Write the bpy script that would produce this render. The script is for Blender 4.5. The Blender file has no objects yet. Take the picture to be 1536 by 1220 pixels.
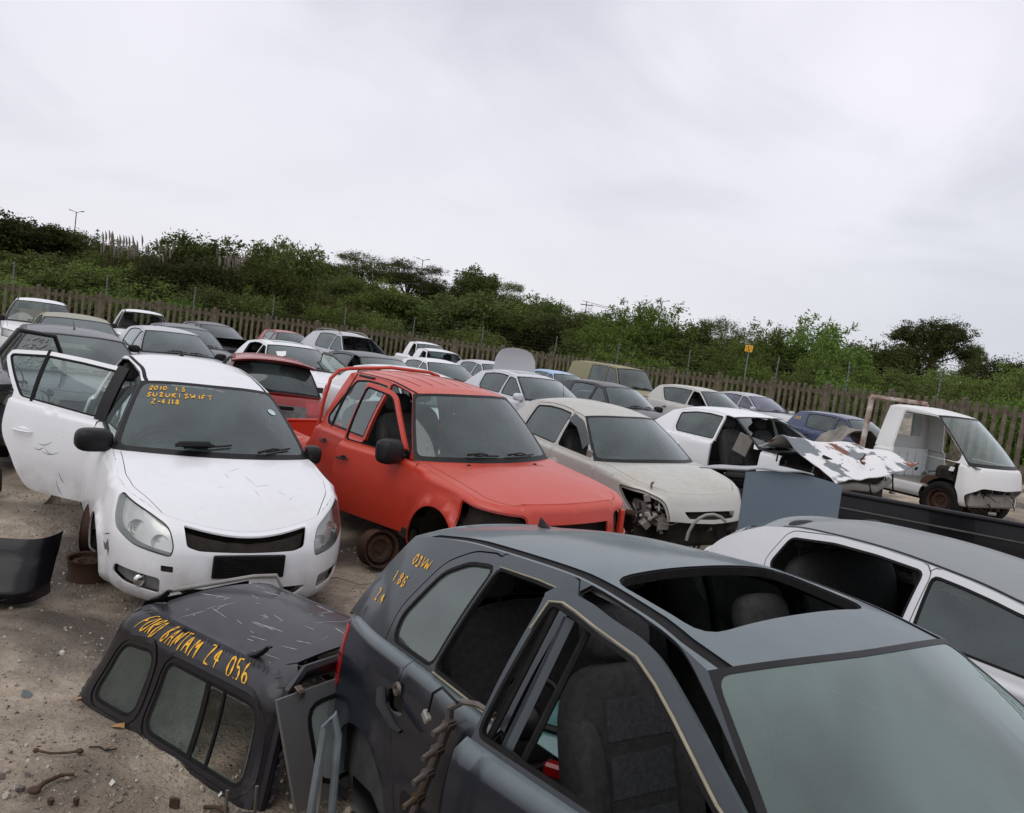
import bpy, bmesh, math, random
from mathutils import Vector, Matrix, noise, Euler
from mathutils.geometry import delaunay_2d_cdt
from math import sin, cos, pi, sqrt, radians, atan2
random.seed(7)
SC = bpy.context.scene
COL = SC.collection
V = Vector

# ------------------------------------------------------------------ materials
def newmat(name):
    m = bpy.data.materials.new(name); m.use_nodes = True
    nt = m.node_tree; nt.nodes.clear()
    return m, nt, nt.nodes, nt.links
def N(nt, t, **kw):
    n = nt.nodes.new(t)
    for k, v in kw.items():
        if k in n.inputs: n.inputs[k].default_value = v
        else: setattr(n, k, v)
    return n
def c4(c): return (c[0], c[1], c[2], 1)
def noise_fac(nt, scale, lo, hi, detail=4, dist=0, coord='Object', rough=.55, vec=None, stretch=None):
    tc = N(nt, 'ShaderNodeTexCoord')
    nz = N(nt, 'ShaderNodeTexNoise'); nz.inputs['Scale'].default_value = scale
    nz.inputs['Detail'].default_value = detail; nz.inputs['Distortion'].default_value = dist
    nz.inputs['Roughness'].default_value = rough
    src = tc.outputs[coord]
    if stretch:
        mp = N(nt, 'ShaderNodeMapping'); mp.inputs['Scale'].default_value = stretch
        nt.links.new(src, mp.inputs[0]); src = mp.outputs[0]
    nt.links.new(src, nz.inputs['Vector'])
    mr = N(nt, 'ShaderNodeMapRange'); mr.inputs['From Min'].default_value = lo; mr.inputs['From Max'].default_value = hi
    nt.links.new(nz.outputs['Fac'], mr.inputs['Value'])
    return mr.outputs[0], nz
def mix(nt, fac, a, b):
    m = N(nt, 'ShaderNodeMix', data_type='RGBA')
    for sock, v in ((m.inputs[0], fac), (m.inputs[6], a), (m.inputs[7], b)):
        if isinstance(v, (int, float)): sock.default_value = v
        elif isinstance(v, tuple): sock.default_value = c4(v)
        else: nt.links.new(v, sock)
    return m.outputs[2]
def mul(nt, a, b, op='MULTIPLY'):
    m = N(nt, 'ShaderNodeMath', operation=op)
    for s, v in ((m.inputs[0], a), (m.inputs[1], b)):
        if isinstance(v, (int, float)): s.default_value = v
        else: nt.links.new(v, s)
    return m.outputs[0]
def upfac(nt, lo=.3, hi=.95):
    g = N(nt, 'ShaderNodeNewGeometry'); sp = N(nt, 'ShaderNodeSeparateXYZ')
    nt.links.new(g.outputs['Normal'], sp.inputs[0])
    mr = N(nt, 'ShaderNodeMapRange'); mr.inputs['From Min'].default_value = lo; mr.inputs['From Max'].default_value = hi
    nt.links.new(sp.outputs[2], mr.inputs['Value']); return mr.outputs[0]
_mc = {}
def paint_mat(name, col, rough=.35, dust=.25, dustcol=(.34, .31, .26), metal=0., coat=.5, chips=0., chipcol=(.2, .2, .2), grime=.5, side=.3, spec=.5, even=0.):
    if name in _mc: return _mc[name]
    m, nt, n, l = newmat(name)
    b = N(nt, 'ShaderNodeBsdfPrincipled'); o = N(nt, 'ShaderNodeOutputMaterial')
    l.new(b.outputs[0], o.inputs[0])
    f1, _ = noise_fac(nt, 1.3, .35, .75, 6)
    f2, _ = noise_fac(nt, 14, .3, .8, 5)
    up = upfac(nt)
    d = mul(nt, mul(nt, mul(nt, f1, .75), mul(nt, f2, .6), 'ADD'), dust * (1 - even))
    d = mul(nt, d, dust * even, 'ADD')
    upx = N(nt, 'ShaderNodeMapRange'); l.new(up, upx.inputs['Value']); upx.inputs['To Min'].default_value = side; upx.inputs['To Max'].default_value = 1.
    d = mul(nt, d, upx.outputs[0])
    c = mix(nt, d, tuple(col), tuple(dustcol))
    # low dirt : mud splashed on the sills and bumpers
    tc = N(nt, 'ShaderNodeTexCoord'); sp = N(nt, 'ShaderNodeSeparateXYZ'); l.new(tc.outputs['Object'], sp.inputs[0])
    mr = N(nt, 'ShaderNodeMapRange'); mr.inputs['From Min'].default_value = .62; mr.inputs['From Max'].default_value = .15
    l.new(sp.outputs[2], mr.inputs['Value'])
    f3, _ = noise_fac(nt, 6, .3, .7, 6)
    c = mix(nt, mul(nt, mul(nt, mr.outputs[0], f3), grime), c, (.16, .12, .085))
    if chips > 0:
        f4, _ = noise_fac(nt, 9, 1 - chips * .5 - .03, 1 - chips * .5, 8, 1.2)
        c = mix(nt, f4, c, tuple(chipcol))
    # fine specks
    f5, _ = noise_fac(nt, 55, .70, .74, 3)
    c = mix(nt, mul(nt, f5, .45), c, (.1, .085, .07))
    l.new(c, b.inputs['Base Color'])
    rr = N(nt, 'ShaderNodeMapRange'); l.new(d, rr.inputs['Value'])
    rr.inputs['To Min'].default_value = rough; rr.inputs['To Max'].default_value = min(1, rough + .9)
    rr.inputs['From Max'].default_value = max(.05, dust)
    rr.inputs['To Max'].default_value = min(.9, rough + .35)
    l.new(rr.outputs[0], b.inputs['Roughness'])
    b.inputs['Metallic'].default_value = metal; b.inputs['Specular IOR Level'].default_value = spec
    b.inputs['Coat Weight'].default_value = coat; b.inputs['Coat Roughness'].default_value = .12
    nb, nn = noise_fac(nt, 2.2, 0, 1, 2)
    bp = N(nt, 'ShaderNodeBump'); bp.inputs['Strength'].default_value = .25; bp.inputs['Distance'].default_value = .01
    l.new(nb, bp.inputs['Height']); l.new(bp.outputs[0], b.inputs['Normal'])
    _mc[name] = m; return m
def plain(name, col, rough=.6, metal=0., var=.25, scale=8, bump=.0, spec=.5, col2=None, coat=0., emit=None):
    if name in _mc: return _mc[name]
    m, nt, n, l = newmat(name)
    b = N(nt, 'ShaderNodeBsdfPrincipled'); o = N(nt, 'ShaderNodeOutputMaterial'); l.new(b.outputs[0], o.inputs[0])
    f, nz = noise_fac(nt, scale, .3, .7, 5)
    a = tuple(x * (1 - var) for x in col)
    l.new(mix(nt, f, a, tuple(col2) if col2 else tuple(min(1, x * (1 + var * .6)) for x in col)), b.inputs['Base Color'])
    b.inputs['Roughness'].default_value = rough; b.inputs['Metallic'].default_value = metal
    b.inputs['Specular IOR Level'].default_value = spec; b.inputs['Coat Weight'].default_value = coat
    if bump:
        bp = N(nt, 'ShaderNodeBump'); bp.inputs['Strength'].default_value = bump; bp.inputs['Distance'].default_value = .01
        l.new(nz.outputs['Fac'], bp.inputs['Height']); l.new(bp.outputs[0], b.inputs['Normal'])
    _mc[name] = m; return m
def glass_mat(name, tint=(.55, .68, .66), dust=.12, dustcol=(.40, .45, .42), refl=1., rough=.03, scale=2.):
    if name in _mc: return _mc[name]
    m, nt, n, l = newmat(name)
    o = N(nt, 'ShaderNodeOutputMaterial')
    tr = N(nt, 'ShaderNodeBsdfTransparent'); tr.inputs[0].default_value = c4(tint)
    gl = N(nt, 'ShaderNodeBsdfGlossy'); gl.inputs['Roughness'].default_value = rough; gl.inputs[0].default_value = (.9, .97, .96, 1)
    df = N(nt, 'ShaderNodeBsdfDiffuse'); df.inputs[0].default_value = c4(dustcol)
    fr = N(nt, 'ShaderNodeFresnel'); fr.inputs[0].default_value = 1.55
    # both faces of a pane reflect
    f2 = mul(nt, fr.outputs[0], 1.6 * refl); cl = N(nt, 'ShaderNodeClamp'); l.new(f2, cl.inputs[0])
    a = N(nt, 'ShaderNodeMixShader'); l.new(cl.outputs[0], a.inputs[0]); l.new(tr.outputs[0], a.inputs[1]); l.new(gl.outputs[0], a.inputs[2])
    f, _ = noise_fac(nt, scale, .25, .8, 3, .4)
    fd = mul(nt, f, dust * 2)
    b = N(nt, 'ShaderNodeMixShader'); l.new(fd, b.inputs[0]); l.new(a.outputs[0], b.inputs[1]); l.new(df.outputs[0], b.inputs[2])
    l.new(b.outputs[0], o.inputs[0])
    _mc[name] = m; return m

# ------------------------------------------------------------------ mesh builder
class MB:
    def __init__(s): s.v = []; s.n = []; s.f = []; s.m = []; s.custom = True; s.sm = []
    def add(s, vs, fs, mi=0, ns=None):
        o = len(s.v); s.v += [tuple(a) for a in vs]
        if ns is None: s.custom = False; s.n += [(0, 0, 1)] * len(vs)
        else: s.n += [tuple(a) for a in ns]
        s.f += [tuple(i + o for i in f) for f in fs]; s.m += [mi] * len(fs)
    def xf(s, M):
        s.v = [tuple(M @ V(a)) for a in s.v]; R = M.to_3x3().normalized()
        s.n = [tuple(R @ V(a)) for a in s.n]
        return s
    def build(s, name, mats, parent=None, angle=35, **tags):
        me = bpy.data.meshes.new(name); me.from_pydata(s.v, [], s.f)
        if not isinstance(mats, (list, tuple)): mats = [mats]
        for m in mats: me.materials.append(m)
        me.polygons.foreach_set('material_index', s.m)
        me.update()
        me.polygons.foreach_set('use_smooth', [True] * len(s.f))
        if s.custom and s.v: me.normals_split_custom_set_from_vertices(s.n)
        else:
            me.set_sharp_from_angle(angle=radians(angle))
        o = bpy.data.objects.new(name, me); COL.objects.link(o)
        if parent: o.parent = parent
        tag(o, **tags); return o
def tag(o, label=None, cat=None, group=None, kind=None):
    if label: o['label'] = label
    if cat: o['category'] = cat
    if group: o['group'] = group
    if kind: o['kind'] = kind
    return o
def empty(name, loc=(0, 0, 0), rz=0, rx=0, ry=0, **t):
    o = bpy.data.objects.new(name, None); COL.objects.link(o); o.location = loc
    o.rotation_euler = (rx, ry, rz); o.empty_display_size = .1
    return tag(o, **t)
def box(mb, c, s, bev=0., rot=None, mi=0, seg=1):
    bm = bmesh.new(); bmesh.ops.create_cube(bm, size=1)
    bmesh.ops.scale(bm, vec=s, verts=bm.verts)
    if bev: bmesh.ops.bevel(bm, geom=bm.edges[:], offset=min(bev, min(s) * .49), segments=seg, affect='EDGES')
    M = Matrix.Translation(c)
    if rot is not None: M = M @ (rot if isinstance(rot, Matrix) else Euler(rot).to_matrix().to_4x4())
    bm.verts.index_update()
    mb.add([M @ v.co for v in bm.verts], [[v.index for v in f.verts] for f in bm.faces], mi); bm.free()
def tube(mb, pts, r, seg=8, mi=0, caps=True, closed=False, flat=1.):
    pts = [V(p) for p in pts]; n = len(pts); rs = r if isinstance(r, (list, tuple)) else [r] * n
    vs = []; up = None
    for i, p in enumerate(pts):
        if closed: t = pts[(i + 1) % n] - pts[i - 1]
        else: t = pts[min(i + 1, n - 1)] - pts[max(i - 1, 0)]
        t.normalize()
        if up is None: up = t.orthogonal().normalized() if abs(t.z) > .95 else V((0, 0, 1))
        a = t.cross(up)
        if a.length < 1e-4: a = t.orthogonal()
        a.normalize(); b = a.cross(t).normalized(); up = b
        for k in range(seg):
            an = 2 * pi * k / seg; vs.append(p + (a * cos(an) + b * sin(an) * flat) * rs[i])
    fs = []
    for i in range(n if closed else n - 1):
        j = (i + 1) % n
        for k in range(seg):
            l = (k + 1) % seg; fs.append((i * seg + k, j * seg + k, j * seg + l, i * seg + l))
    if caps and not closed:
        fs.append(tuple(range(seg))); fs.append(tuple(range((n - 1) * seg, n * seg))[::-1])
    mb.add(vs, fs, mi)
def lathe(mb, prof, seg=24, M=None, mi=0):
    """prof: (r, h) list, spun about local Z"""
    vs = []; M = M or Matrix()
    for r, h in prof:
        for k in range(seg): a = 2 * pi * k / seg; vs.append(M @ V((r * cos(a), r * sin(a), h)))
    fs = []
    for i in range(len(prof) - 1):
        for k in range(seg):
            l = (k + 1) % seg; fs.append((i * seg + k, i * seg + l, (i + 1) * seg + l, (i + 1) * seg + k))
    mb.add(vs, fs, mi)
def ellip(mb, c, s, seg=16, rings=10, M=None, mi=0, pw=1.):
    vs = []; M = M or Matrix()
    def sg(x): return math.copysign(abs(x) ** pw, x)
    for i in range(rings + 1):
        t = pi * i / rings
        for k in range(seg):
            a = 2 * pi * k / seg
            vs.append(M @ (V(c) + V((s[0] * sg(sin(t)) * sg(cos(a)), s[1] * sg(sin(t)) * sg(sin(a)), s[2] * sg(cos(t))))))
    fs = []
    for i in range(rings):
        for k in range(seg):
            l = (k + 1) % seg; fs.append((i * seg + k, (i + 1) * seg + k, (i + 1) * seg + l, i * seg + l))
    mb.add(vs, fs, mi)

# ------------------------------------------------------------------ 2D helpers
def pchip(pts):
    xs = [p[0] for p in pts]; ys = [p[1] for p in pts]; n = len(xs)
    if n == 1: return lambda x: ys[0]
    if xs[0] > xs[-1]: xs = xs[::-1]; ys = ys[::-1]
    h = [xs[i + 1] - xs[i] for i in range(n - 1)]; d = [(ys[i + 1] - ys[i]) / h[i] for i in range(n - 1)]
    m = [d[0]] + [0 if d[i - 1] * d[i] <= 0 else 2 * d[i - 1] * d[i] / (d[i - 1] + d[i]) for i in range(1, n - 1)] + [d[-1]]
    def f(x):
        if x <= xs[0]: return ys[0]
        if x >= xs[-1]: return ys[-1]
        i = 0
        while x > xs[i + 1]: i += 1
        t = (x - xs[i]) / h[i]; a = t * t * (3 - 2 * t)
        return (1 - a) * ys[i] + a * ys[i + 1] + h[i] * (t * (1 - t) ** 2 * m[i] - t * t * (1 - t) * m[i + 1])
    return f
def rnd(poly, r, seg=4):
    """round the corners of a polygon; r one radius or one per corner"""
    out = []; n = len(poly); rs = r if isinstance(r, (list, tuple)) else [r] * n
    for i in range(n):
        p = V(poly[i]); a = V(poly[i - 1]) - p; b = V(poly[(i + 1) % n]) - p
        la, lb = a.length, b.length
        if la < 1e-6 or lb < 1e-6: continue
        rr = min(rs[i], la * .48, lb * .48)
        if rr < 1e-4: out.append(tuple(p)); continue
        A = p + a / la * rr; B = p + b / lb * rr
        for k in range(seg + 1):
            t = k / seg; q = A * (1 - t) ** 2 + p * 2 * t * (1 - t) + B * t * t; out.append((q.x, q.y))
    return out
def inset(poly, d):
    """d>0 shrinks, d<0 grows (for mild polygons)"""
    n = len(poly); ar = sum(poly[i - 1][0] * poly[i][1] - poly[i][0] * poly[i - 1][1] for i in range(n))
    s = 1 if ar > 0 else -1; out = []
    for i in range(n):
        p = V(poly[i]); a = (p - V(poly[i - 1])); b = (V(poly[(i + 1) % n]) - p)
        if a.length < 1e-7: a = b
        if b.length < 1e-7: b = a
        a.normalize(); b.normalize()
        na = V((-a.y, a.x)) * s; nb = V((-b.y, b.x)) * s
        m = na + nb
        if m.length < 1e-4: m = na
        m.normalize(); k = max(.45, m.dot(na)); q = p + m * (d / k); out.append((q.x, q.y))
    return out
def inpoly(p, poly):
    x, y = p; c = False; n = len(poly); j = n - 1
    for i in range(n):
        xi, yi = poly[i]; xj, yj = poly[j]
        if (yi > y) != (yj > y) and x < (xj - xi) * (y - yi) / (yj - yi) + xi: c = not c
        j = i
    return c
def subdiv(poly, h):
    out = []; n = len(poly)
    for i in range(n):
        a = V(poly[i]); b = V(poly[(i + 1) % n]); L = (b - a).length
        if L < 1e-6: continue
        k = max(1, math.ceil(L / h))
        for j in range(k): q = a + (b - a) * (j / k); out.append((q.x, q.y))
    return out
def triangulate(region, layers, h):
    verts = []; edges = []; polys = [region] + [p for _, p in layers]
    key = {}; cells = {}
    def vid(p):
        k = (round(p[0], 4), round(p[1], 4))
        if k not in key:
            key[k] = len(verts); verts.append(V((p[0], p[1])))
            cells.setdefault((int(p[0] / h), int(p[1] / h)), []).append(p)
        return key[k]
    for P in polys:
        ids = [vid(q) for q in subdiv(P, h)]
        for i in range(len(ids)):
            if ids[i] != ids[i - 1]: edges.append((ids[i - 1], ids[i]))
    x0 = min(p[0] for p in region); x1 = max(p[0] for p in region); y0 = min(p[1] for p in region); y1 = max(p[1] for p in region)
    j = 0; y = y0 + h * .5
    while y < y1:
        x = x0 + h * (.5 if j % 2 else 0)
        while x < x1:
            if inpoly((x, y), region):
                cx, cy = int(x / h), int(y / h); ok = True
                for a in (-1, 0, 1):
                    for b in (-1, 0, 1):
                        for q in cells.get((cx + a, cy + b), ()):
                            if (q[0] - x) ** 2 + (q[1] - y) ** 2 < (.45 * h) ** 2: ok = False
                if ok: verts.append(V((x, y)))
            x += h
        y += h * .866; j += 1
    r = delaunay_2d_cdt(verts, edges, [], 0, 1e-5)
    vs = [(a.x, a.y) for a in r[0]]; res = {}
    bbs = [(min(a[0] for a in p), max(a[0] for a in p), min(a[1] for a in p), max(a[1] for a in p)) for _, p in layers]
    for t in r[2]:
        for k in range(1, len(t) - 1):
            tri = (t[0], t[k], t[k + 1]); c = ((vs[tri[0]][0] + vs[tri[1]][0] + vs[tri[2]][0]) / 3, (vs[tri[0]][1] + vs[tri[1]][1] + vs[tri[2]][1]) / 3)
            if not inpoly(c, region): continue
            lab = 'body'
            for i in range(len(layers) - 1, -1, -1):
                b = bbs[i]
                if b[0] <= c[0] <= b[1] and b[2] <= c[1] <= b[3] and inpoly(c, layers[i][1]): lab = layers[i][0]; break
            res.setdefault(lab, []).append(tri)
    return vs, res
def put(mb, f, vs, tris, sign=1, off=0., th=0., mi=0, mi_in=None, e=.004, ncache=None):
    """map flat triangles through f(a,b) -> point, sign mirrors y; th adds an inner skin and rims"""
    used = {}; P = []; NN = []; T = []
    for t in tris:
        q = []
        for i in t:
            if i not in used:
                a, b = vs[i]; p = V(f(a, b))
                if ncache is not None and i in ncache: nrm = ncache[i]
                else:
                    pa = V(f(a + e, b)) - V(f(a - e, b)); pb = V(f(a, b + e)) - V(f(a, b - e))
                    nrm = pa.cross(pb)
                    if nrm.length < 1e-12: nrm = V((0, 0, 1))
                    nrm.normalize()
                    if ncache is not None: ncache[i] = nrm
                used[i] = len(P); P.append(p); NN.append(nrm)
            q.append(used[i])
        T.append(tuple(q))
    if not T: return
    # the map's own orientation
    if getattr(f, 'up', 0): NN = [n if n.z >= 0 else -n for n in NN]
    else: NN = [n if n.dot(p - V((max(-.8, min(.8, p.x)), 0, .65))) >= 0 else -n for p, n in zip(P, NN)]
    P = [p + n * off for p, n in zip(P, NN)]
    def mir(p): return V((p.x, -p.y, p.z)) if sign < 0 else p
    Q = [mir(p) for p in P]; QN = [mir(n) for n in NN]
    fix = []
    for t in T:
        g = (Q[t[1]] - Q[t[0]]).cross(Q[t[2]] - Q[t[0]])
        fix.append(t if g.dot(QN[t[0]]) >= 0 else (t[0], t[2], t[1]))
    mb.add(Q, fix, mi, QN)
    if th:
        R = [q - n * th for q, n in zip(Q, QN)]
        mii = mi if mi_in is None else mi_in
        mb.add(R, [(t[0], t[2], t[1]) for t in fix], mii, [-n for n in QN])
        ed = {}
        for t in fix:
            for k in range(3):
                x, y = t[k], t[(k + 1) % 3]
                if (y, x) in ed: del ed[(y, x)]
                else: ed[(x, y)] = 1
        for x, y in ed:
            n = (Q[y] - Q[x]).cross(QN[x])
            if n.length < 1e-9: continue
            n.normalize(); mb.add([Q[x], R[x], R[y], Q[y]], [(0, 1, 2, 3)], mi, [n] * 4)
def smooth(t): t = max(0., min(1., t)); return t * t * (3 - 2 * t)
def lerp(a, b, t): return a + (b - a) * t

# ------------------------------------------------------------------ hand lettering
GL = {'0': [[(.5, 1), (.15, .8), (.1, .3), (.45, 0), (.85, .25), (.85, .75), (.5, 1)]], 'O': [[(.5, 1), (.12, .75), (.1, .3), (.45, 0), (.88, .25), (.88, .75), (.5, 1)]],
 '1': [[(.3, .8), (.5, 1), (.5, 0)]], '2': [[(.1, .75), (.35, 1), (.75, .95), (.8, .65), (.1, .05), (.9, .05)]],
 '3': [[(.15, .95), (.75, .95), (.45, .55), (.85, .35), (.6, .02), (.1, .08)]], '4': [[(.65, 0), (.65, 1), (.1, .35), (.95, .35)]],
 '5': [[(.85, 1), (.25, 1), (.2, .55), (.7, .6), (.85, .25), (.55, 0), (.1, .08)]], '6': [[(.75, 1), (.3, .7), (.12, .25), (.45, 0), (.85, .2), (.7, .5), (.2, .4)]],
 '8': [[(.5, .52), (.15, .75), (.45, 1), (.8, .78), (.5, .52), (.12, .25), (.5, 0), (.88, .25), (.5, .52)]],
 'S': [[(.85, .9), (.5, 1), (.15, .78), (.45, .52), (.85, .3), (.55, 0), (.1, .1)]], 'U': [[(.12, 1), (.12, .25), (.45, 0), (.85, .25), (.85, 1)]],
 'Z': [[(.1, .95), (.88, 1), (.12, .02), (.92, .06)]], 'K': [[(.15, 1), (.15, 0)], [(.8, 1), (.18, .45), (.85, 0)]], 'I': [[(.5, 1), (.5, 0)]],
 'i': [[(.5, .6), (.5, 0)], [(.5, .85), (.5, .95)]], 'W': [[(.02, 1), (.25, 0), (.5, .7), (.75, 0), (.98, 1)]], 'F': [[(.15, 0), (.15, 1), (.9, 1)], [(.15, .52), (.7, .55)]],
 'T': [[(.05, .95), (.95, 1)], [(.5, 1), (.5, 0)]], '-': [[(.2, .5), (.8, .5)]], '.': [[(.45, .06), (.55, .04)]], 'R': [[(.15, 0), (.15, 1), (.7, .95), (.75, .62), (.2, .5), (.9, 0)]],
 'D': [[(.15, 0), (.15, 1), (.65, .85), (.85, .45), (.6, .08), (.15, 0)]], 'B': [[(.15, 0), (.18, 1), (.7, .85), (.25, .55), (.85, .3), (.6, .03), (.15, 0)]],
 'A': [[(.05, 0), (.45, 1), (.9, 0)], [(.2, .38), (.75, .38)]], 'N': [[(.12, 0), (.15, 1), (.8, .02), (.85, 1)]], 'M': [[(.05, 0), (.15, 1), (.5, .35), (.82, 1), (.95, 0)]],
 'V': [[(.08, 1), (.45, 0), (.88, 1)]], 'G': [[(.85, .85), (.45, 1), (.12, .5), (.45, 0), (.85, .15), (.85, .48), (.5, .48)]], ' ': [],
 'C': [[(.85, .85), (.45, 1), (.12, .5), (.45, 0), (.85, .15)]], 'E': [[(.85, 1), (.15, 1), (.15, 0), (.9, .03)], [(.15, .52), (.7, .55)]], 'P': [[(.15, 0), (.15, 1), (.75, .9), (.75, .6), (.15, .5)]]}
def write(mb, text, fmap, x, y, h, w, sw, sp=1.25, jit=.06, off=.003):
    """strokes of hand lettering laid through fmap(a,b)->(point, normal)"""
    rg = random.Random(len(text) * 7 + ord(text[0]))
    for ch in text:
        jx, jy = rg.uniform(-jit, jit) * w, rg.uniform(-jit, jit) * h; sl = rg.uniform(-.08, .12)
        for st in GL.get(ch, []):
            pts = []
            for i in range(len(st) - 1):
                for k in range(4):
                    t = k / 4; pts.append((lerp(st[i][0], st[i + 1][0], t), lerp(st[i][1], st[i + 1][1], t)))
            pts.append(st[-1])
            for _ in range(2):
                pts = [pts[0]] + [((pts[i - 1][0] + 2 * pts[i][0] + pts[i + 1][0]) / 4, (pts[i - 1][1] + 2 * pts[i][1] + pts[i + 1][1]) / 4) for i in range(1, len(pts) - 1)] + [pts[-1]]
            q = [(x + jx + (p[0] + sl * p[1]) * w, y + jy + p[1] * h) for p in pts]
            vs = []; fs = []; n = len(q)
            for i in range(n):
                a = V(q[max(0, i - 1)]); b = V(q[min(n - 1, i + 1)]); d = (b - a)
                if d.length < 1e-7: d = V((1, 0))
                d.normalize(); nn = V((-d.y, d.x)); ww = sw * (.75 + .35 * sin(i * 1.3 + x * 50)) * (.6 if i in (0, n - 1) else 1)
                for s in (-1, 1):
                    e = V(q[i]) + nn * ww * s; P, NN = fmap(e.x, e.y); vs.append(V(P) + NN * off)
            for i in range(n - 1): fs.append((2 * i, 2 * i + 1, 2 * i + 3, 2 * i + 2))
            mb.add(vs, fs)
        x += w * sp * (.75 if ch in 'I1i.-' else 1)
# ------------------------------------------------------------------ shared materials
M = {}
M['black'] = plain('black_plastic', (.010, .009, .010), .42, var=.3, scale=12, spec=.25)
M['rubber'] = plain('rubber', (.010, .009, .009), .7, var=.4, scale=20, spec=.2)
M['trim'] = plain('grey_trim', (.055, .055, .052), .6, var=.3, scale=15)
M['greytrim'] = plain('mid_grey_trim', (.16, .16, .155), .6, var=.3, scale=15)
M['dark'] = plain('dark_cavity', (.012, .011, .010), .9, var=.6, scale=9, col2=(.03, .022, .015))
M['head'] = plain('headliner', (.48, .47, .42), .9)
M['fabric'] = plain('seat_fabric', (.032, .030, .030), .85, var=.4, scale=40, bump=.3)
M['fabric2'] = plain('seat_fabric_panel', (.045, .046, .050), .85, var=.4, scale=60, bump=.3)
M['chrome'] = plain('reflector_chrome', (.75, .75, .74), .18, 1., var=.1)
M['lens'] = glass_mat('lamp_lens', (.97, .98, .97), .06, (.70, .70, .68), .8)
M['bowl'] = plain('lamp_bowl', (.82, .82, .80), .25, .45, var=.1)
M['red_lens'] = plain('red_lens', (.45, .012, .012), .15, var=.3, coat=1.)
M['amber'] = plain('amber_lens', (.6, .2, .02), .2, var=.3, coat=1.)
M['glass'] = glass_mat('window_glass', (.72, .84, .81), .10, (.28, .38, .36))
M['teal_glass'] = glass_mat('hazy_teal_glass', (.56, .70, .65), .29, (.31, .42, .38), scale=1.2)
M['dusty_glass'] = glass_mat('dusty_window_glass', (.46, .54, .52), .18, (.30, .36, .33))
M['dark_glass'] = glass_mat('tinted_window_glass', (.10, .12, .12), .07, (.25, .27, .27))
M['rust'] = plain('rusty_steel', (.12, .045, .018), .85, .2, var=.5, scale=10, col2=(.05, .03, .022), bump=.6)
M['steel'] = plain('bare_steel', (.30, .29, .28), .5, .7, var=.4, scale=9, col2=(.12, .08, .05), bump=.3)
M['galv'] = plain('pale_metal', (.42, .42, .40), .5, .3, var=.3, scale=9, col2=(.25, .22, .18))
M['yellowpaint'] = plain('yellow_marker', (.80, .42, .02), .7, var=.15, scale=40)
M['white'] = paint_mat('white_paint', (.78, .79, .80), .28, .12, coat=.5, grime=.8)
M['mirror'] = plain('mirror_glass', (.7, .72, .74), .05, 1., var=.05)

BASE = dict(W=.845, xF=2.05, xR=-2.0, rF=.3, rR=.3, bowF=.16, bowR=.1, xa=1.1, xb=-1.1, sill=.2, r=.045,
    E=[(-2.0, .92), (-1, .96), (.8, .95), (1.4, .88), (2.05, .7)], C=[(-2, .03), (.8, .05), (1.5, .07), (2.1, .03)],
    p=[(-2.1, .78), (-1.2, .835), (.6, .845), (1.4, .825), (2.05, .78)], f=[(.15, -.1), (.3, -.02), (.5, 0), (.65, -.03), (.8, -.1), (1, -.2)],
    fr=[(.15, -.08), (.35, -.01), (.55, 0), (.8, -.04), (1, -.08)], dw=[(.15, -.06), (.3, -.015), (.6, 0), (.85, -.02), (1, -.05)],
    wf=1.24, wr=-1.24, wz=.3, ra=.33, wsb=1.0, wsbc=.72, wst=.16, wstc=.06, ab=.02, zr=[(.4, 1.37), (.1, 1.40), (-.5, 1.44), (-1.0, 1.42), (-1.5, 1.36)],
    T=.36, K=.35, Cr=.045, rgt=-1.2, rgtc=-1.15, rgb=-1.75, rgbc=-1.6, rb=0., bp=-.12, df0=.80, dr1=-1.02, kick=.25, h=.09)

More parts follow.
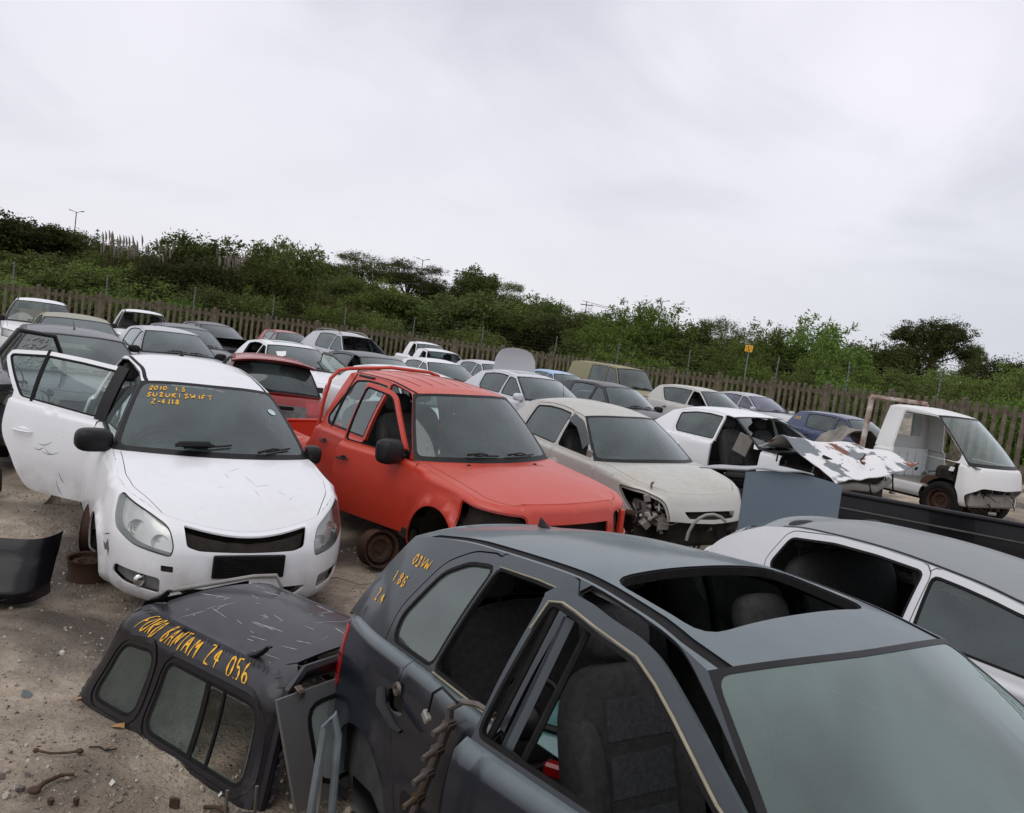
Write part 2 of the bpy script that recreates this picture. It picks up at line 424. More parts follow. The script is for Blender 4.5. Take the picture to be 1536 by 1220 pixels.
class Car:
    def __init__(s, name, P, paint, label, cat='car', group=None, glass='glass', loc=(0, 0, 0), yaw=-58., tilt=(0, 0), loc_z=0.):
        s.P = dict(BASE); s.P.update(P); P = s.P
        s.root = empty(name, (loc[0], loc[1], loc_z), radians(yaw), label=label, cat=cat, group=group)
        s.root.rotation_euler = (Matrix.Rotation(radians(yaw), 3, 'Z') @ Euler((radians(tilt[0]), radians(tilt[1]), 0)).to_matrix()).to_euler()
        s.paint = paint; s.parts = {}; s.xform = {}; s.plabel = {}
        for k in ('E', 'C', 'p', 'f', 'fr', 'dw', 'zr'): setattr(s, k, pchip(sorted(P[k])))
        s.L1 = P['W'] - P['rF']; s.L2 = pi / 2 * P['rF']; s.L3 = (P['xF'] - P['rF']) - (P['xR'] + P['rR']); s.L4 = pi / 2 * P['rR']; s.L5 = P['W'] - P['rR']
        s.Q = s.L1 + s.L2 + s.L3 + s.L4 + s.L5
        s.zt = []
        n = 160
        for i in range(n + 1):
            q = s.Q * i / n; z = .9
            for _ in range(4):
                x, y, _z = s._sk(q, z, P['r']); z = s.H(x, y)
            s.zt.append((q, z))
        pts = s.zt; s.ztop = lambda q: s._it(pts, q)
        s._wb = pchip(sorted([(s.skx(x)[0], s.skx(x)[1]) for x in [P['xR'] + P['rR'] + .02 + (P['xF'] - P['rF'] - P['xR'] - P['rR'] - .04) * i / 24 for i in range(25)]]))
        g = s.glass = M[glass]
        s.meta = {'body': ('body', paint, 0, .012), 'bumper': ('front_bumper', paint, 0, .012), 'rbumper': ('rear_bumper', paint, 0, .012), 'gap': ('body', M['dark'], -.012, 0),
            'seal': ('body', M['rubber'], .002, 0), 'hole': None, 'dark': ('body', M['dark'], -.03, 0), 'black': ('body', M['black'], -.004, 0),
            'fdoor': ('door#f@', paint, 0, .03), 'rdoor': ('door#r@', paint, 0, .03), 'fseal': ('door#f@', M['rubber'], .001, .02), 'rseal': ('door#r@', M['rubber'], .001, .02),
            'fwin': ('door#f@/window', g, -.008, 0), 'rwin': ('door#r@/window', g, -.008, 0), 'qwin': ('side_window@', g, -.008, 0),
            'bonnet': ('bonnet', paint, .001, .01), 'boot': ('boot_lid', paint, .001, .01), 'roof': ('roof', paint, 0, .012), 'gutter': ('roof', M['rubber'], -.004, 0),
            'wsf': ('windscreen', M['black'], 0, .004), 'ws': ('windscreen', g, -.002, 0), 'rgf': ('rear_window', M['black'], 0, .004), 'rg': ('rear_window', g, -.002, 0),
            'lamp': ('headlight@/lens', M['lens'], .004, 0), 'tail': ('tail_light@', M['red_lens'], .004, .01), 'grille': ('grille', M['black'], -.02, 0),
            'grille2': ('lower_grille', M['black'], -.02, 0), 'strip': ('rub_strip@', M['black'], .008, .01), 'hatch': ('tailgate', paint, .001, .01), 'skirtblack': ('front_bumper', M['black'], 0, .01)}
        s.side_layers = []; s.green_layers = []; s.top_layers = []; s.roof_layers = []; s.ws_layers = []; s.rg_layers = []
    def _it(s, pts, q):
        n = len(pts) - 1; t = max(0, min(n - 1e-6, q / s.Q * n)); i = int(t); return lerp(pts[i][1], pts[i + 1][1], t - i)
    def qx(s, x): return s.L1 + s.L2 + (s.P['xF'] - s.P['rF'] - x)
    def ref(s, q):
        P = s.P; L1, L2, L3, L4 = s.L1, s.L2, s.L3, s.L4
        if q < L1: return P['xF'], q, 1., 0.
        q -= L1
        if q < L2: a = q / P['rF']; return P['xF'] - P['rF'] * (1 - cos(a)), L1 + P['rF'] * sin(a), cos(a), sin(a)
        q -= L2
        if q < L3: return P['xF'] - P['rF'] - q, P['W'], 0., 1.
        q -= L3
        if q < L4: a = q / P['rR']; return P['xR'] + P['rR'] * (1 - sin(a)), P['W'] - P['rR'] * (1 - cos(a)), -sin(a), cos(a)
        q -= L4
        return P['xR'], P['W'] - P['rR'] - q, -1., 0.
    def _sk(s, q, z, ins):
        P = s.P; X, Y, nx, ny = s.ref(q); X -= nx * ins; Y -= ny * ins
        W = P['W']; gF = smooth((X - P['xa']) / (P['xF'] - P['xa'])); gR = smooth((P['xb'] - X) / (P['xb'] - P['xR']))
        k = (Y / W) ** 2
        X2 = X + gF * (s.f(z) - P['bowF'] * k) - gR * (s.fr(z) - P['bowR'] * k)
        Y2 = Y * (s.p(X) + s.dw(z)) / W
        if Y > W * .8:
            for wx in (P['wf'], P['wr']):
                d = sqrt((X - wx) ** 2 + (z - P['wz']) ** 2) - P['ra']
                if 0 <= abs(d) < .2: Y2 += P.get('flare', .018) * math.exp(-(max(d, 0) / .055) ** 2)
        return X2, Y2, z
    def skirt(s, q, z):
        P = s.P; r = P['r']; zt = s.ztop(q); ins = 0; zb = P['sill']
        d = z - (zt - r)
        if d > 0: ins = r * (1 - sqrt(max(0, 1 - min(1, d / r) ** 2)))
        d = zb + .05 - z
        if d > 0: ins += .03 * (min(1, d / .05)) ** 2
        p = s._sk(q, z, ins)
        if z > zt - r * .5:
            t = (z - (zt - r * .5)) / (r * .5)
            return (p[0], p[1], lerp(z, s.H(p[0], p[1]), smooth(t)))
        return p
    def skx(s, x): q = s.qx(x); return s.skirt(q, s.ztop(q))
    def wb(s, x): return s._wb(x)
    def zb(s, x): return s.H(x, s.wb(x))
    def H(s, x, y): return s.E(x) + s.C(x) * (1 - min(1.2, (y / s.p(x)) ** 2)) - s.C(x) * 0
    def Ys(s, x, z):
        d = z - s.zb(x); return s.wb(x) - s.P['T'] * d - s.P['K'] * d * abs(d)
    def side(s, x, z): return (x, s.Ys(x, z), z)
    def A(s, v):
        P = s.P; return lerp(P['wsbc'], P['wstc'], v) + P['ab'] * sin(pi * v), lerp(s.zb(P['wsbc']), s.zr(P['wstc']), v)
    def R(s, v):
        P = s.P; return lerp(P['rgbc'], P['rgtc'], v) - P['rb'] * sin(pi * v), lerp(s.zb(P['rgbc']), s.zr(P['rgtc']), v)
    def Rf(s, x, y):
        w = s.Ys(x, s.zr(x)); return s.zr(x) + s.P['Cr'] * (1 - min(1.1, abs(y / w)) ** 2.4)
    def _pane(s, n, v, line, xc0, xc1, xe0, xe1):
        xe, ze = line(v); ye = s.Ys(xe, ze); k = 1 - n * n
        x = xe + lerp(xc0 - xe0, xc1 - xe1, v) * k
        x0 = xe0 + (xc0 - xe0) * k; y0 = s.Ys(xe0, line(0)[1]) * n; x1 = xe1 + (xc1 - xe1) * k; w1 = s.Ys(xe1, line(1)[1]); y1 = w1 * n
        z = ze + (1 - v) * (s.H(x0, y0) - line(0)[1]) + v * (s.Rf(x1, y1) - line(1)[1]) + .02 * sin(pi * v) * k
        return (x, ye * n, z)
    def ws(s, a, b): P = s.P; return s._pane(a / .7, b / .6, s.A, P['wsb'], P['wst'], P['wsbc'], P['wstc'])
    def rg(s, a, b): P = s.P; return s._pane(a / .7, b / .6, s.R, P['rgb'], P['rgt'], P['rgbc'], P['rgtc'])
    def top(s, x, y): return (x, y, s.H(x, y) + .0005)
    def roof(s, x, y): return (x, y, s.Rf(x, y))
    def mb(s, key, mat):
        if key not in s.parts: s.parts[key] = (MB(), [])
        m, mats = s.parts[key]
        if mat not in mats: mats.append(mat)
        return m, mats.index(mat)
    def emit(s, f, vs, res, sign=1, side=None):
        nc = {}
        for lab, tris in res.items():
            me = s.meta.get(lab + ('R' if sign < 0 else 'L'), s.meta.get(lab))
            if not me: continue
            key, mat, off, th = me[:4]; key = key.replace('@', 'R' if sign < 0 else 'L')
            m, i = s.mb(key, mat); mi = None
            if len(me) > 4: mi = s.mb(key, me[4])[1]
            put(m, f, vs, tris, sign, off, th, i, mi, ncache=nc)
    def autowin(s):
        """default side windows and doors in the greenhouse"""
        P = s.P; bp = P['bp']; f = []; m = P.get('wm', .055)
        zlo = lambda x: s.zb(x) + .03
        vs = [.06, .3, .5, .7, .86]
        fr = [(s.A(v)[0] - m - .03, max(s.A(v)[1], zlo(s.A(v)[0]))) for v in vs]
        zc = lambda x: s.zr(x) - m
        xs = fr[-1][0]; top = [(lerp(xs, bp + .035, t), zc(lerp(xs, bp + .035, t))) for t in (.15, .4, .7, 1)]
        f = fr + top + [(bp + .05, zlo(bp))]
        dr = P['dr1']; re = P.get('rwe', dr + .02); rt = P.get('rwt', P['rgtc'] + .22)
        if not P.get('nrear'):
            top = [(lerp(bp - .035, rt, t), zc(lerp(bp - .035, rt, t)) - (.02 if t > .9 else 0)) for t in (0, .33, .66, 1)]
            r = [(bp - .04, zlo(bp))] + top + [(re, zlo(re) + .06), (re + .06, zlo(re))]
        else: r = None
        return f, r
    def doors(s, fw=None, rw=None, qw=None, frame=.05, glass=('fwin', 'rwin')):
        P = s.P; bp = P['bp']; d0 = P['df0']; d1 = P['dr1']; sl = P['sill'] + .07
        qa, qb, qc = s.qx(d0), s.qx(bp), s.qx(d1)
        wr = P['wr'] + P['ra'] + .06
        fd = rnd([(qa, .97 * s.ztop(qa) + .2), (qa - .0, s.ztop(qa) * .8), (qa + .03, .5), (qa + .06, sl), (qb - .003, sl), (qb - .003, 1.4)], [.0, .1, .1, .06, .03, 0])
        s.side_layers += [('gap', inset(fd, -.005)), ('fdoor', fd)]
        if rw:
            rd = [(qb + .003, 1.4), (qb + .003, sl), (s.qx(wr + .1), sl), (s.qx(wr), sl + .12), (s.qx(P['wr'] + P['ra'] * .8 + .05), P['wz'] + P['ra'] * .75 + .03), (qc, P['wz'] + P['ra'] + .12), (qc, 1.4)]
            rd = rnd(rd, [0, .03, .08, .08, .08, .1, 0])
            s.side_layers += [('gap', inset(rd, -.005)), ('rdoor', rd)]
        def upper(w, lab, seal, win):
            if not w: return
            # the frame runs down below the belt so it meets the door skin
            lo = min(p[1] for p in w)
            g = [(p[0], p[1] if p[1] > lo + .05 else p[1] - .12) for p in inset(w, -frame)]
            s.green_layers.append(('gap', inset(g, -.006))); s.green_layers.append((lab, g)); s.green_layers.append((seal, inset(w, -.013))); s.green_layers.append((win, w))
        upper(rnd(fw, .03, 3), 'fdoor', 'fseal', glass[0])
        if rw: upper(rnd(rw, .03, 3), 'rdoor', 'rseal', glass[1])
        if qw: qq = rnd(qw, .03, 3); s.green_layers += [('seal', inset(qq, -.013)), ('qwin', qq)]
    def shell(s):
        P = s.P; h = P['h']; n = 70
        # lower skin
        bot = []
        def arch(wx):
            o = []; k = 18
            for i in range(k + 1):
                a = pi * i / k; x = wx + P['ra'] * cos(a); z = P['wz'] + P['ra'] * sin(a)
                if z > P['sill'] + .002: o.append((s.qx(x), z))
            z0 = P['sill']; dx = sqrt(max(0, P['ra'] ** 2 - (P['wz'] - z0) ** 2))
            return [(s.qx(wx + dx if P['wz'] < z0 else wx + P['ra']), z0)] + o + [(s.qx(wx - dx if P['wz'] < z0 else wx - P['ra']), z0)]
        zs = P['sill']
        af = arch(P['wf']) if not P.get('noarch') else []; ar = arch(P['wr']) if not P.get('noarch') else []
        bot = [(0, zs)] + af + ar + [(s.Q, zs)]
        top = [(s.Q * i / n, s.ztop(s.Q * i / n)) for i in range(n + 1)]
        q0 = P.get('q0', 0); q1 = P.get('q1', s.Q)
        bot = [p for p in bot if q0 <= p[0] <= q1]; top = [p for p in top if q0 <= p[0] <= q1]
        if q0 > 0: bot = [(q0, zs)] + bot; top = [(q0, s.ztop(q0))] + top
        if q1 < s.Q: bot += [(q1, zs)]; top += [(q1, s.ztop(q1))]
        region = bot + top[::-1]
        for sg in (1, -1):
            L = [l[:2] for l in s.side_layers if len(l) < 3 or l[2] == sg]
            vs, res = triangulate(region, L, h)
            f = lambda a, b: s.skirt(a, b)
            s.emit(f, vs, res, sg)
        # bonnet and deck
        f = lambda a, b: s.top(a, b)
        f.up = 1
        edge = [s.skirt(q, s.ztop(q)) for q in [s.Q * i / 100 for i in range(101)]]
        k = 12; cow = [s.ws(.7 * (1 - i / k), 0) for i in range(k + 1)]
        hood = [(p[0], p[1]) for p in edge if p[0] > P['wsbc'] + .03]
        hr = hood + [(p[0], p[1]) for p in cow]
        hr = hr + [(x, -y) for x, y in hr[::-1] if y > 1e-5]
        if P.get('hood', 1):
            vs, res = triangulate(hr, [l[:2] for l in s.top_layers], h); s.emit(f, vs, res, 1)
        # deck behind
        dk = [s.rg(.7 * (1 - i / k), 0) for i in range(k + 1)]
        deck = [(p[0], p[1]) for p in edge if p[0] < P['rgbc'] - .03]
        if P.get('deck', 1) and len(deck) > 3:
            dr_ = [(p[0], p[1]) for p in dk][::-1] + deck
            # dk reversed runs from centre to corner, the edge from corner to centre
            dr_ = dr_ + [(x, -y) for x, y in dr_[::-1] if y > 1e-5]
            vs, res = triangulate(dr_, [l[:2] for l in getattr(s, 'deck_layers', [])], h); s.emit(f, vs, res, 1)
        # side of the greenhouse
        m = 14
        Al = [s.A(i / m) for i in range(m + 1)]; Rl = [s.R(i / m) for i in range(m + 1)]
        rl = [(lerp(P['wstc'], P['rgtc'], i / m), s.zr(lerp(P['wstc'], P['rgtc'], i / m))) for i in range(1, m)]
        bl = [(lerp(P['rgbc'], P['wsbc'], i / m), s.zb(lerp(P['rgbc'], P['wsbc'], i / m))) for i in range(1, m)]
        reg = Al + rl + Rl[::-1] + bl
        for sg in (1, -1):
            L = [l[:2] for l in s.green_layers if len(l) < 3 or l[2] == sg]
            vs, res = triangulate(reg, L, h); s.emit(lambda a, b: s.side(a, b), vs, res, sg)
        # roof
        fe = [s.ws(.7 * (1 - 2 * i / 16), .6) for i in range(17)]; re = [s.rg(.7 * (1 - 2 * i / 16), .6) for i in range(17)]
        sd = [(x, s.Ys(x, z)) for x, z in rl]
        rr = [(p[0], p[1]) for p in fe] + [(x, -y) for x, y in sd] + [(p[0], p[1]) for p in re[::-1]] + sd[::-1]
        fr = lambda a, b: s.roof(a, b)
        fr.up = 1
        if P.get('gutter'):
            g = P['gutter']; sg_ = [(sd[0][0] + .17, sd[0][1] + .0)] + sd; L0 = [('gutter', [(x, y - .012) for x, y in sg_] + [(x, y - .012 - g) for x, y in sg_[::-1]]), ('gutter', [(x, -y + .012) for x, y in sg_] + [(x, -y + .012 + g) for x, y in sg_[::-1]])]
        else: L0 = []
        L0 += [l[:2] for l in s.roof_layers]
        b = s.meta['body']
        s.meta['body'] = s.meta['roof']; vs, res = triangulate(rr, L0, h); s.emit(fr, vs, res, 1); s.meta['body'] = b
        # panes
        for fn, lay, base, inner in ((s.ws, s.ws_layers, 'wsf', 'ws'), (s.rg, s.rg_layers, P.get('rgbase', 'rgf'), 'rg')):
            if P.get('no_' + inner): continue
            e = P.get('pf', .035); ff = (lambda fn: lambda a, b: fn(a, b))(fn)
            reg = [(-.7, 0), (.7, 0), (.7, .6), (-.7, .6)]
            w = rnd([(-.7 + e, e * 1.4), (.7 - e, e * 1.4), (.7 - e, .6 - e * .8), (-.7 + e, .6 - e * .8)], .05)
            if inner == 'rg' and P.get('rgpoly'): w = rnd(P['rgpoly'], .06)
            b = s.meta['body']; s.meta['body'] = s.meta[base]
            vs, res = triangulate(reg, [(inner, w)] + [l[:2] for l in lay], h * .9); s.emit(ff, vs, res, 1); s.meta['body'] = b
    def inside(s, seats=True, rear=True, dash=True, wheel=True, seatmat=None, nohead=False, linermat=None):
        P = s.P; W = P['W']
        m, i = s.mb('underbody', M['dark']); mm = MB()
        zf = P['sill'] + .04
        wf, wr, ra = P['wf'], P['wr'], P['ra']
        box(mm, ((wf - ra + wr + ra) / 2 + 0, 0, zf), (wf - wr - 2 * ra + .1, 2 * W - .12, .07))
        zh = s.E(wf) - .12
        box(mm, ((wf - ra + P['xF'] - .25) / 2 - .0, 0, (zf + zh) / 2), (P['xF'] - .25 - wf + ra, W * 1.12, zh - zf), .05)
        zk = .62
        box(mm, ((wr + ra + P['xR'] + .2) / 2, 0, (zf + zk) / 2), (wr + ra - P['xR'] - .2, W * 1.2, zk - zf), .05)
        # wheel wells
        for wx in (wf, wr):
            if P.get('noarch'): break
            for sg in (1, -1):
                vs = []; k = 12
                for j in range(k + 1):
                    a = pi * j / k
                    for y in (W - .10, W * .55): vs.append((wx + (ra + .012) * cos(a), sg * y, P['wz'] + (ra + .012) * sin(a)))
                mm.add(vs, [(2 * j, 2 * j + 1, 2 * j + 3, 2 * j + 2) for j in range(k)])
        for y, x0, x1 in ((W - .06, wr + ra, wf - ra),):
            for sg in (1, -1): box(mm, ((x0 + x1) / 2, sg * y, zf + .04), (x1 - x0, .07, .12), .02)
        m.add(mm.v, mm.f, i)
        m.custom = False
        # inner trim of the cabin
        lm = linermat or M['trim']
        q0, q1 = s.qx(P['wsbc'] + .1), s.qx(P['rgbc'] + .05); z0 = zf
        vs, res = triangulate([(q0, z0), (q1, z0), (q1, min(s.ztop(q1), 1.5) - .01), (s.qx(0), s.ztop(s.qx(0)) - .01), (q0, s.ztop(q0) - .01)], [], .2)
        for sg in (1, -1):
            if sg in P.get('notrim', ()): continue
            key = 'interior_trim'; mt, ii = s.mb(key, lm)
            put(mt, lambda a, b: s.skirt(a, b), vs, res.get('body', []), sg, -.07, 0, ii)
            # upper edge of the trim
        if P.get('liner', 1):
            hm, hi = s.mb('headlining', M['head'])
            x0, x1 = P['wstc'] - .03, P['rgtc'] + .03
            rr = [(x0, .5), (x1, .5), (x1, -.5), (x0, -.5)]
            vs, res = triangulate(rr, [('hole', l[1]) for l in s.roof_layers if l[0] in ('hole', 'sunroof')], .2); fr = lambda a, b: s.roof(a, b); fr.up = 1
            res.pop('hole', None)
            put(hm, fr, vs, [t for k in res.values() for t in k], 1, -.035, 0, hi)
        xb = P.get('seatx', P['bp'] + .1)
        if seats:
            for sg in (1, -1):
                s.seat('front_seat' + ('#L' if sg > 0 else '#R'), xb, sg * W * .43, .5, seatmat)
        if rear and not P.get('nrear'): s.seat('rear_seat', xb - .85, 0, 1.2, seatmat)
        if dash:
            m, i = s.mb('dashboard', M['trim']); d = MB(); zb = s.zb(P['wsbc']); x0 = P['wsbc']
            vs = []; k = 10; prof = [(P['wsb'] - .03, zb - .02), (x0 + .05, zb + .0), (x0 - .12, zb - .0), (x0 - .22, zb - .05), (x0 - .25, zb - .18), (x0 - .18, zb - .4), (x0, zb - .5)]
            for j in range(k + 1):
                y = lerp(-1, 1, j / k); w = W * .86; hump = .04 * math.exp(-((y + .5) / .22) ** 2)
                for a, (px, pz) in enumerate(prof): vs.append((px - (.05 if a in (2, 3, 4) else 0) * (1 - y * y) * 0, y * w, pz + (hump if a in (2, 3) else 0)))
            n = len(prof)
            d.add(vs, [(j * n + a, j * n + a + 1, (j + 1) * n + a + 1, (j + 1) * n + a) for j in range(k) for a in range(n - 1)])
            m.add(d.v, d.f, i); m.custom = False
            if wheel:
                m, i = s.mb('steering_wheel', M['black'])
                c = V((x0 - .33, -W * .43, zb - .05)); R_ = Matrix.Translation(c) @ Matrix.Rotation(radians(-62), 4, 'Y')
                tube(m, [R_ @ V((.185 * cos(a), .185 * sin(a), 0)) for a in [2 * pi * j / 24 for j in range(24)]], .015, 8, i, closed=True)
                ellip(m, (0, 0, .02), (.07, .075, .04), 12, 6, R_, i)
                for a in (pi / 2, -pi / 2, pi): tube(m, [R_ @ V((.05 * cos(a), .05 * sin(a), .0)), R_ @ V((.18 * cos(a), .18 * sin(a), 0))], .014, 6, i)
                tube(m, [c, c + V((.25, 0, -.15))], .03, 8, i)
        return s
    def seat(s, key, x, y, w, mat=None):
        mat = mat or M['fabric']; z = s.P['sill'] + .28 + s.P.get('seatz', 0)
        m, i = s.mb(key, mat); j = s.mb(key, M['fabric2'])[1]
        box(m, (x + .25, y, z), (.52, w, .16), .06, (0, radians(-6), 0), i, 3)
        bk = Matrix.Rotation(radians(-16), 4, 'Y'); zb = z + .36
        n = 1 if w < .8 else 2
        c = V((x - .08, y, zb)); ellip(m, (0, 0, 0), (.085, w / 2, .34), 28, 18, Matrix.Translation(c) @ bk, i, .55)
        if n == 1:
            for sg in (1, -1): ellip(m, (0, 0, 0), (.085, .055, .26), 14, 12, Matrix.Translation(c + V((.05, sg * (w / 2 - .05), -.06))) @ bk, i, .7)
            for k in range(3): box(m, c + bk @ V((.066, 0, .17 - .17 * k)), (.04, w - .2, .162), .018, bk, j, 2)
            for k in range(2): box(m, (x + .2 + .2 * k, y, z + .075), (.19, w - .2, .03), .012, (0, radians(-6), 0), j, 2)
        heads = [y] if n == 1 else [y - .38, y + .38]
        hk = key + '/headrest'
        for hy in heads:
            mh, ih = s.mb(hk + ('' if n == 1 else '#%d' % (hy > 0)), mat)
            top = V((x - .08, hy, zb)) + bk @ V((0, 0, .44)); ellip(mh, (0, 0, 0), (.055, .14, .095), 18, 12, Matrix.Translation(top) @ bk, ih, .65)
            for sg in (1, -1): tube(mh, [top + bk @ V((0, sg * .06, -.05)), top + bk @ V((0, sg * .06, -.16))], .006, 6, ih)
    def mirror(s, side, x, z, mat=None, size=(.09, .22, .15), out=.12):
        mat = mat or M['black']; sg = 1 if side == 'L' else -1
        m, i = s.mb('mirror#' + side, mat); y = s.Ys(x, max(z, s.zb(x))) + .0
        c = V((x + .02, sg * (y + out), z)); 
        vs0 = len(m.v); mm = MB(); ellip(mm, (0, 0, 0), (size[0] * .8, size[1] / 2, size[2] / 2), 18, 12, pw=.62)
        mm.xf(Matrix.Translation(c) @ Matrix.Rotation(sg * radians(-8), 4, 'Z')); m.add(mm.v, mm.f, i); m.custom = False
        tube(m, [V((x + .03, sg * (y - .03), z - .05)), c + V((.01, -sg * size[1] * .3, -.03))], [.04, .03], 8, i)
        box(m, V((x + .02, sg * (y - .005), z - .03)), (.11, .03, .09), .012, None, i, 2)
        g, gi = s.mb('mirror#' + side + '/mirror_glass', M['mirror'])
        box(g, c + V((-size[0] * .72, 0, 0)), (.012, size[1] * .74, size[2] * .7), .005, (0, 0, sg * radians(-8)), gi, 2)
    def handle(s, key, side, x, z, mat=None, L=.18, grip=True):
        sg = 1 if side == 'L' else -1; q = s.qx(x); P0 = V(s.skirt(q, z)); P1 = V(s.skirt(s.qx(x - L), z))
        m, i = s.mb('door#%s%s/handle' % (key, side), mat or M['black'])
        mid = (P0 + P1) / 2; y = mid.y
        mm = MB(); d = (P1 - P0)
        pts = [P0 + d * t + V((0, .012 + .028 * sin(pi * t) ** .5, 0)) for t in (0, .08, .25, .5, .75, .92, 1)]
        tube(mm, pts, [.008, .012, .014, .014, .014, .012, .008], 8, 0, flat=.6)
        ellip(mm, mid + V((0, -.004, 0)), (L * .32, .012, .028), 12, 6)
        m.add([(a[0], a[1] * sg, a[2]) for a in mm.v], mm.f if sg > 0 else [f[::-1] for f in mm.f], i); m.custom = False
    def wheels(s, which=('FL', 'FR', 'RL', 'RR'), tyre=True, r=None):
        P = s.P; r = r or P['ra'] - .045
        for k in which:
            x = P['wf'] if k[0] == 'F' else P['wr']; sg = 1 if k[1] == 'L' else -1
            o = wheel_obj(s.root, tyre); o.location = (x, sg * (P['W'] - .11), P['wz'] - .0); o.rotation_euler = (0, 0, 0 if sg > 0 else pi); o.scale = (r / .3,) * 3
    def wiper(s, a0, b0, a1, b1, key='#1'):
        m, i = s.mb('wiper' + key, M['black']); P0 = V(s.ws(a0, b0)) + V((.02, 0, .02)); P1 = V(s.ws(a1, b1)) + V((.02, 0, .015))
        tube(m, [P0, lerp(P0, P1, .4) + V((.02, 0, .02)), lerp(P0, P1, .62) + V((.01, 0, .008))], [.012, .009, .006], 6, i)
        pts = [V(s.ws(lerp(a0, a1, t), lerp(b0, b1, t))) + V((.012, 0, .012)) for t in (.25, .45, .65, .85, 1)]
        tube(m, pts, .007, 6, i)
    def lampset(s, poly, deep=.045, inner=None, cuts=True):
        """headlight: recessed bowl and reflectors behind a clear lens, poly in (q,z)"""
        s.side_layers += [('gap', inset(poly, -.008)), ('lamp', poly)]
        s.lamps = getattr(s, 'lamps', []) + [(poly, deep, inner)]
    def finish_lamps(s):
        for poly, deep, inner in getattr(s, 'lamps', []):
            vs, res = triangulate(poly, [], .04)
            for sg in (1, -1):
                k = 'R' if sg < 0 else 'L'
                m, i = s.mb('headlight#%s' % k, M['bowl'])
                put(m, lambda a, b: s.skirt(a, b), vs, res['body'], sg, -deep, 0, i)
                # side walls
                for j in range(len(poly)):
                    a, b = poly[j - 1], poly[j]; pa, pb = V(s.skirt(*a)), V(s.skirt(*b))
                    c = V((min(pa.x, 1.0), 0, .65)); na, nb = (pa - c).normalized(), (pb - c).normalized()
                    vv = [pa, pb, pb - nb * deep, pa - na * deep]; vv = [V((p.x, p.y * sg, p.z)) for p in vv]
                    m.add(vv, [(0, 1, 2, 3)], i, [(1, 0, 0)] * 4)
                r_, ri = s.mb('headlight#%s/reflector' % k, M['chrome'])
                for (q, z, rx) in inner or []:
                    p = V(s.skirt(q, z)); p.y *= sg; d = V((.95, .2 * sg, .1)).normalized()
                    R_ = d.to_track_quat('Z', 'Y').to_matrix().to_4x4()
                    Mx = Matrix.Translation(p - V((.95, 0, .0)) * (deep + .03) - V((0, .03 * sg, 0))) @ R_
                    lathe(r_, [(.012, -.01), (rx * .5, -.004), (rx * .85, .015), (rx, .04), (rx * 1.04, .04)], 20, Mx, ri)
                    ellip(r_, (0, 0, .01), (.014, .014, .02), 10, 6, Mx, ri)
    def done(s, lift=None):
        objs = {}
        s.finish_lamps()
        for key in sorted(s.parts, key=lambda k: k.count('/')):
            mb, mats = s.parts[key]; nm = key.split('/')[-1].split('#')[0]
            nm = nm[:-1] if nm[-1] in 'LR' else nm
            par = s.root
            if '/' in key:
                pk = key.rsplit('/', 1)[0]
                par = objs.get(pk)
                if par is None:
                    pn = pk.split('#')[0]; pn = pn[:-1] if pn[-1] in 'LR' else pn
                    par = empty(pn); par.parent = s.root; objs[pk] = par
            X = s.xform.get(key.split('/')[0])
            if X is not None: mb.xf(X)
            if not mb.f: continue
            o = mb.build(nm, mats, par); objs[key] = o
            if key in s.plabel: o['label'] = s.plabel[key]
        s.objs = objs; return s

_wh = {}
def wheel_obj(parent, tyre=True):
    """a wheel facing +Y: steel rim, and a tyre if it still has one"""
    if 'rim' not in _wh:
        def prof_mesh(name, prof, mat, seg=28, extra=None):
            mb = MB(); Mx = Matrix.Rotation(radians(-90), 4, 'X'); lathe(mb, prof, seg, Mx)
            if extra: extra(mb, Mx)
            me_o = mb.build(name, mat); me = me_o.data; bpy.data.objects.remove(me_o); return me
        def holes(mb, Mx):
            for k in range(10):
                a = 2 * pi * k / 10; c = Mx @ V((.125 * cos(a), .125 * sin(a), .048)); ellip(mb, c, (.016, .008, .016), 8, 5, mi=0)
            for k in range(4):
                a = 2 * pi * k / 4 + .3; c = Mx @ V((.05 * cos(a), .05 * sin(a), .035)); ellip(mb, c, (.010, .012, .010), 8, 5)
        _wh['rim'] = prof_mesh('rim', [(.0, .03), (.035, .03), (.04, .02), (.075, .02), (.10, .05), (.14, .045), (.155, .0), (.165, .0), (.17, .075), (.19, .085), (.19, .075), (.178, .06), (.165, -.03), (.178, -.10), (.19, -.11), (.17, -.11), (.155, -.04)], M['rust'], extra=holes)
        _wh['tyre'] = prof_mesh('tyre', [(.185, .08), (.21, .098), (.26, .10), (.29, .085), (.3, .05), (.3, -.06), (.29, -.1), (.26, -.115), (.21, -.11), (.185, -.10)], M['rubber'])
    e = empty('wheel')
    e.parent = parent
    r = bpy.data.objects.new('rim', _wh['rim']); COL.objects.link(r); r.parent = e
    if tyre: t = bpy.data.objects.new('tyre', _wh['tyre']); COL.objects.link(t); t.parent = e
    return e
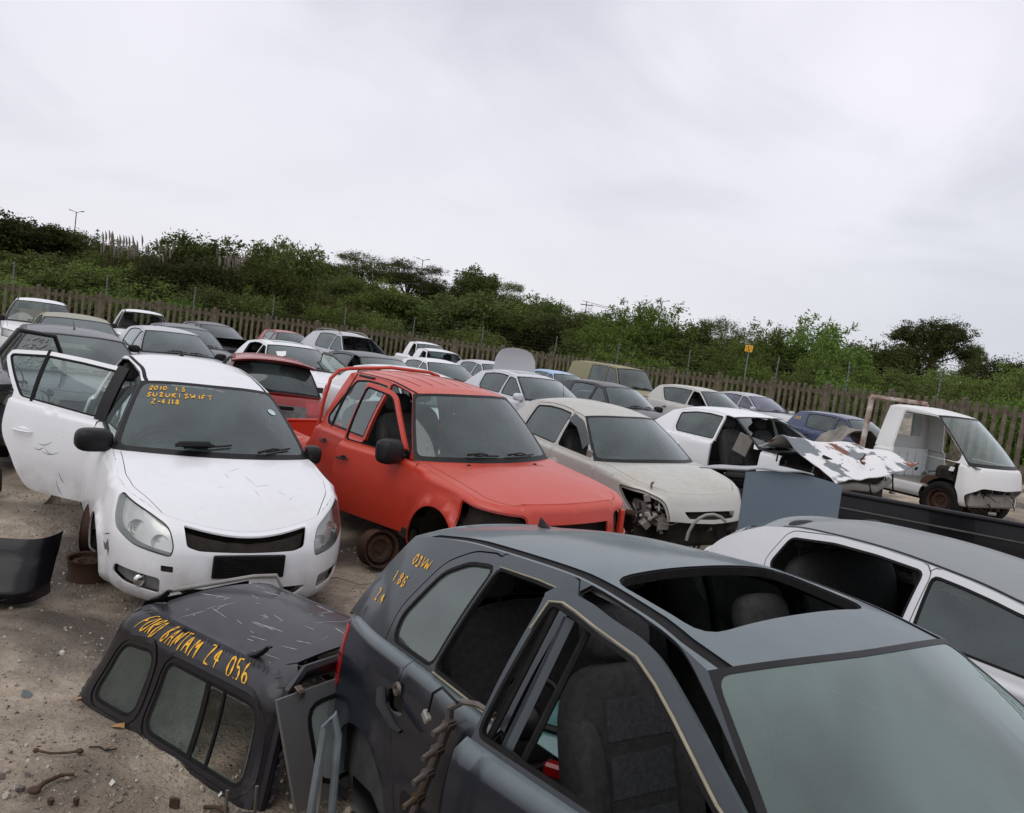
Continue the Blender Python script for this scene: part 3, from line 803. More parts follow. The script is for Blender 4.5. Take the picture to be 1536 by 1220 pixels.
# ------------------------------------------------------------------ camera, light, sky
def setup():
    cam = bpy.data.cameras.new('camera'); o = bpy.data.objects.new('camera', cam); COL.objects.link(o)
    cam.sensor_width = 36; cam.lens = 36 * 1223 / 1536; cam.clip_start = .05; cam.clip_end = 3000
    p, r = radians(4.1), radians(7.9)
    fw = V((0, cos(p), -sin(p))); rt = V((1, 0, 0)); up = rt.cross(fw)
    r2 = rt * cos(r) + up * sin(r); u2 = up * cos(r) - rt * sin(r)
    M3 = Matrix((r2, u2, -fw)).transposed(); o.matrix_world = Matrix.Translation((0, 0, 2.07)) @ M3.to_4x4()
    SC.camera = o
    w = bpy.data.worlds.new('World'); SC.world = w; w.use_nodes = True; nt = w.node_tree; nt.nodes.clear(); l = nt.links
    out = N(nt, 'ShaderNodeOutputWorld'); sky = N(nt, 'ShaderNodeTexSky', sky_type='NISHITA', sun_disc=False)
    sky.sun_elevation = radians(58); sky.sun_rotation = radians(210); sky.air_density = 1.5; sky.dust_density = 3
    b1 = N(nt, 'ShaderNodeBackground'); b1.inputs[1].default_value = .10; l.new(sky.outputs[0], b1.inputs[0])
    tc = N(nt, 'ShaderNodeTexCoord'); sp = N(nt, 'ShaderNodeSeparateXYZ'); l.new(tc.outputs['Generated'], sp.inputs[0])
    # project the direction on a cloud deck
    zc = N(nt, 'ShaderNodeMath', operation='MAXIMUM'); l.new(sp.outputs[2], zc.inputs[0]); zc.inputs[1].default_value = .0
    za = mul(nt, zc.outputs[0], .22, 'ADD')
    dx = mul(nt, sp.outputs[0], za, 'DIVIDE'); dy = mul(nt, sp.outputs[1], za, 'DIVIDE')
    cb = N(nt, 'ShaderNodeCombineXYZ'); l.new(dx, cb.inputs[0]); l.new(dy, cb.inputs[1])
    def cloud(scale, lo, hi, det, dist, z):
        cb2 = N(nt, 'ShaderNodeMapping'); l.new(cb.outputs[0], cb2.inputs[0]); cb2.inputs['Location'].default_value = (z, z * 2.1, z)
        n = N(nt, 'ShaderNodeTexNoise'); n.inputs['Scale'].default_value = scale; n.inputs['Detail'].default_value = det; n.inputs['Distortion'].default_value = dist
        n.inputs['Roughness'].default_value = .5
        l.new(cb2.outputs[0], n.inputs['Vector']); mr = N(nt, 'ShaderNodeMapRange', interpolation_type='SMOOTHSTEP'); mr.inputs['From Min'].default_value = lo; mr.inputs['From Max'].default_value = hi
        l.new(n.outputs['Fac'], mr.inputs['Value']); return mr.outputs[0]
    c1 = cloud(.55, .35, .68, 5, .5, 3.1); c2 = cloud(1.5, .42, .70, 8, .5, 7.7)
    col = mix(nt, c1, (.90, .88, .955), (.71, .705, .78))
    col = mix(nt, mul(nt, c2, .6), col, (.56, .565, .64))
    up = N(nt, 'ShaderNodeMapRange', interpolation_type='SMOOTHSTEP'); up.inputs['From Min'].default_value = .0; up.inputs['From Max'].default_value = .35
    l.new(sp.outputs[2], up.inputs['Value'])
    # thinner, darker cloud low in the east (right), brighter deck overhead
    rx = N(nt, 'ShaderNodeMapRange', interpolation_type='SMOOTHSTEP'); rx.inputs['From Min'].default_value = .1; rx.inputs['From Max'].default_value = .6; l.new(sp.outputs[0], rx.inputs['Value'])
    low = mix(nt, rx.outputs[0], (.80, .80, .86), (.60, .63, .70))
    col = mix(nt, up.outputs[0], low, col)
    b2 = N(nt, 'ShaderNodeBackground'); l.new(col, b2.inputs[0]); b2.inputs[1].default_value = 1.06
    ms = N(nt, 'ShaderNodeMixShader'); ms.inputs[0].default_value = .90; l.new(b1.outputs[0], ms.inputs[1]); l.new(b2.outputs[0], ms.inputs[2])
    l.new(ms.outputs[0], out.inputs[0])
    s = bpy.data.lights.new('sun', 'SUN'); s.energy = .8; s.angle = radians(50); s.color = (1, .97, .92)
    so = bpy.data.objects.new('sun', s); COL.objects.link(so)
    el, az = radians(58), radians(30)
    d = V((-sin(az) * cos(el), -cos(az) * cos(el), sin(el)))
    so.rotation_euler = d.to_track_quat('Z', 'Y').to_euler(); so.location = d * 60
    vs = SC.view_settings; vs.view_transform = 'Standard'; vs.look = 'None'; vs.exposure = .06; vs.gamma = 1
setup()
# ------------------------------------------------------------------ body plans of the vehicles
P_PICK = dict(W=.87, xF=2.25, xR=-2.75, rF=.26, rR=.12, bowF=.14, bowR=.02, xa=1.5, xb=-2.4, sill=.40, r=.05, E=[(-2.8, .88), (-1.3, .89), (-1.1, 1.10), (0, 1.10), (.85, 1.09), (1.2, 1.06), (1.8, 1.00), (2.25, .92)],
    C=[(-2.8, 0), (-1, 0), (.85, .03), (1.5, .05), (2.2, .03)], p=[(-2.8, .83), (-1, .84), (0, .85), (1.2, .845), (2.2, .81)], f=[(.3, -.05), (.5, 0), (.8, -.02), (.95, -.06), (1.2, -.1)], fr=[(.3, 0), (1, 0)],
    dw=[(.35, -.04), (.5, -.01), (.8, 0), (1.0, -.02), (1.15, -.05)], wf=1.5, wr=-1.55, wz=.44, ra=.40, flare=.06, wsb=1.12, wsbc=.88, wst=.50, wstc=.38, ab=.015,
    zr=[(.5, 1.60), (.3, 1.635), (-.3, 1.68), (-.9, 1.67), (-1.1, 1.64)], T=.28, K=.28, Cr=.05, rgt=-1.02, rgtc=-1.00, rgb=-1.12, rgbc=-1.10, bp=-.08, df0=.98, dr1=-1.02, h=.07, gutter=.03, pf=.03, deck=0)
P_GOLF = dict(W=.8675, xF=2.12, xR=-2.02, rF=.28, rR=.17, bowF=.15, bowR=.10, xa=1.1, xb=-1.3, sill=.19, r=.04, E=[(-2.05, .93), (-1.6, .97), (-1.2, .97), (0, .94), (.8, .925), (1.4, .87), (2.1, .72)],
    C=[(-2, .01), (.8, .03), (1.2, .06), (2.0, .04)], p=[(-2.05, .78), (-1.3, .85), (0, .86), (1.3, .85), (2.1, .78)], f=[(.15, -.1), (.3, -.02), (.5, 0), (.7, -.05), (.9, -.14)],
    fr=[(.15, -.05), (.3, 0), (.5, 0), (.62, -.05), (.95, -.08)], dw=[(.15, -.06), (.3, -.015), (.6, 0), (.82, -.015), (.97, -.05)], wf=1.256, wr=-1.256, wz=.30, ra=.335,
    wsb=1.06, wsbc=.80, wst=.36, wstc=.29, zr=[(.45, 1.29), (.29, 1.33), (0, 1.39), (-.45, 1.43), (-1.0, 1.42), (-1.6, 1.355)], T=.40, K=.34, Cr=.045, rgt=-1.66, rgtc=-1.56, rgb=-1.93, rgbc=-1.80, rb=.02,
    bp=-.14, df0=.88, dr1=-1.02, h=.055, gutter=.045, pf=.035)
P_CORSA = dict(W=.823, xF=2.0, xR=-2.14, rF=.3, rR=.3, bowF=.17, bowR=.10, xa=1.0, xb=-1.4, sill=.19, r=.05, E=[(-2.15, .93), (-1.9, .98), (-1.2, .965), (0, .945), (.75, .94), (1.2, .90), (1.6, .83), (2.0, .68)],
    C=[(-2.1, .03), (-1.2, .04), (.75, .03), (1.1, .07), (1.9, .05)], p=[(-2.15, .74), (-1.2, .81), (0, .823), (1.2, .815), (1.6, .79), (2.0, .73)], f=[(.15, -.1), (.3, -.02), (.45, 0), (.6, -.04), (.75, -.12), (.9, -.22)],
    wf=1.25, wr=-1.24, wz=.30, ra=.33, wsb=1.0, wsbc=.72, wst=.24, wstc=.12, zr=[(.3, 1.34), (.1, 1.37), (-.4, 1.415), (-.9, 1.40), (-1.25, 1.34)], T=.38, K=.36, Cr=.05, rgt=-1.22, rgtc=-1.16, rgb=-1.72, rgbc=-1.60, rb=-.02,
    bp=-.12, df0=.82, dr1=-1.0, h=.06, gutter=0, pf=.03)
P_SEDAN = dict(P_CORSA, W=.86, xF=2.2, xR=-2.3, wf=1.33, wr=-1.33, wsb=1.02, wsbc=.74, wst=.16, wstc=.03, zr=[(.2, 1.35), (0, 1.385), (-.5, 1.43), (-1.0, 1.41), (-1.35, 1.36)], rgt=-1.38, rgtc=-1.32, rgb=-1.92, rgbc=-1.82,
    p=[(-2.3, .76), (-1.3, .845), (0, .86), (1.3, .85), (1.7, .82), (2.2, .76)], E=[(-2.3, .97), (-1.9, 1.0), (-1.2, .99), (0, .96), (.75, .95), (1.2, .92), (1.7, .85), (2.2, .70)], C=[(-2.3, .03), (-1.2, .04), (.75, .04), (1.2, .07), (2.1, .05)], bp=-.2, dr1=-1.1, h=.09)
P_HATCH = dict(P_CORSA, xF=1.95, xR=-1.85, rR=.15, bowR=.12, rgt=-1.48, rgtc=-1.40, rgb=-1.77, rgbc=-1.64, rb=.04, zr=[(.3, 1.35), (.1, 1.385), (-.4, 1.43), (-1.0, 1.42), (-1.5, 1.36)],
    E=[(-1.9, 1.0), (-1.2, .98), (0, .95), (.75, .94), (1.2, .90), (1.6, .83), (1.95, .68)], p=[(-1.9, .76), (-1.2, .81), (0, .823), (1.2, .815), (1.6, .79), (2.0, .73)], rwt=-1.05, h=.09)
P_SUV = dict(BASE, W=.90, xF=2.2, xR=-2.35, sill=.36, wf=1.27, wr=-1.27, wz=.40, ra=.42, rF=.2, rR=.12, bowF=.1, bowR=.04, flare=.02, E=[(-2.4, 1.16), (0, 1.15), (.8, 1.14), (1.3, 1.11), (2.2, 1.02)], C=[(-2.4, 0), (.8, .02), (1.3, .04), (2.2, .02)],
    p=[(-2.4, .86), (0, .90), (1.3, .89), (2.2, .84)], f=[(.3, -.05), (.6, 0), (.9, -.01), (1.1, -.04)], fr=[(.3, 0), (1.2, -.02)], dw=[(.3, -.03), (.6, 0), (1.0, -.02), (1.2, -.04)],
    wsb=1.02, wsbc=.90, wst=.56, wstc=.46, zr=[(.5, 1.80), (.3, 1.84), (-.4, 1.87), (-1.8, 1.87), (-2.3, 1.83)], T=.17, K=.1, Cr=.05, rgt=-2.22, rgtc=-2.2, rgb=-2.3, rgbc=-2.28, bp=-.0, df0=.95, dr1=-.95, rwt=-.92, rwe=-.90, h=.10, gutter=.03)
P_WAGON = dict(P_HATCH, xF=2.2, xR=-2.2, rR=.15, W=.88, wf=1.35, wr=-1.35, wsb=1.0, wsbc=.76, wst=.20, wstc=.08, sill=.28, wz=.36, ra=.37, zr=[(.2, 1.50), (0, 1.54), (-.5, 1.59), (-1.2, 1.58), (-1.9, 1.50)], rgt=-1.8, rgtc=-1.72, rgb=-2.15, rgbc=-2.05, rwt=-1.15,
    E=[(-2.2, 1.10), (-1.2, 1.08), (0, 1.05), (.75, 1.04), (1.3, 1.0), (2.2, .82)], p=[(-2.2, .80), (-1.2, .87), (0, .88), (1.3, .87), (1.7, .84), (2.2, .78)], bp=-.15, dr1=-1.08)
P_TRUCK = dict(BASE, W=.80, xF=1.95, xR=.0, rF=.22, rR=.1, bowF=.10, bowR=0, xa=1.45, xb=.2, sill=.42, r=.03, E=[(0, 1.12), (.8, 1.10), (1.4, 1.08), (1.95, 1.02)], C=[(0, 0), (1.4, .02), (1.95, .02)], p=[(0, .80), (1.2, .80), (1.95, .76)],
    f=[(.3, -.02), (.6, 0), (.9, -.03), (1.1, -.08)], fr=[(.3, 0), (1.2, 0)], dw=[(.3, -.03), (.6, 0), (1.0, -.02), (1.2, -.03)], wf=1.35, wr=-1.2, wz=.42, ra=.36, flare=.0,
    wsb=1.84, wsbc=1.70, wst=1.10, wstc=.98, zr=[(1.1, 1.74), (.9, 1.79), (.5, 1.83), (.1, 1.82)], T=.17, K=.08, Cr=.05, rgt=.08, rgtc=.10, rgb=.02, rgbc=.04, bp=.32, df0=1.6, dr1=.1, h=.06, pf=.03, ab=.03)
# ================================================================== the white hatchback
def swift():
    P = dict(W=.845, xF=1.99, xR=-1.74, rF=.32, rR=.10, bowF=.20, xa=.95, E=[(-1.72, 1.0), (-1, 1.03), (0, .985), (.7, .965), (1.1, .925), (1.5, .835), (1.78, .725), (2.0, .60)],
        C=[(-1.7, .02), (.5, .03), (1.0, .07), (1.5, .075), (1.9, .03)], p=[(-1.75, .74), (-1, .835), (0, .84), (.8, .835), (1.3, .835), (1.65, .80), (2, .74)],
        f=[(.15, -.10), (.25, -.02), (.42, 0), (.58, -.02), (.68, -.06), (.8, -.14), (.95, -.22)], dw=[(.15, -.07), (.3, -.02), (.6, 0), (.85, -.025), (1.0, -.055)],
        wf=1.2, wr=-1.19, wz=.30, ra=.335, wsb=.98, wsbc=.70, wst=.20, wstc=.08, zr=[(.3, 1.37), (.1, 1.405), (-.4, 1.455), (-.9, 1.455), (-1.5, 1.39)], T=.36, K=.42, Cr=.055,
        rgt=-1.5, rgtc=-1.42, rgb=-1.72, rgbc=-1.62, bp=-.16, df0=.80, dr1=-1.0, flare=.028, r=.05, h=.06, sill=.24, gutter=.03, pf=.03)
    c = Car('hatchback', P, M['white'], 'white hatchback with yellow handwriting on the windscreen and its rear door wide open', loc=(-2.66, 6.97), yaw=-57.5, tilt=(-.5, 3.4), loc_z=-.01)
    fw, rw = c.autowin(); c.doors(fw, rw, frame=.045)
    zz = c.zb(-.8); c.green_layers.append(('rseal', [(-.83, zz), (-.80, zz), (-.86, 1.5), (-.89, 1.5)]))
    al = [c.A(t / 8) for t in range(9)]
    c.green_layers.insert(0, ('black', [(x - .06, z) for x, z in al] + [(x + .05, z) for x, z in al[::-1]]))
    c.green_layers = [('fframe' if l[0] == 'fdoor' else l[0], l[1]) for l in c.green_layers]
    c.meta['fframe'] = ('door#f@', M['black'], 0, .03)
    c.green_layers.append(('rblack', [(P['bp'] - .055, zz - .1), (P['bp'] + .05, zz - .1), (P['bp'] + .05, 1.5), (P['bp'] - .055, 1.5)])); c.meta['rblack'] = ('door#r@', M['black'], .0, .03)
    c.green_layers.append(('rwin', [(0, 0), (.001, 0), (0, .001)]))
    # black window frames along the doors
    c.meta['body'] = ('body', M['white'], 0, .012)
    qf = c.qx
    # front: upper grille, number plate holder, lower grille, lamps
    z = lambda q, k=0: c.ztop(q) - k
    hl = rnd([(.545, .575), (.53, .63), (.565, z(.565, .05)), (.70, z(.70, .03)), (.95, z(.95, .016)), (.965, .73), (.93, .665), (.78, .60)], [.02, .05, .08, .06, .03, .06, .06, .05])
    c.lampset(hl, .05, [(.635, .63, .048), (.79, .68, .050)])
    c.side_layers += [('bumpgap', [(0, 0), (.001, 0), (0, .001)]),
        ('grille', rnd([(-.05, .615), (.36, .617), (.44, .638), (.47, z(.47) - .012)] + [(q_, z(q_) - .012) for q_ in (.40, .32, .24, .16, .08, 0)] + [(-.05, z(0) - .012)], [0, .03, .02, .02] + [0] * 7))]
    c.side_layers += [('grille2', rnd([(-.05, .31), (.42, .31), (.50, .37), (-.05, .385)], [0, .03, .03, 0])),
        ('foggap', rnd([(.60, .32), (.84, .33), (.95, .37), (.92, .435), (.60, .425)], .025)), ('hookgap', rnd([(.52, .47), (.60, .47), (.60, .51), (.52, .51)], .008), -1)]
    c.side_layers += [('gap', rnd([(qf(1.60), .52), (qf(1.50), .56), (qf(1.50), .567), (qf(1.60), .529)], .0))]
    c.meta.update({'bumpgap': ('body', M['dark'], -.01, 0), 'foggap': ('fog_lamp_housing@', M['greytrim'], -.035, 0), 'hookgap': ('front_bumper', M['dark'], -.02, 0), 'grille': ('grille', M['dark'], -.05, 0), 'grille2': ('lower_grille', M['dark'], -.05, 0),
        'chip': ('body', plain('torn_plastic', (.13, .10, .08), .8), .001, 0), 'lip': ('front_bumper', M['white'], 0, .03)})
    c.side_layers += [('gap', [(1.02, .60), (1.16, .565), (qf(1.55), .52), (qf(1.55), .513), (1.16, .558), (1.02, .593)])]
    c.side_layers.append(('chip', [(1.00, .50), (1.04, .56), (1.10, .51), (1.15, .52), (1.11, .47), (1.05, .485), (1.02, .45)], -1))
    # bonnet shut line
    e = [c.skirt(q, c.ztop(q)) for q in [qf(.78) * i / 40 for i in range(41)]]
    b = [(p[0] - .02, p[1] * .935) for p in e]
    b = [(p[0] + .12 * smooth((.66 - p[1]) / .3), p[1]) for p in b]; b = b + [(.93, 0)]; bb = b + [(x, -y) for x, y in b[::-1] if y > 1e-4]
    c.top_layers = [('gap', inset(bb, -.005)), ('bonnet', bb)]
    m_scratch = ('bonnet', plain('scratched_paint', (.35, .34, .33), .6), .0015, 0)
    c.meta['scr'] = m_scratch
    for (x, y, L, a) in ((1.35, .1, .16, .4), (1.42, .18, .12, 1.9), (1.30, -.05, .1, .2), (1.5, .3, .1, .9), (1.55, .36, .07, 2.4), (1.52, .12, .09, .3), (1.2, .02, .14, 2.2), (1.46, -.12, .05, 1)):
        d = V((cos(a), sin(a))) * L; nn = V((-sin(a), cos(a))) * .0022
        c.top_layers.append(('scr', [(x - d.x / 2, y - d.y / 2), (x + nn.x, y + nn.y), (x + d.x / 2, y + d.y / 2), (x - nn.x, y - nn.y)]))
    c.shell(); c.inside()
    # rear right door thrown open
    s_ = c.skirt(c.qx(P['bp'] - .01), .8); hx, hy = P['bp'] - .005, -s_[1] + .02
    c.xform['door#rR'] = Matrix.Translation((hx, hy, 0)) @ Matrix.Rotation(radians(48), 4, 'Z') @ Matrix.Translation((-hx, -hy, 0))
    c.plabel['door#rR'] = 'rear door standing wide open with scratches on its skin'
    c.mirror('R', .60, 1.02, size=(.11, .26, .17), out=.14); c.mirror('L', .60, 1.0, size=(.09, .14, .15), out=.07)
    for k in 'fr':
        for sd in 'LR': c.handle(k, sd, (P['bp'] + .22) if k == 'f' else (P['dr1'] + .30), .80, M['white'])
    c.wiper(-.28, .045, .06, .09); c.wiper(.25, .04, .55, .085, '#2')
    m, i = c.mb('folded_vent_grille', M['black']); mm = MB(); p = V(c.ws(-.20, .055)); R_ = Matrix.Translation(p + V((.03, -.02, .04))) @ Euler((0, radians(-20), radians(10))).to_matrix().to_4x4()
    box(mm, (0, 0, 0), (.10, .24, .03), .006)
    for k in range(9): box(mm, (0, -.1 + .025 * k, .018), (.085, .006, .008))
    mm.xf(R_); m.add(mm.v, mm.f, i); m.custom = False
    # number plate holder
    m, i = c.mb('number_plate_holder', M['black']); p = V(c.skirt(0, .565)); mm = MB(); box(mm, (0, 0, 0), (.02, .47, .155), .008)
    for a in range(7):
        for b_ in range(10): 
            if (a + b_) % 7: box(mm, (.013, -.2 + .0445 * b_, -.055 + .018 * a), (.006, .036, .005), mi=0)
    mm.xf(Matrix.Translation(p + V((.02, 0, -.03))) @ Matrix.Rotation(radians(-4), 4, 'Y')); m.add(mm.v, mm.f, i); m.custom = False
    for sg in (1, -1):
        m, i = c.mb('fog_lamp' + ('#L' if sg > 0 else '#R'), M['chrome']); q = .72; p = V(c.skirt(q, .375)); p.y *= sg
        if sg < 0:
            ellip(m, p - V((.02, 0, 0)), (.02, .042, .042), 14, 8, mi=i); m.custom = False
    # aerial base on the roof
    m, i = c.mb('aerial_base', M['black']); p = V(c.roof(-1.25, 0)); box(m, p + V((0, 0, .012)), (.07, .04, .025), .01, mi=i); tube(m, [p, p + V((-.02, 0, .05))], .008, 6, i)
    # licence disc
    m, i = c.mb('licence_disc', plain('paper_disc', (.55, .70, .72), .5)); p = V(c.ws(.55, .40)); n_ = (V(c.ws(.56, .40)) - p).cross(V(c.ws(.55, .41)) - p).normalized()
    mm = MB(); lathe(mm, [(0, 0), (.036, 0)], 20); mm.xf(Matrix.Translation(p + n_ * .003) @ n_.to_track_quat('Z', 'Y').to_matrix().to_4x4()); m.add(mm.v, mm.f, i); m.custom = False
    m, i = c.mb('windscreen/yellow_writing', M['yellowpaint'])
    def wm(a, b):
        e = .004; p = V(c.ws(a, b)); n_ = (V(c.ws(a + e, b)) - p).cross(V(c.ws(a, b + e)) - p).normalized()
        return p, (n_ if n_.z > 0 else -n_)
    write(m, '2010', wm, -.60, .515, .034, .036, .0055); write(m, '1.5', wm, -.37, .51, .036, .034, .0055)
    write(m, 'SUZUKI', wm, -.60, .452, .036, .042, .0055); write(m, 'SWIFT', wm, -.28, .452, .038, .045, .0055)
    write(m, 'Z-4118', wm, -.545, .39, .040, .036, .0055)
    # scratches on the open door
    m, i = c.mb('door#rR/scratch', plain('scuff', (.10, .10, .11), .7))
    X = c.xform['door#rR']
    for (x, z0, L, a) in ((-.62, .72, .12, .3), (-.66, .68, .10, .2), (-.55, .69, .09, -.3), (-.58, .66, .16, .15), (-.42, .45, .13, -1.1), (-.40, .52, .10, -.9)):
        pts = []
        for k in range(9): t = k / 8; p = V(c.skirt(c.qx(x + cos(a) * L * t), z0 + sin(a) * L * t - .02 * sin(pi * t))); pts.append(V((p.x, -p.y - .001, p.z)))
        tube(m, pts, [.0005 + .0022 * sin(pi * k / 8) for k in range(9)], 4, i)
    c.done(); c.root.name = 'hatchback'
    return c
# ================================================================== the dark hatchback in front
def golf():
    P = dict(P_GOLF, bp=-.36, seatx=-.12, pf=.022); PT = paint_mat('blue_black_paint', (.010, .012, .018), .32, .74, (.19, .235, .245), coat=.5, grime=.12, side=.0, spec=.22, even=.75)  # pale teal on up-facing paint: dust plus the sky's reflection put into the colour
    c = Car('hatchback', P, PT, 'dark blue-black hatchback with an open sunroof, nearest to the camera', loc=(1.0, 2.57), yaw=-57.2, tilt=(-.1, -5.2), loc_z=-.06)
    bp = P['bp']; zl = lambda x: c.zb(x) + .025; zt = lambda x: c.zr(x) - .06
    fw = [(.70, zl(.7) + .0), (.52, 1.09), (.33, 1.21), (.12, 1.30), (.0, zt(0) - .01), (-.15, zt(-.15)), (bp + .09, zt(bp)), (bp + .05, zl(bp))]
    rw = [(bp - .05, zl(bp)), (bp - .02, zt(bp)), (-.58, zt(-.58)), (-.80, zt(-.80)), (-.86, zl(-.86))]
    qw = [(-.895, zl(-.9)), (-.835, zt(-.83)), (-1.0, zt(-1.0) - .015), (-1.13, zt(-1.13) - .07), (-1.26, zl(-1.2) + .08), (-1.24, zl(-1.2))]
    fz_ = pchip(sorted([(.70, zl(.7)), (.60, 1.03), (.45, 1.125), (.30, 1.215), (.12, 1.30), (-.02, zt(0) - .008), (-.15, zt(-.15)), (bp + .09, zt(bp))]))
    fw = [(.70 + (bp + .09 - .70) * k / 18, fz_(.70 + (bp + .09 - .70) * k / 18)) for k in range(19)] + [(bp + .05, zl(bp))]
    c.doors(fw, rw, frame=.062)
    # the rear door's frame takes in the fixed quarter pane
    g = [(p[0], p[1] if p[1] > 1.05 else p[1] - .12) for p in inset(rnd(qw, .04, 3), -.05)]
    j = [k for k, l in enumerate(c.green_layers) if l[0] == 'rdoor'][0]
    c.green_layers.insert(j - 1, ('gap', inset(g, -.006))); c.green_layers.insert(j + 1, ('rdoor', g))
    qq = rnd(qw, .04, 3); c.green_layers += [('rseal', inset(qq, -.013)), ('rqwin', qq)]
    c.meta.update({'fwinR': None, 'rwinR': None, 'ws': ('windscreen', M['teal_glass'], -.002, 0), 'rqwin': ('door#r@/quarter_window', M['dusty_glass'], -.008, 0), 'sunlip': ('roof', M['rubber'], -.006, .03),
        'gutter': ('roof', M['rubber'], -.006, 0), 'beltL': None})
    sr = rnd([(.16, -.45), (.11, .40), (-.31, .41), (-.29, -.43)], .09)
    c.roof_layers = [('sunlip', inset(sr, -.008)), ('hole', sr)]; c.meta['hole'] = None
    # tail lamp on the rear corner, black bumpers and rub strip
    L = c.Q - c.L5 - c.L4
    tl = rnd([(L - .06, .66), (L - .02, .93), (L + .26, .93), (L + .30, .66)], .03); c.side_layers += [('gap', inset(tl, -.006)), ('tail', tl)]
    tw = rnd([(L + .02, .76), (L + .02, .82), (L + .29, .82), (L + .29, .76)], .01); c.side_layers.append(('tailw', tw)); c.meta['tailw'] = ('tail_light@', M['lens'], .006, 0)
    c.meta['tailw'] = ('tail_light@', plain('pale_lens', (.35, .33, .32), .2), .005, 0)
    c.side_layers += [('gap', [(c.qx(-1.66), .52), (c.Q + .1, .52), (c.Q + .1, .528), (c.qx(-1.66), .528)]), ('strip', rnd([(c.qx(.80), .50), (c.qx(-.85), .50), (c.qx(-.85), .56), (c.qx(.80), .56)], .01))]
    hw = c.lampset(rnd([(.42, .60), (.42, .76), (c.qx(1.66), .77), (c.qx(1.60), .62)], .05), .05, [(.62, .68, .06), (.85, .69, .05)])
    c.side_layers.append(('grille', rnd([(-.05, .63), (.36, .63), (.36, .73), (-.05, .73)], .01)))
    # door lock hole and missing handle skin
    hq = c.qx(-.93); hp = rnd([(hq, .79), (hq + .15, .78), (hq + .15, .86), (hq, .86)], .035); c.side_layers.append(('pocket', hp, -1)); c.meta['pocket'] = ('door#r@', M['dark'], -.03, 0)
    e = [c.skirt(q, c.ztop(q)) for q in [c.qx(.9) * i / 40 for i in range(41)]]; b = [(p[0] - .03, p[1] * .93) for p in e] + [(1.0, 0)]; bb = b + [(x, -y) for x, y in b[::-1] if y > 1e-4]
    c.top_layers = [('gap', inset(bb, -.005)), ('bonnet', bb)]
    c.shell(); c.inside(linermat=M['trim'])
    s_ = c.skirt(c.qx(.86), .8); hx, hy = .87, -s_[1] + .02
    c.xform['door#fR'] = Matrix.Translation((hx, hy, 0)) @ Matrix.Rotation(radians(6), 4, 'Z') @ Matrix.Translation((-hx, -hy, 0))
    c.plabel['door#fR'] = 'front door standing ajar without its window'
    c.handle('r', 'L', -.78, .8, PT); c.handle('f', 'L', .2, .8, PT)
    # loose handle strap on the rear door
    m, i = c.mb('door#rR/handle', M['black']); y = lambda x, z: -c.skirt(c.qx(x), z)[1]
    tube(m, [(-1.10, y(-1.1, .84) - .02, .845), (-1.02, y(-1.0, .82) - .05, .82), (-.88, y(-.9, .8) - .055, .785), (-.84, y(-.85, .8) - .045, .78)], [.02, .022, .018, .012], 8, i, flat=.55)
    m, i = c.mb('door#rR/lock_barrel', M['steel']); p = V((-1.0, y(-1.0, .87) - .004, .875)); mm = MB(); lathe(mm, [(.0, .004), (.012, .004), (.014, .012), (.024, .012), (.028, 0)], 16)
    mm.xf(Matrix.Translation(p) @ Matrix.Rotation(radians(90), 4, 'X')); m.add(mm.v, mm.f, i); m.custom = False
    # window channel: pale dried sealant around the empty frames
    seal = plain('dried_sealant', (.30, .27, .19), .8, var=.3)
    m, i = c.mb('door#fR/sealant', seal); X = lambda x, z, o=.004: V((x, -c.Ys(x, z) - o, z))
    top = [(x, fz_(x) + .022) for x in [.52 - (.52 - bp - .10) * k / 8 for k in range(9)]]; pts = []
    for a, b2 in zip(top, top[1:]): pts += [X(lerp(a[0], b2[0], t), lerp(a[1], b2[1], t)) for t in (0, .33, .66)]
    tube(m, [X(.60, 1.05), X(.56, 1.085)] + pts + [X(bp + .075, zt(bp) + .006), X(bp + .06, zt(bp) - .08)], .006, 5, i, flat=.6)
    m, i = c.mb('door#rR/sealant', seal); tube(m, [X(bp - .02, zt(bp) + .012), X(-.55, zt(-.55) + .014), X(-.80, zt(-.80) + .012)], .0045, 5, i, flat=.6)
    tube(m, [X(bp - .05, zl(bp) - .015), X(-.6, zl(-.6) - .015), X(-.86, zl(-.86) - .015)], .005, 5, i, flat=.6)
    # channels inside the empty front window
    m, i = c.mb('door#fR/window_channel', PT)
    for x0, x1, w in ((bp + .16, bp + .12, .05),):
        tube(m, [X(x0, zt(bp) - .03, -.035), X(x1, .75, -.05)], [w * .6] * 2, 6, i, flat=.3)
    m, i = c.mb('door#fR/glass_run', M['rubber']); tube(m, [X(bp + .10, zt(bp) - .01, -.02), X(bp + .06, .9, -.03)], .012, 6, i); tube(m, [X(bp + .25, zt(bp) - .02, -.04), X(bp + .20, .78, -.05)], .012, 6, i)
    # aerial stub, scraps on the rear bench
    m, i = c.mb('aerial', M['black']); p = V(c.roof(-1.30, 0)); mm = MB()
    mm.add([p + V(a) for a in ((.035, .014, 0), (.035, -.014, 0), (-.04, -.014, 0), (-.04, .014, 0), (-.036, .004, .045), (-.036, -.004, .045), (-.02, 0, .04))], [(0, 1, 6), (1, 2, 5, 6), (2, 3, 4, 5), (3, 0, 6, 4), (4, 6, 5), (0, 3, 2, 1)])
    m.add(mm.v, mm.f, i); m.custom = False
    m, i = c.mb('door#rR/yellow_writing', M['yellowpaint'])
    m, i = c.mb('yellow_writing', M['yellowpaint'])
    def wm(a, b): x, z = a, b; p = V((x, -c.Ys(x, z), z)); pa = V((x + .004, -c.Ys(x + .004, z), z)) - p; pb = V((x, -c.Ys(x, z + .004), z + .004)) - p; n_ = pa.cross(pb).normalized(); return p, (n_ if n_.y < 0 else -n_)
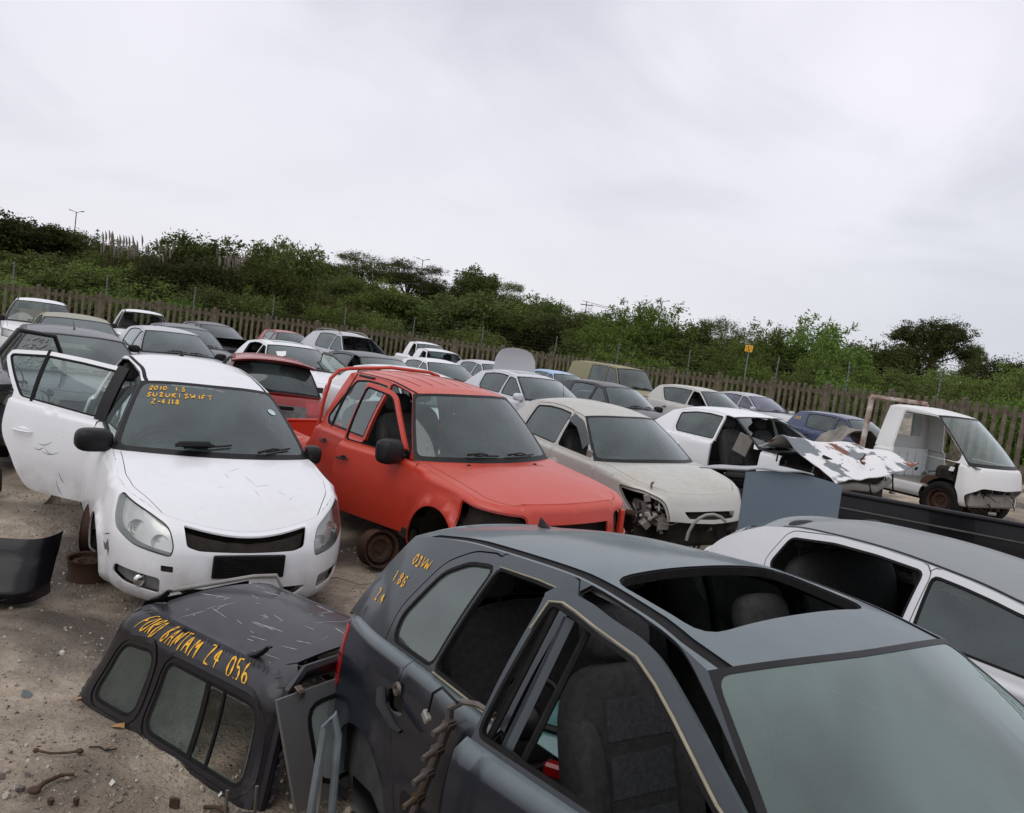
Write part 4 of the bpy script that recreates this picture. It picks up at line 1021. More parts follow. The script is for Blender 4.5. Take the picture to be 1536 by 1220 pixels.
    write(m, '03VW', wm, -1.42, 1.262, .042, .036, .005, 1.15); write(m, '1.8G', wm, -1.515, 1.17, .046, .036, .005, 1.2); write(m, 'Z.4', wm, -1.60, 1.07, .05, .036, .005, 1.2)
    c.done()
    M4 = Matrix.Translation(c.root.location) @ c.root.rotation_euler.to_matrix().to_4x4()
    # loose things lying inside and hanging on it
    def loose(name, mb, mats, label, cat): o = mb.build(name, mats); o.matrix_world = M4; tag(o, label, cat); return o
    mb = MB(); R_ = Matrix.Translation((-.52, -.28, .80)) @ Euler((radians(38), radians(10), radians(15))).to_matrix().to_4x4(); box(mb, (0, 0, 0), (.42, .26, .006), .002); mb.xf(R_)
    loose('glass_sheet', mb, plain('teal_glass_edge', (.16, .34, .33), .08, coat=1.), 'loose teal glass pane lying on the rear seat of the dark hatchback', 'glass pane')
    mb = MB(); R_ = Matrix.Translation((-.72, -.42, .80)) @ Euler((radians(70), 0, radians(30))).to_matrix().to_4x4(); tube(mb, [R_ @ V((.17 * cos(a), .17 * sin(a), 0)) for a in [2 * pi * j / 22 for j in range(22)]], .016, 8, closed=True); ellip(mb, (0, 0, 0), (.07, .07, .04), 12, 6, R_)
    for a in (0, 2.1, 4.2): tube(mb, [R_ @ V((.04 * cos(a), .04 * sin(a), 0)), R_ @ V((.17 * cos(a), .17 * sin(a), 0))], .014, 6)
    loose('scrap_steering_wheel', mb, M['black'], 'loose black steering wheel thrown on the rear seat of the dark hatchback', 'steering wheel')
    mb = MB(); box(mb, (-.40, -.50, .76), (.10, .05, .05), .01, (0, 0, .5)); loose('tail_lamp', mb, M['red_lens'], 'small red lamp lens among the scraps inside the dark hatchback', 'lamp')
    # fuel rail with injectors hooked over the rear door
    fr = empty('fuel_rail', label='dirty metal fuel rail with injectors hanging over the door of the dark hatchback', cat='engine part'); fr.matrix_world = M4
    y0 = lambda x, z: -c.skirt(c.qx(x), z)[1] - .035
    a = V((-.52, y0(-.52, .93) - .01, .965)); b = V((-.66, y0(-.66, .6) - .03, .52)); d = (b - a)
    mb = MB(); tube(mb, [a + V((.17, .05, .045)), a + V((.11, .02, .06)), a + V((.05, -.0, .05)), a + V((.01, -.02, .02)), a + d * .1, a + d * .5, b, b + d * .4], [.008, .010, .011, .013, .015, .015, .015, .015], 8); mb.build('pipe', M['steel'], fr)
    for k in range(6):
        t = .08 + .2 * k; p = a + d * t; mb = MB(); Rm = Matrix.Translation(p) @ d.to_track_quat('Z', 'Y').to_matrix().to_4x4()
        box(mb, (.028 if k else .02, -.01, 0), (.055, .035, .036), .008, seg=2); lathe(mb, [(.0, .05), (.010, .05), (.012, .0), (.012, -.02)], 10, Matrix.Translation((.05, -.012, 0)) @ Matrix.Rotation(radians(80), 4, 'Y')); mb.xf(Rm); mb.build('injector', [M['steel']], fr)
    mb = MB(); tube(mb, [a + V((.05, -.02, .05)), a + V((-.04, -.03, .07)), a + V((-.10, -.03, .03)), a + V((-.12, -.03, -.04))], .005, 6); mb.build('wire', M['black'], fr)
    mb = MB(); box(mb, a + V((-.13, -.03, -.06)), (.045, .022, .03), .005, (0, .6, 0)); mb.build('plug', M['galv'], fr)
    return c

# ================================================================== the red double-cab pickup
def pickup():
    P = dict(P_PICK); RED = paint_mat('red_paint', (.50, .032, .012), .38, .30, (.55, .20, .11), coat=.4, grime=.3, side=.15)
    c = Car('pickup_truck', P, RED, 'red double-cab pickup with its front door ajar and no headlights', 'pickup truck', loc=(-.69, 8.25), yaw=-52.5, tilt=(2.2, .5), loc_z=-.08)
    fw, rw = c.autowin(); c.doors(fw, rw, frame=.05)
    zz = c.zb(-.5)
    c.green_layers.append(('rseal', [(-.87, 1.0), (-.84, 1.0), (-.84, 1.7), (-.87, 1.7)]))
    sock = rnd([(.50, .70), (.50, .90), (c.qx(1.84), .955), (c.qx(1.80), .72)], [.04, .05, .04, .1]); c.side_layers += [('sockrim', inset(sock, -.012)), ('sock', sock)]
    c.meta.update({'fwinR': None, 'sockrim': ('body', RED, -.012, .0), 'sock': ('body', M['dark'], -.09, 0), 'nobump': None, 'vent': ('body', M['black'], .004, 0)})
    c.side_layers += [('nobump', [(-.05, .35), (c.qx(1.93), .35), (c.qx(1.93), .69), (.4, .69), (.4, .84), (-.05, .84)])]
    e = [c.skirt(q, c.ztop(q)) for q in [c.qx(1.0) * i / 40 for i in range(41)]]; b = [(p[0] + (-.0 if p[1] > .5 else .06), p[1] * .90) for p in e] + [(1.08, 0)]; bb = b + [(x, -y) for x, y in b[::-1] if y > 1e-4]
    c.top_layers = [('gap', inset(bb, -.005)), ('bonnet', bb)]
    H0 = c.H
    def H(x, y):
        z = H0(x, y)
        if x > 1.0: z += .016 * (smooth((.47 + .03 * (x - 1.6) - abs(y)) / .03)) * smooth((x - 1.15) / .15)
        return z
    c.H = H
    c.roof_layers = [('ridge', [(-.85, y - .004), (.2, y - .004), (.2, y + .004), (-.85, y + .004)]) for y in (-.36, -.22, -.08, .08, .22, .36)]
    c.meta['ridge'] = ('roof', RED, .004, 0)
    c.shell(); c.inside(linermat=M['trim'])
    s_ = c.skirt(c.qx(.94), .9); hx, hy = .96, -s_[1] + .02
    c.xform['door#fR'] = Matrix.Translation((hx, hy, 0)) @ Matrix.Rotation(radians(13), 4, 'Z') @ Matrix.Translation((-hx, -hy, 0))
    c.plabel['door#fR'] = 'front door hanging ajar without its window glass'
    c.mirror('R', .74, 1.16, size=(.12, .24, .22), out=.17)
    X = c.xform['door#fR']
    for k in ('mirror#R', 'mirror#R/mirror_glass'): c.parts[k][0].xf(X)
    for k in 'fr':
        for sd in 'LR': c.handle(k, sd, (P['bp'] + .22) if k == 'f' else (P['dr1'] + .28), .96)
    c.wiper(-.30, .05, .0, .05); c.wiper(.1, .05, .45, .05, '#2')
    # black slot on the roof rail, drip rail
    m, i = c.mb('roof_slot', M['black']); tube(m, [(-.45, -c.Ys(-.45, 1.665) - .008, c.zr(-.45) - .012), (-.78, -c.Ys(-.78, 1.665) - .008, c.zr(-.78) - .012)], .013, 6, i)
    # load bed: inner walls, floor, tailgate
    m, i = c.mb('load_bed', RED); mm = MB(); W = .80
    for sg in (1, -1): box(mm, (-1.93, sg * (W - .045), .76), (1.56, .05, .26), .01)
    box(mm, (-1.17, 0, .76), (.05, 1.54, .26), .01); box(mm, (-1.93, 0, .64), (1.56, 1.5, .04)); m.add(mm.v, mm.f, i); m.custom = False
    m, i = c.mb('tailgate', RED); box(m, (-2.73, 0, .76), (.05, 1.52, .26), .012, None, i)
    # red tubular bar behind and above the cab
    m, i = c.mb('styling_bar', RED)
    tube(m, [(-1.16, -.78, .95), (-1.12, -.74, 1.35), (-1.09, -.70, 1.58), (-1.07, -.62, 1.675), (-1.07, -.5, 1.70), (-1.08, .0, 1.735), (-1.08, .5, 1.71), (-1.07, .62, 1.675), (-1.09, .70, 1.58), (-1.12, .74, 1.35), (-1.16, .78, .95)], .020, 10, i)
    # engine bay clutter behind the missing grille
    m, i = c.mb('radiator_support', M['dark']); box(m, (1.98, 0, .68), (.12, 1.2, .34), .02, None, i)
    m, i = c.mb('bumper_bracket', RED); box(m, (2.12, .60, .76), (.05, .05, .30), .01, None, i); box(m, (2.10, .66, .66), (.12, .14, .02), .004, None, i)
    m, i = c.mb('vent_cowl', M['black'])
    for y in (-.36, .38): ellip(m, (1.15, y, c.H(1.15, y) + .004), (.016, .022, .01), 10, 6, mi=i)
    c.done()
    return c

# ================================================================== the beige sedan
def corsa():
    P = dict(P_CORSA); SIL = paint_mat('champagne_paint', (.50, .50, .47), .35, .62, (.40, .37, .25), metal=.25, coat=.4, grime=.7)
    c = Car('sedan', P, SIL, 'champagne sedan with a dusty roof and missing front bumper beside the red pickup', loc=(1.31, 10.2), yaw=-60.6, tilt=(2.6, 1.8), loc_z=.04)
    fw, rw = c.autowin(); c.doors(fw, rw, frame=.045)
    sock = rnd([(.60, .56), (.62, .74), (.80, .80), (c.qx(1.46), .80), (c.qx(1.66), .66), (.86, .54)], [.05, .06, .05, .04, .08, .06]); c.side_layers += [('sockrim', inset(sock, -.03)), ('hole', sock)]
    c.meta.update({'fwinR': None, 'sockrim': ('body', M['galv'], -.02, .0), 'hole': None, 'nogr': None})
    c.side_layers += [('hole', [(-.05, .1), (c.qx(1.52), .1), (c.qx(1.56), .56), (.9, .56), (.55, .57), (-.05, .555)]),
        ('grille', rnd([(-.05, .595), (.34, .605), (.40, .67), (-.05, .68)], [0, .02, .03, 0]))]
    c.meta['grille'] = ('body', M['dark'], -.06, 0)
    e = [c.skirt(q, c.ztop(q)) for q in [c.qx(.8) * i / 40 for i in range(41)]]; b = [(p[0] + (-.0 if p[1] > .5 else .08), p[1] * .92) for p in e] + [(.97, 0)]; bb = b + [(x, -y) for x, y in b[::-1] if y > 1e-4]
    c.top_layers = [('gap', inset(bb, -.006)), ('bonnet', bb)]
    c.shell(); c.inside()
    for k in 'fr':
        for sd in 'LR': c.handle(k, sd, (P['bp'] + .22) if k == 'f' else (P['dr1'] + .28), .80, SIL)
    X = lambda x, z, o=.02: V((x, -c.Ys(x, z) - o, z))
    m, i = c.mb('door#fR/wind_deflector', M['dark_glass']); top = [(P['bp'] + .04, c.zr(P['bp']) - .05), (.0, c.zr(0) - .055), (.18, 1.29), (.34, 1.20), (.50, 1.09)]
    vs = []
    for k, (x, z) in enumerate(top): vs += [X(x, z + .02, .006), X(x - .015, z - .055, .045)]
    m.add(vs, [(2 * k, 2 * k + 1, 2 * k + 3, 2 * k + 2) for k in range(len(top) - 1)], i); m.custom = False
    m, i = c.mb('mirror_mount', M['galv']); box(m, (.60, -c.Ys(.6, .99), .985), (.11, .02, .13), .01, None, i)
    # bare front end: legs, slam panel, lamps gone
    m, i = c.mb('chassis_leg', M['galv']); mm = MB()
    for sg in (1,): box(mm, (1.62, -.52, .52), (.34, .08, .10), .015); 
    box(mm, (1.79, -.52, .52), (.015, .14, .13), .004); m.add(mm.v, mm.f, i); m.custom = False
    m, i = c.mb('chassis_leg#2', M['galv']); box(m, (1.70, .52, .50), (.40, .11, .13), .015, None, i)
    m, i = c.mb('slam_panel', SIL); box(m, (1.66, 0, .58), (.10, 1.3, .05), .01, None, i)
    m, i = c.mb('radiator', M['dark']); box(m, (1.6, .05, .44), (.05, .8, .32), .01, None, i)
    m, i = c.mb('inner_wing', M['galv']); box(m, (1.50, -.60, .60), (.30, .05, .18), .02, None, i)
    m, i = c.mb('battery', M['greytrim']); box(m, (1.50, .45, .66), (.18, .24, .18), .01, None, i)
    clutter(c, 'engine_clutter', (1.58, .1, .42), (.30, 1.2, .34), 80, 3); clutter(c, 'y', (1.62, -.62, .62), (.22, .28, .26), 26, 8, [M['galv'], M['dark'], M['galv'], M['rust'], M['steel']])
    c.done(); return c

def clutter(c, key, ctr, size, n, seed, mats=None):
    """pipes, hoses and brackets left hanging in a stripped bay; each a part"""
    rg = random.Random(seed); mats = mats or [M['dark'], M['black'], M['galv'], M['rust'], M['greytrim']]
    M4 = None
    for k in range(n):
        p = V(ctr) + V([rg.uniform(-.5, .5) * s for s in size]); t = rg.random(); m, i = c.mb('%s#%d' % (('hose', 'bracket', 'pipe')[0 if t < .55 else 1 if t < .8 else 2], k), rg.choice(mats) if t > .5 else rg.choice(mats[:2]))
        if t < .55:
            pts = [p]; d = V((rg.uniform(-1, 1), rg.uniform(-1, 1), rg.uniform(-1, .6)))
            for _ in range(5): d = (d + V((rg.uniform(-.7, .7), rg.uniform(-.7, .7), rg.uniform(-.8, .5)))).normalized(); pts.append(pts[-1] + d * rg.uniform(.03, .07))
            tube(m, pts, rg.uniform(.004, .016), 6, i)
        elif t < .8: box(m, p, (rg.uniform(.02, .1), rg.uniform(.03, .14), rg.uniform(.01, .08)), .005, (rg.uniform(-1, 1), rg.uniform(-1, 1), rg.uniform(-1, 1)), i)
        else: tube(m, [p, p + V((rg.uniform(-.1, .1), rg.uniform(-.2, .2), rg.uniform(-.1, .1)))], rg.uniform(.01, .03), 8, i)

# ================================================================== the wrecked white sedan
def wreck():
    P = dict(P_SEDAN, h=.07, bp=-.16, notrim=(-1,), zr=[(.2, 1.34), (0, 1.375), (-.5, 1.42), (-1.0, 1.40), (-1.35, 1.33)]); W_ = M['white']
    c = Car('wrecked_sedan', P, W_, 'wrecked white sedan with a crumpled bonnet patched with rust and bare grey', 'car', loc=(4.0, 13.1), yaw=-57.3, tilt=(2, -1.5), loc_z=.12)
    fw, rw = c.autowin(); c.doors(fw, rw, frame=.05)
    c.green_layers = [(l[0],) + tuple(l[1:]) for l in c.green_layers]
    X = [p for p in fw]
    c.meta.update({'fdoorR': None, 'fwinR': None, 'fsealR': None, 'rwin': ('door#r@/window', M['dusty_glass'], -.008, 0), 'hole': None})
    c.side_layers += [('hole', [(-.05, .1), (c.qx(1.25), .1), (c.qx(1.2), 1.2), (-.05, 1.2)])]
    jag = [(.70 * cos(a) * (0.86 + .18 * random.random()), .30 + .34 * sin(a) * (.72 + .3 * random.random())) for a in [2 * pi * k / 26 for k in range(26)]]
    c.ws_layers = [('hole', [(x, y) for x, y in jag if True])]
    c.P['hood'] = 0
    c.meta['ws'] = ('windscreen', M['dusty_glass'], -.002, 0)
    c.shell(); c.inside()
    c.handle('r', 'R', P['dr1'] + .28, .82, W_)
    # crumpled bonnet sheet
    m, i = c.mb('bonnet', crumple_mat()); n = 34; mm = MB(); vs = []; ns = []
    def B(u, v):
        x = .78 + 1.42 * u; y = -.82 + 1.6 * v + .25 * u * (v - .3)
        z = 1.02 + .10 * u + .20 * math.exp(-((u - .28) / .16) ** 2) * (1 - .5 * v) - .34 * u * u * (1 - .55 * v)
        nz = noise.noise(V((u * 1.9, v * 1.6, 1.3))) * .10 + abs(noise.noise(V((u * 2.0 + v * 1.2, v * 2.2, 5)))) * .11 + noise.noise(V((u * 9, v * 9, 2))) * .012
        z += nz * (.3 + u)
        return V((x, y, z))
    for a in range(n):
        for b in range(n): vs.append(B(a / (n - 1), b / (n - 1)))
    fs = [(a * n + b, (a + 1) * n + b, (a + 1) * n + b + 1, a * n + b + 1) for a in range(n - 1) for b in range(n - 1)]
    v2 = [v - V((0, 0, .012)) for v in vs]; N0 = n * n
    fs2 = [tuple(N0 + k for k in f[::-1]) for f in fs]; rim = []
    brd = [(a * n, (a + 1) * n) for a in range(n - 1)] + [((n - 1) * n + b, (n - 1) * n + b + 1) for b in range(n - 1)] + [((a + 1) * n + n - 1, a * n + n - 1) for a in range(n - 1)] + [(b + 1, b) for b in range(n - 1)]
    rim = [(x, y, y + N0, x + N0) for x, y in brd]
    m.add(vs + v2, fs + fs2 + rim, i); m.custom = False
    m, i = c.mb('radiator', M['dark']); box(m, (1.85, 0, .55), (.1, 1.3, .5), .02, None, i)
    m, i = c.mb('engine_bay', M['dark']); box(m, (1.35, 0, .62), (.8, 1.25, .35), .05, None, i)
    m, i = c.mb('crash_beam', M['galv']); tube(m, [(1.95, -.75, .62), (2.05, -.3, .66), (1.98, .3, .60), (1.9, .75, .7)], .045, 8, i, flat=1.4)
    clutter(c, 'engine_clutter', (1.55, -.1, .74), (1.1, 1.6, .45), 96, 11)
    m, i = c.mb('wiper', M['black']); tube(m, [(1.0, -.75, 1.0), (1.25, -.95, .98), (1.4, -1.15, .9)], .012, 6, i)
    m, i = c.mb('door_card', M['galv']); box(m, (.18, -.48, .96), (.25, .02, .32), .01, (0, .35, .3), i)
    c.done(); return c
def crumple_mat():
    if 'crumple' in _mc: return _mc['crumple']
    m, nt, n, l = newmat('torn_paint'); b = N(nt, 'ShaderNodeBsdfPrincipled'); o = N(nt, 'ShaderNodeOutputMaterial'); l.new(b.outputs[0], o.inputs[0])
    f1, _ = noise_fac(nt, 1.3, .47, .49, 4, .2); f2, _ = noise_fac(nt, 2.6, .60, .62, 6, .3)
    cc = mix(nt, f1, (.70, .70, .69), (.16, .18, .19)); cc = mix(nt, f2, cc, (.17, .05, .018)); l.new(cc, b.inputs['Base Color']); b.inputs['Roughness'].default_value = .65
    _mc['crumple'] = m; return m

# ================================================================== the white light-truck cab
def truck():
    P = dict(P_TRUCK, notrim=(1, -1)); W_ = paint_mat('white_truck_paint', (.76, .76, .74), .35, .30, (.45, .42, .36), coat=.4, chips=.12, chipcol=(.22, .08, .03), grime=.9)
    c = Car('truck', P, W_, 'white light truck cab with no door and a rusty hoop behind it', 'truck', loc=(6.95, 14.55), yaw=-59, loc_z=.16)
    fw = [(1.52, 1.2), (1.30, 1.42), (1.10, 1.62), (.98, 1.72), (.42, 1.74), (.40, 1.14), (1.5, 1.12)]
    hole = rnd(inset(fw, -.03), .05); c.green_layers = [('jamb', inset(hole, -.02)), ('hole', hole)]
    c.side_layers = [('jamb', rnd([(c.qx(1.62), 1.6), (c.qx(1.60), .60), (c.qx(.42), .60), (c.qx(.35), 1.6)], .05)), ('hole', rnd([(c.qx(1.60), 1.6), (c.qx(1.58), .62), (c.qx(.44), .62), (c.qx(.37), 1.6)], .05)),
        ('hole', rnd([(-.05, .2), (.74, .2), (.86, .60), (.60, .74), (-.05, .72)], .05))]
    c.side_layers.append(('badge', rnd([(c.qx(1.52), 1.0), (c.qx(1.50), .93), (c.qx(1.42), .93), (c.qx(1.44), 1.0)], .01))); 
    c.meta.update({'hole': None, 'jamb': ('body', W_, -.012, .02), 'badge': ('body', W_, .001, 0), 'rgf': ('body', W_, 0, .012)})
    P['rgpoly'] = [(-.5, .16), (.5, .16), (.5, .48), (-.5, .48)]; c.P['rgpoly'] = P['rgpoly']
    c.shell()
    c.inside(seats=False, rear=False, dash=True, linermat=M['greytrim'])
    m, i = c.mb('back_panel', M['white']); mm = MB(); box(mm, (.10, 0, .86), (.03, 1.45, .52), .01)
    for k in range(6): box(mm, (.125, -.6 + .24 * k, .84), (.02, .04, .42), .008)
    m.add(mm.v, mm.f, i); m.custom = False
    m, i = c.mb('floor_pan', M['galv']); box(m, (.85, 0, .60), (1.4, 1.4, .05), .01, None, i)
    m, i = c.mb('chassis_frame', M['rust']); mm = MB()
    for sg in (1, -1): box(mm, (-.6, sg * .35, .42), (4.6, .09, .16), .01)
    for x in (-2.6, -1.6, -.5, .6): box(mm, (x, 0, .42), (.08, .7, .1), .01)
    m.add(mm.v, mm.f, i); m.custom = False
    # rusty headboard hoop behind the cab
    m, i = c.mb('headboard_hoop', plain('peeling_rust', (.26, .09, .03), .8, var=.3, scale=5, col2=(.66, .62, .56), bump=.4)); mm = MB()
    for sg in (1, -1): box(mm, (-.16, sg * .80, 1.24), (.07, .08, 1.36), .01, (0, radians(2), 0))
    box(mm, (-.14, 0, 1.93), (.07, 1.6, .07), .012); box(mm, (.10, -.80, 1.92), (.52, .05, .035), .01); m.add(mm.v, mm.f, i); m.custom = False
    clutter(c, 'x', (1.68, 0, .66), (.2, 1.3, .25), 50, 5, [M['dark'], M['galv'], M['galv'], M['rust'], M['galv']])
    clutter(c, 'x2', (.9, 0, .72), (.9, 1.0, .25), 24, 6)
    m, i = c.mb('gearbox', M['dark']); mm = MB(); box(mm, (1.1, 0, .36), (.9, .5, .40), .08); box(mm, (1.35, 0, .22), (.14, 1.4, .12), .03); m.add(mm.v, mm.f, i); m.custom = False
    c.wheels(('FL', 'FR', 'RL', 'RR'))
    clutter(c, 'z', (1.55, -.3, .42), (.35, .9, .30), 40, 15)
    m, i = c.mb('front_crossmember', M['galv']); box(m, (1.72, 0, .52), (.12, 1.3, .22), .03, None, i)
    m, i = c.mb('brake_drum', M['rust']); mm = MB(); lathe(mm, [(0, .05), (.10, .05), (.16, .02), (.17, -.06)], 24); mm.xf(Matrix.Translation((1.0, -.5, .62)) @ Euler((radians(80), 0, radians(20))).to_matrix().to_4x4()); m.add(mm.v, mm.f, i); m.custom = False
    m, i = c.mb('slot_vent', M['black']); 
    x0, z0 = c.A(.62); box(m, (x0 - .06, -c.Ys(x0 - .06, z0) - .004, z0 - .0), (.012, .008, .10), .002, (0, radians(-38), 0), i)
    c.done(); return c

# ================================================================== silver car at the right edge
def rightcar():
    P = dict(P_HATCH, h=.06, gutter=.03, rgtc=-1.22, rgt=-1.32, rgbc=-1.58, rgb=-1.72, rb=.06, rwt=-.98, rwe=-1.04, bp=-.10, wm=.05, xF=2.3, wf=1.55, wsb=1.34, wsbc=1.08, wst=.60, wstc=.46, df0=1.15, xa=1.4, E=[(-1.9, 1.0), (-1.2, .98), (0, .95), (1.0, .94), (1.5, .90), (1.9, .83), (2.3, .68)], p=[(-1.9, .76), (-1.2, .81), (0, .823), (1.5, .815), (1.9, .79), (2.3, .73)], zr=[(.6, 1.24), (.4, 1.28), (.1, 1.32), (-.4, 1.345), (-.9, 1.325), (-1.25, 1.26)]); SIL = paint_mat('silver_grey_paint', (.62, .63, .63), .3, .25, (.30, .31, .31), metal=.35, coat=.5)
    RF = paint_mat('dusty_grey_roof', (.20, .22, .22), .45, .5, (.24, .25, .24), coat=.2)
    c = Car('hatchback', P, SIL, 'silver hatchback with a dusty grey roof behind the dark hatchback', loc=(2.93, 4.68), yaw=-56, loc_z=-.14)
    fw, rw = c.autowin(); c.doors(fw, rw, frame=.05)
    c.meta.update({'rwinR': None, 'roof': ('roof', RF, 0, .012)}); c.glass = M['glass']
    c.shell(); c.inside()
    c.plabel['roof'] = 'dusty grey roof'
    for k in 'fr':
        for sd in 'LR': c.handle(k, sd, (P['bp'] + .22) if k == 'f' else (P['dr1'] + .28), .80, SIL)
    c.wheels(('FL', 'FR', 'RL', 'RR')); c.done(); return c
# ================================================================== cars standing behind
def gen(name, P, paint, label, loc, yaw, z=0., group='wrecked cars standing in rows behind', ws=True, hood_up=None, glass='glass', mirrors=True, holes=(), roof=None, tail=False, cat='car', tilt=(0, 0), wheels=True, extra=None, hoodmat=None, rails=False, seats=True, single=False):
    P = dict(P)
    if single: P['nrear'] = 1
    c = Car(name, P, paint, label, cat, group, glass, loc, yaw, tilt, z)
    fw, rw = c.autowin(); c.doors(fw, rw, frame=.05)
    if name != 'pickup_truck':
        if not single:
            R0 = P['dr1']
    for h_ in holes: c.meta[h_] = None
    if not ws: c.meta['ws'] = None
    if roof: c.meta['roof'] = ('roof', roof, 0, .012)
    qf = c.qx
    fz = c.ztop(0); xf = P['xF']
    c.lampset(rnd([(.52, fz - .20), (.50, fz - .08), (.75, fz - .03), (qf(xf - .52), c.ztop(qf(xf - .52)) - .05), (qf(xf - .42), fz - .18)], .04), .04)
    c.side_layers += [('grille', rnd([(-.05, fz - .17), (.40, fz - .17), (.42, fz - .07), (-.05, fz - .07)], [0, .02, .02, 0])), ('grille2', rnd([(-.05, P['sill'] + .1), (.5, P['sill'] + .1), (.55, P['sill'] + .22), (-.05, P['sill'] + .22)], [0, .02, .02, 0]))]
    L = c.Q - c.L5 - c.L4; zr_ = c.ztop(L) - .06
    c.side_layers.append(('tail', rnd([(L - .08, zr_ - .18), (L - .05, zr_), (L + c.L4 + .16, zr_), (L + c.L4 + .14, zr_ - .18)], .03)))
    if tail:
        c.side_layers += [('tgap', rnd([(c.Q + .05, .60), (c.Q - .52, .60), (c.Q - .54, .86), (c.Q + .05, .88)], [0, .03, .03, 0]))]
        c.meta['tgap'] = ('tailgate_panel', M['greytrim'], .01, .02)
    e = [c.skirt(q, c.ztop(q)) for q in [qf(P['wsbc'] + .1) * i / 30 for i in range(31)]]; b = [(p[0] - .03, p[1] * .93) for p in e] + [(P['wsb'] - .03, 0)]; bb = b + [(x, -y) for x, y in b[::-1] if y > 1e-4]
    c.top_layers = [('gap', inset(bb, -.008)), ('bonnet', bb)]
    if hoodmat: c.meta['bonnet'] = ('bonnet', hoodmat, .001, .012)
    c.shell(); c.inside(seats=seats)
    if hood_up:
        hx, hz = P['wsb'] - .03, c.H(P['wsb'], 0)
        c.xform['bonnet'] = Matrix.Translation((hx, 0, hz)) @ Matrix.Rotation(radians(-hood_up), 4, 'Y') @ Matrix.Translation((-hx, 0, -hz))
        m, i = c.mb('engine', M['dark']); box(m, (P['xF'] - .75, 0, .62), (.7, 1.1, .4), .04, None, i)
    if mirrors:
        for sd in 'LR': c.mirror(sd, P['wsbc'] - .12, c.zb(P['wsbc']) + .05, mat=paint if mirrors == 'body' else None)
    for sd in 'LR':
        c.handle('f', sd, P['bp'] + .22, c.zb(0) - .14)
        if not single: c.handle('r', sd, P['dr1'] + .26, c.zb(0) - .14)
    if ws: c.wiper(-.28, .045, .08, .06); c.wiper(.12, .04, .5, .06, '#2')
    if rails:
        for sg in (1, -1):
            m, i = c.mb('roof_rail#%d' % sg, M['galv']); x0, x1 = P['wstc'] - .15, P['rgtc'] + .1
            pts = [(lerp(x0, x1, t), sg * (c.Ys(lerp(x0, x1, t), c.zr(lerp(x0, x1, t))) - .05), c.zr(lerp(x0, x1, t)) + .02 + .055 * min(1, 6 * min(t, 1 - t))) for t in [k / 10 for k in range(11)]]
            tube(m, pts, .016, 8, i)
    if wheels: c.wheels()
    if extra: extra(c)
    c.done(); return c
def bed(c):
    """open load bed with inner walls and tailgate"""
    P = c.P; m, i = c.mb('load_bed', c.paint); x1 = P['rgbc'] - .05; x0 = P['xR'] + .05; W = P['W'] - .04; zt = c.H(x0, W) - .02
    mm = MB()
    for sg in (1, -1): box(mm, ((x0 + x1) / 2, sg * (W - .045), zt - .22), (x1 - x0, .05, .44), .01)
    box(mm, (x1, 0, zt - .22), (.05, 2 * W - .1, .46), .01); box(mm, ((x0 + x1) / 2, 0, zt - .44), (x1 - x0, 2 * W - .1, .04)); m.add(mm.v, mm.f, i); m.custom = False
    m, i = c.mb('tailgate', c.paint); box(m, (x0 - .02, 0, zt - .22), (.05, 2 * W - .12, .46), .012, None, i)
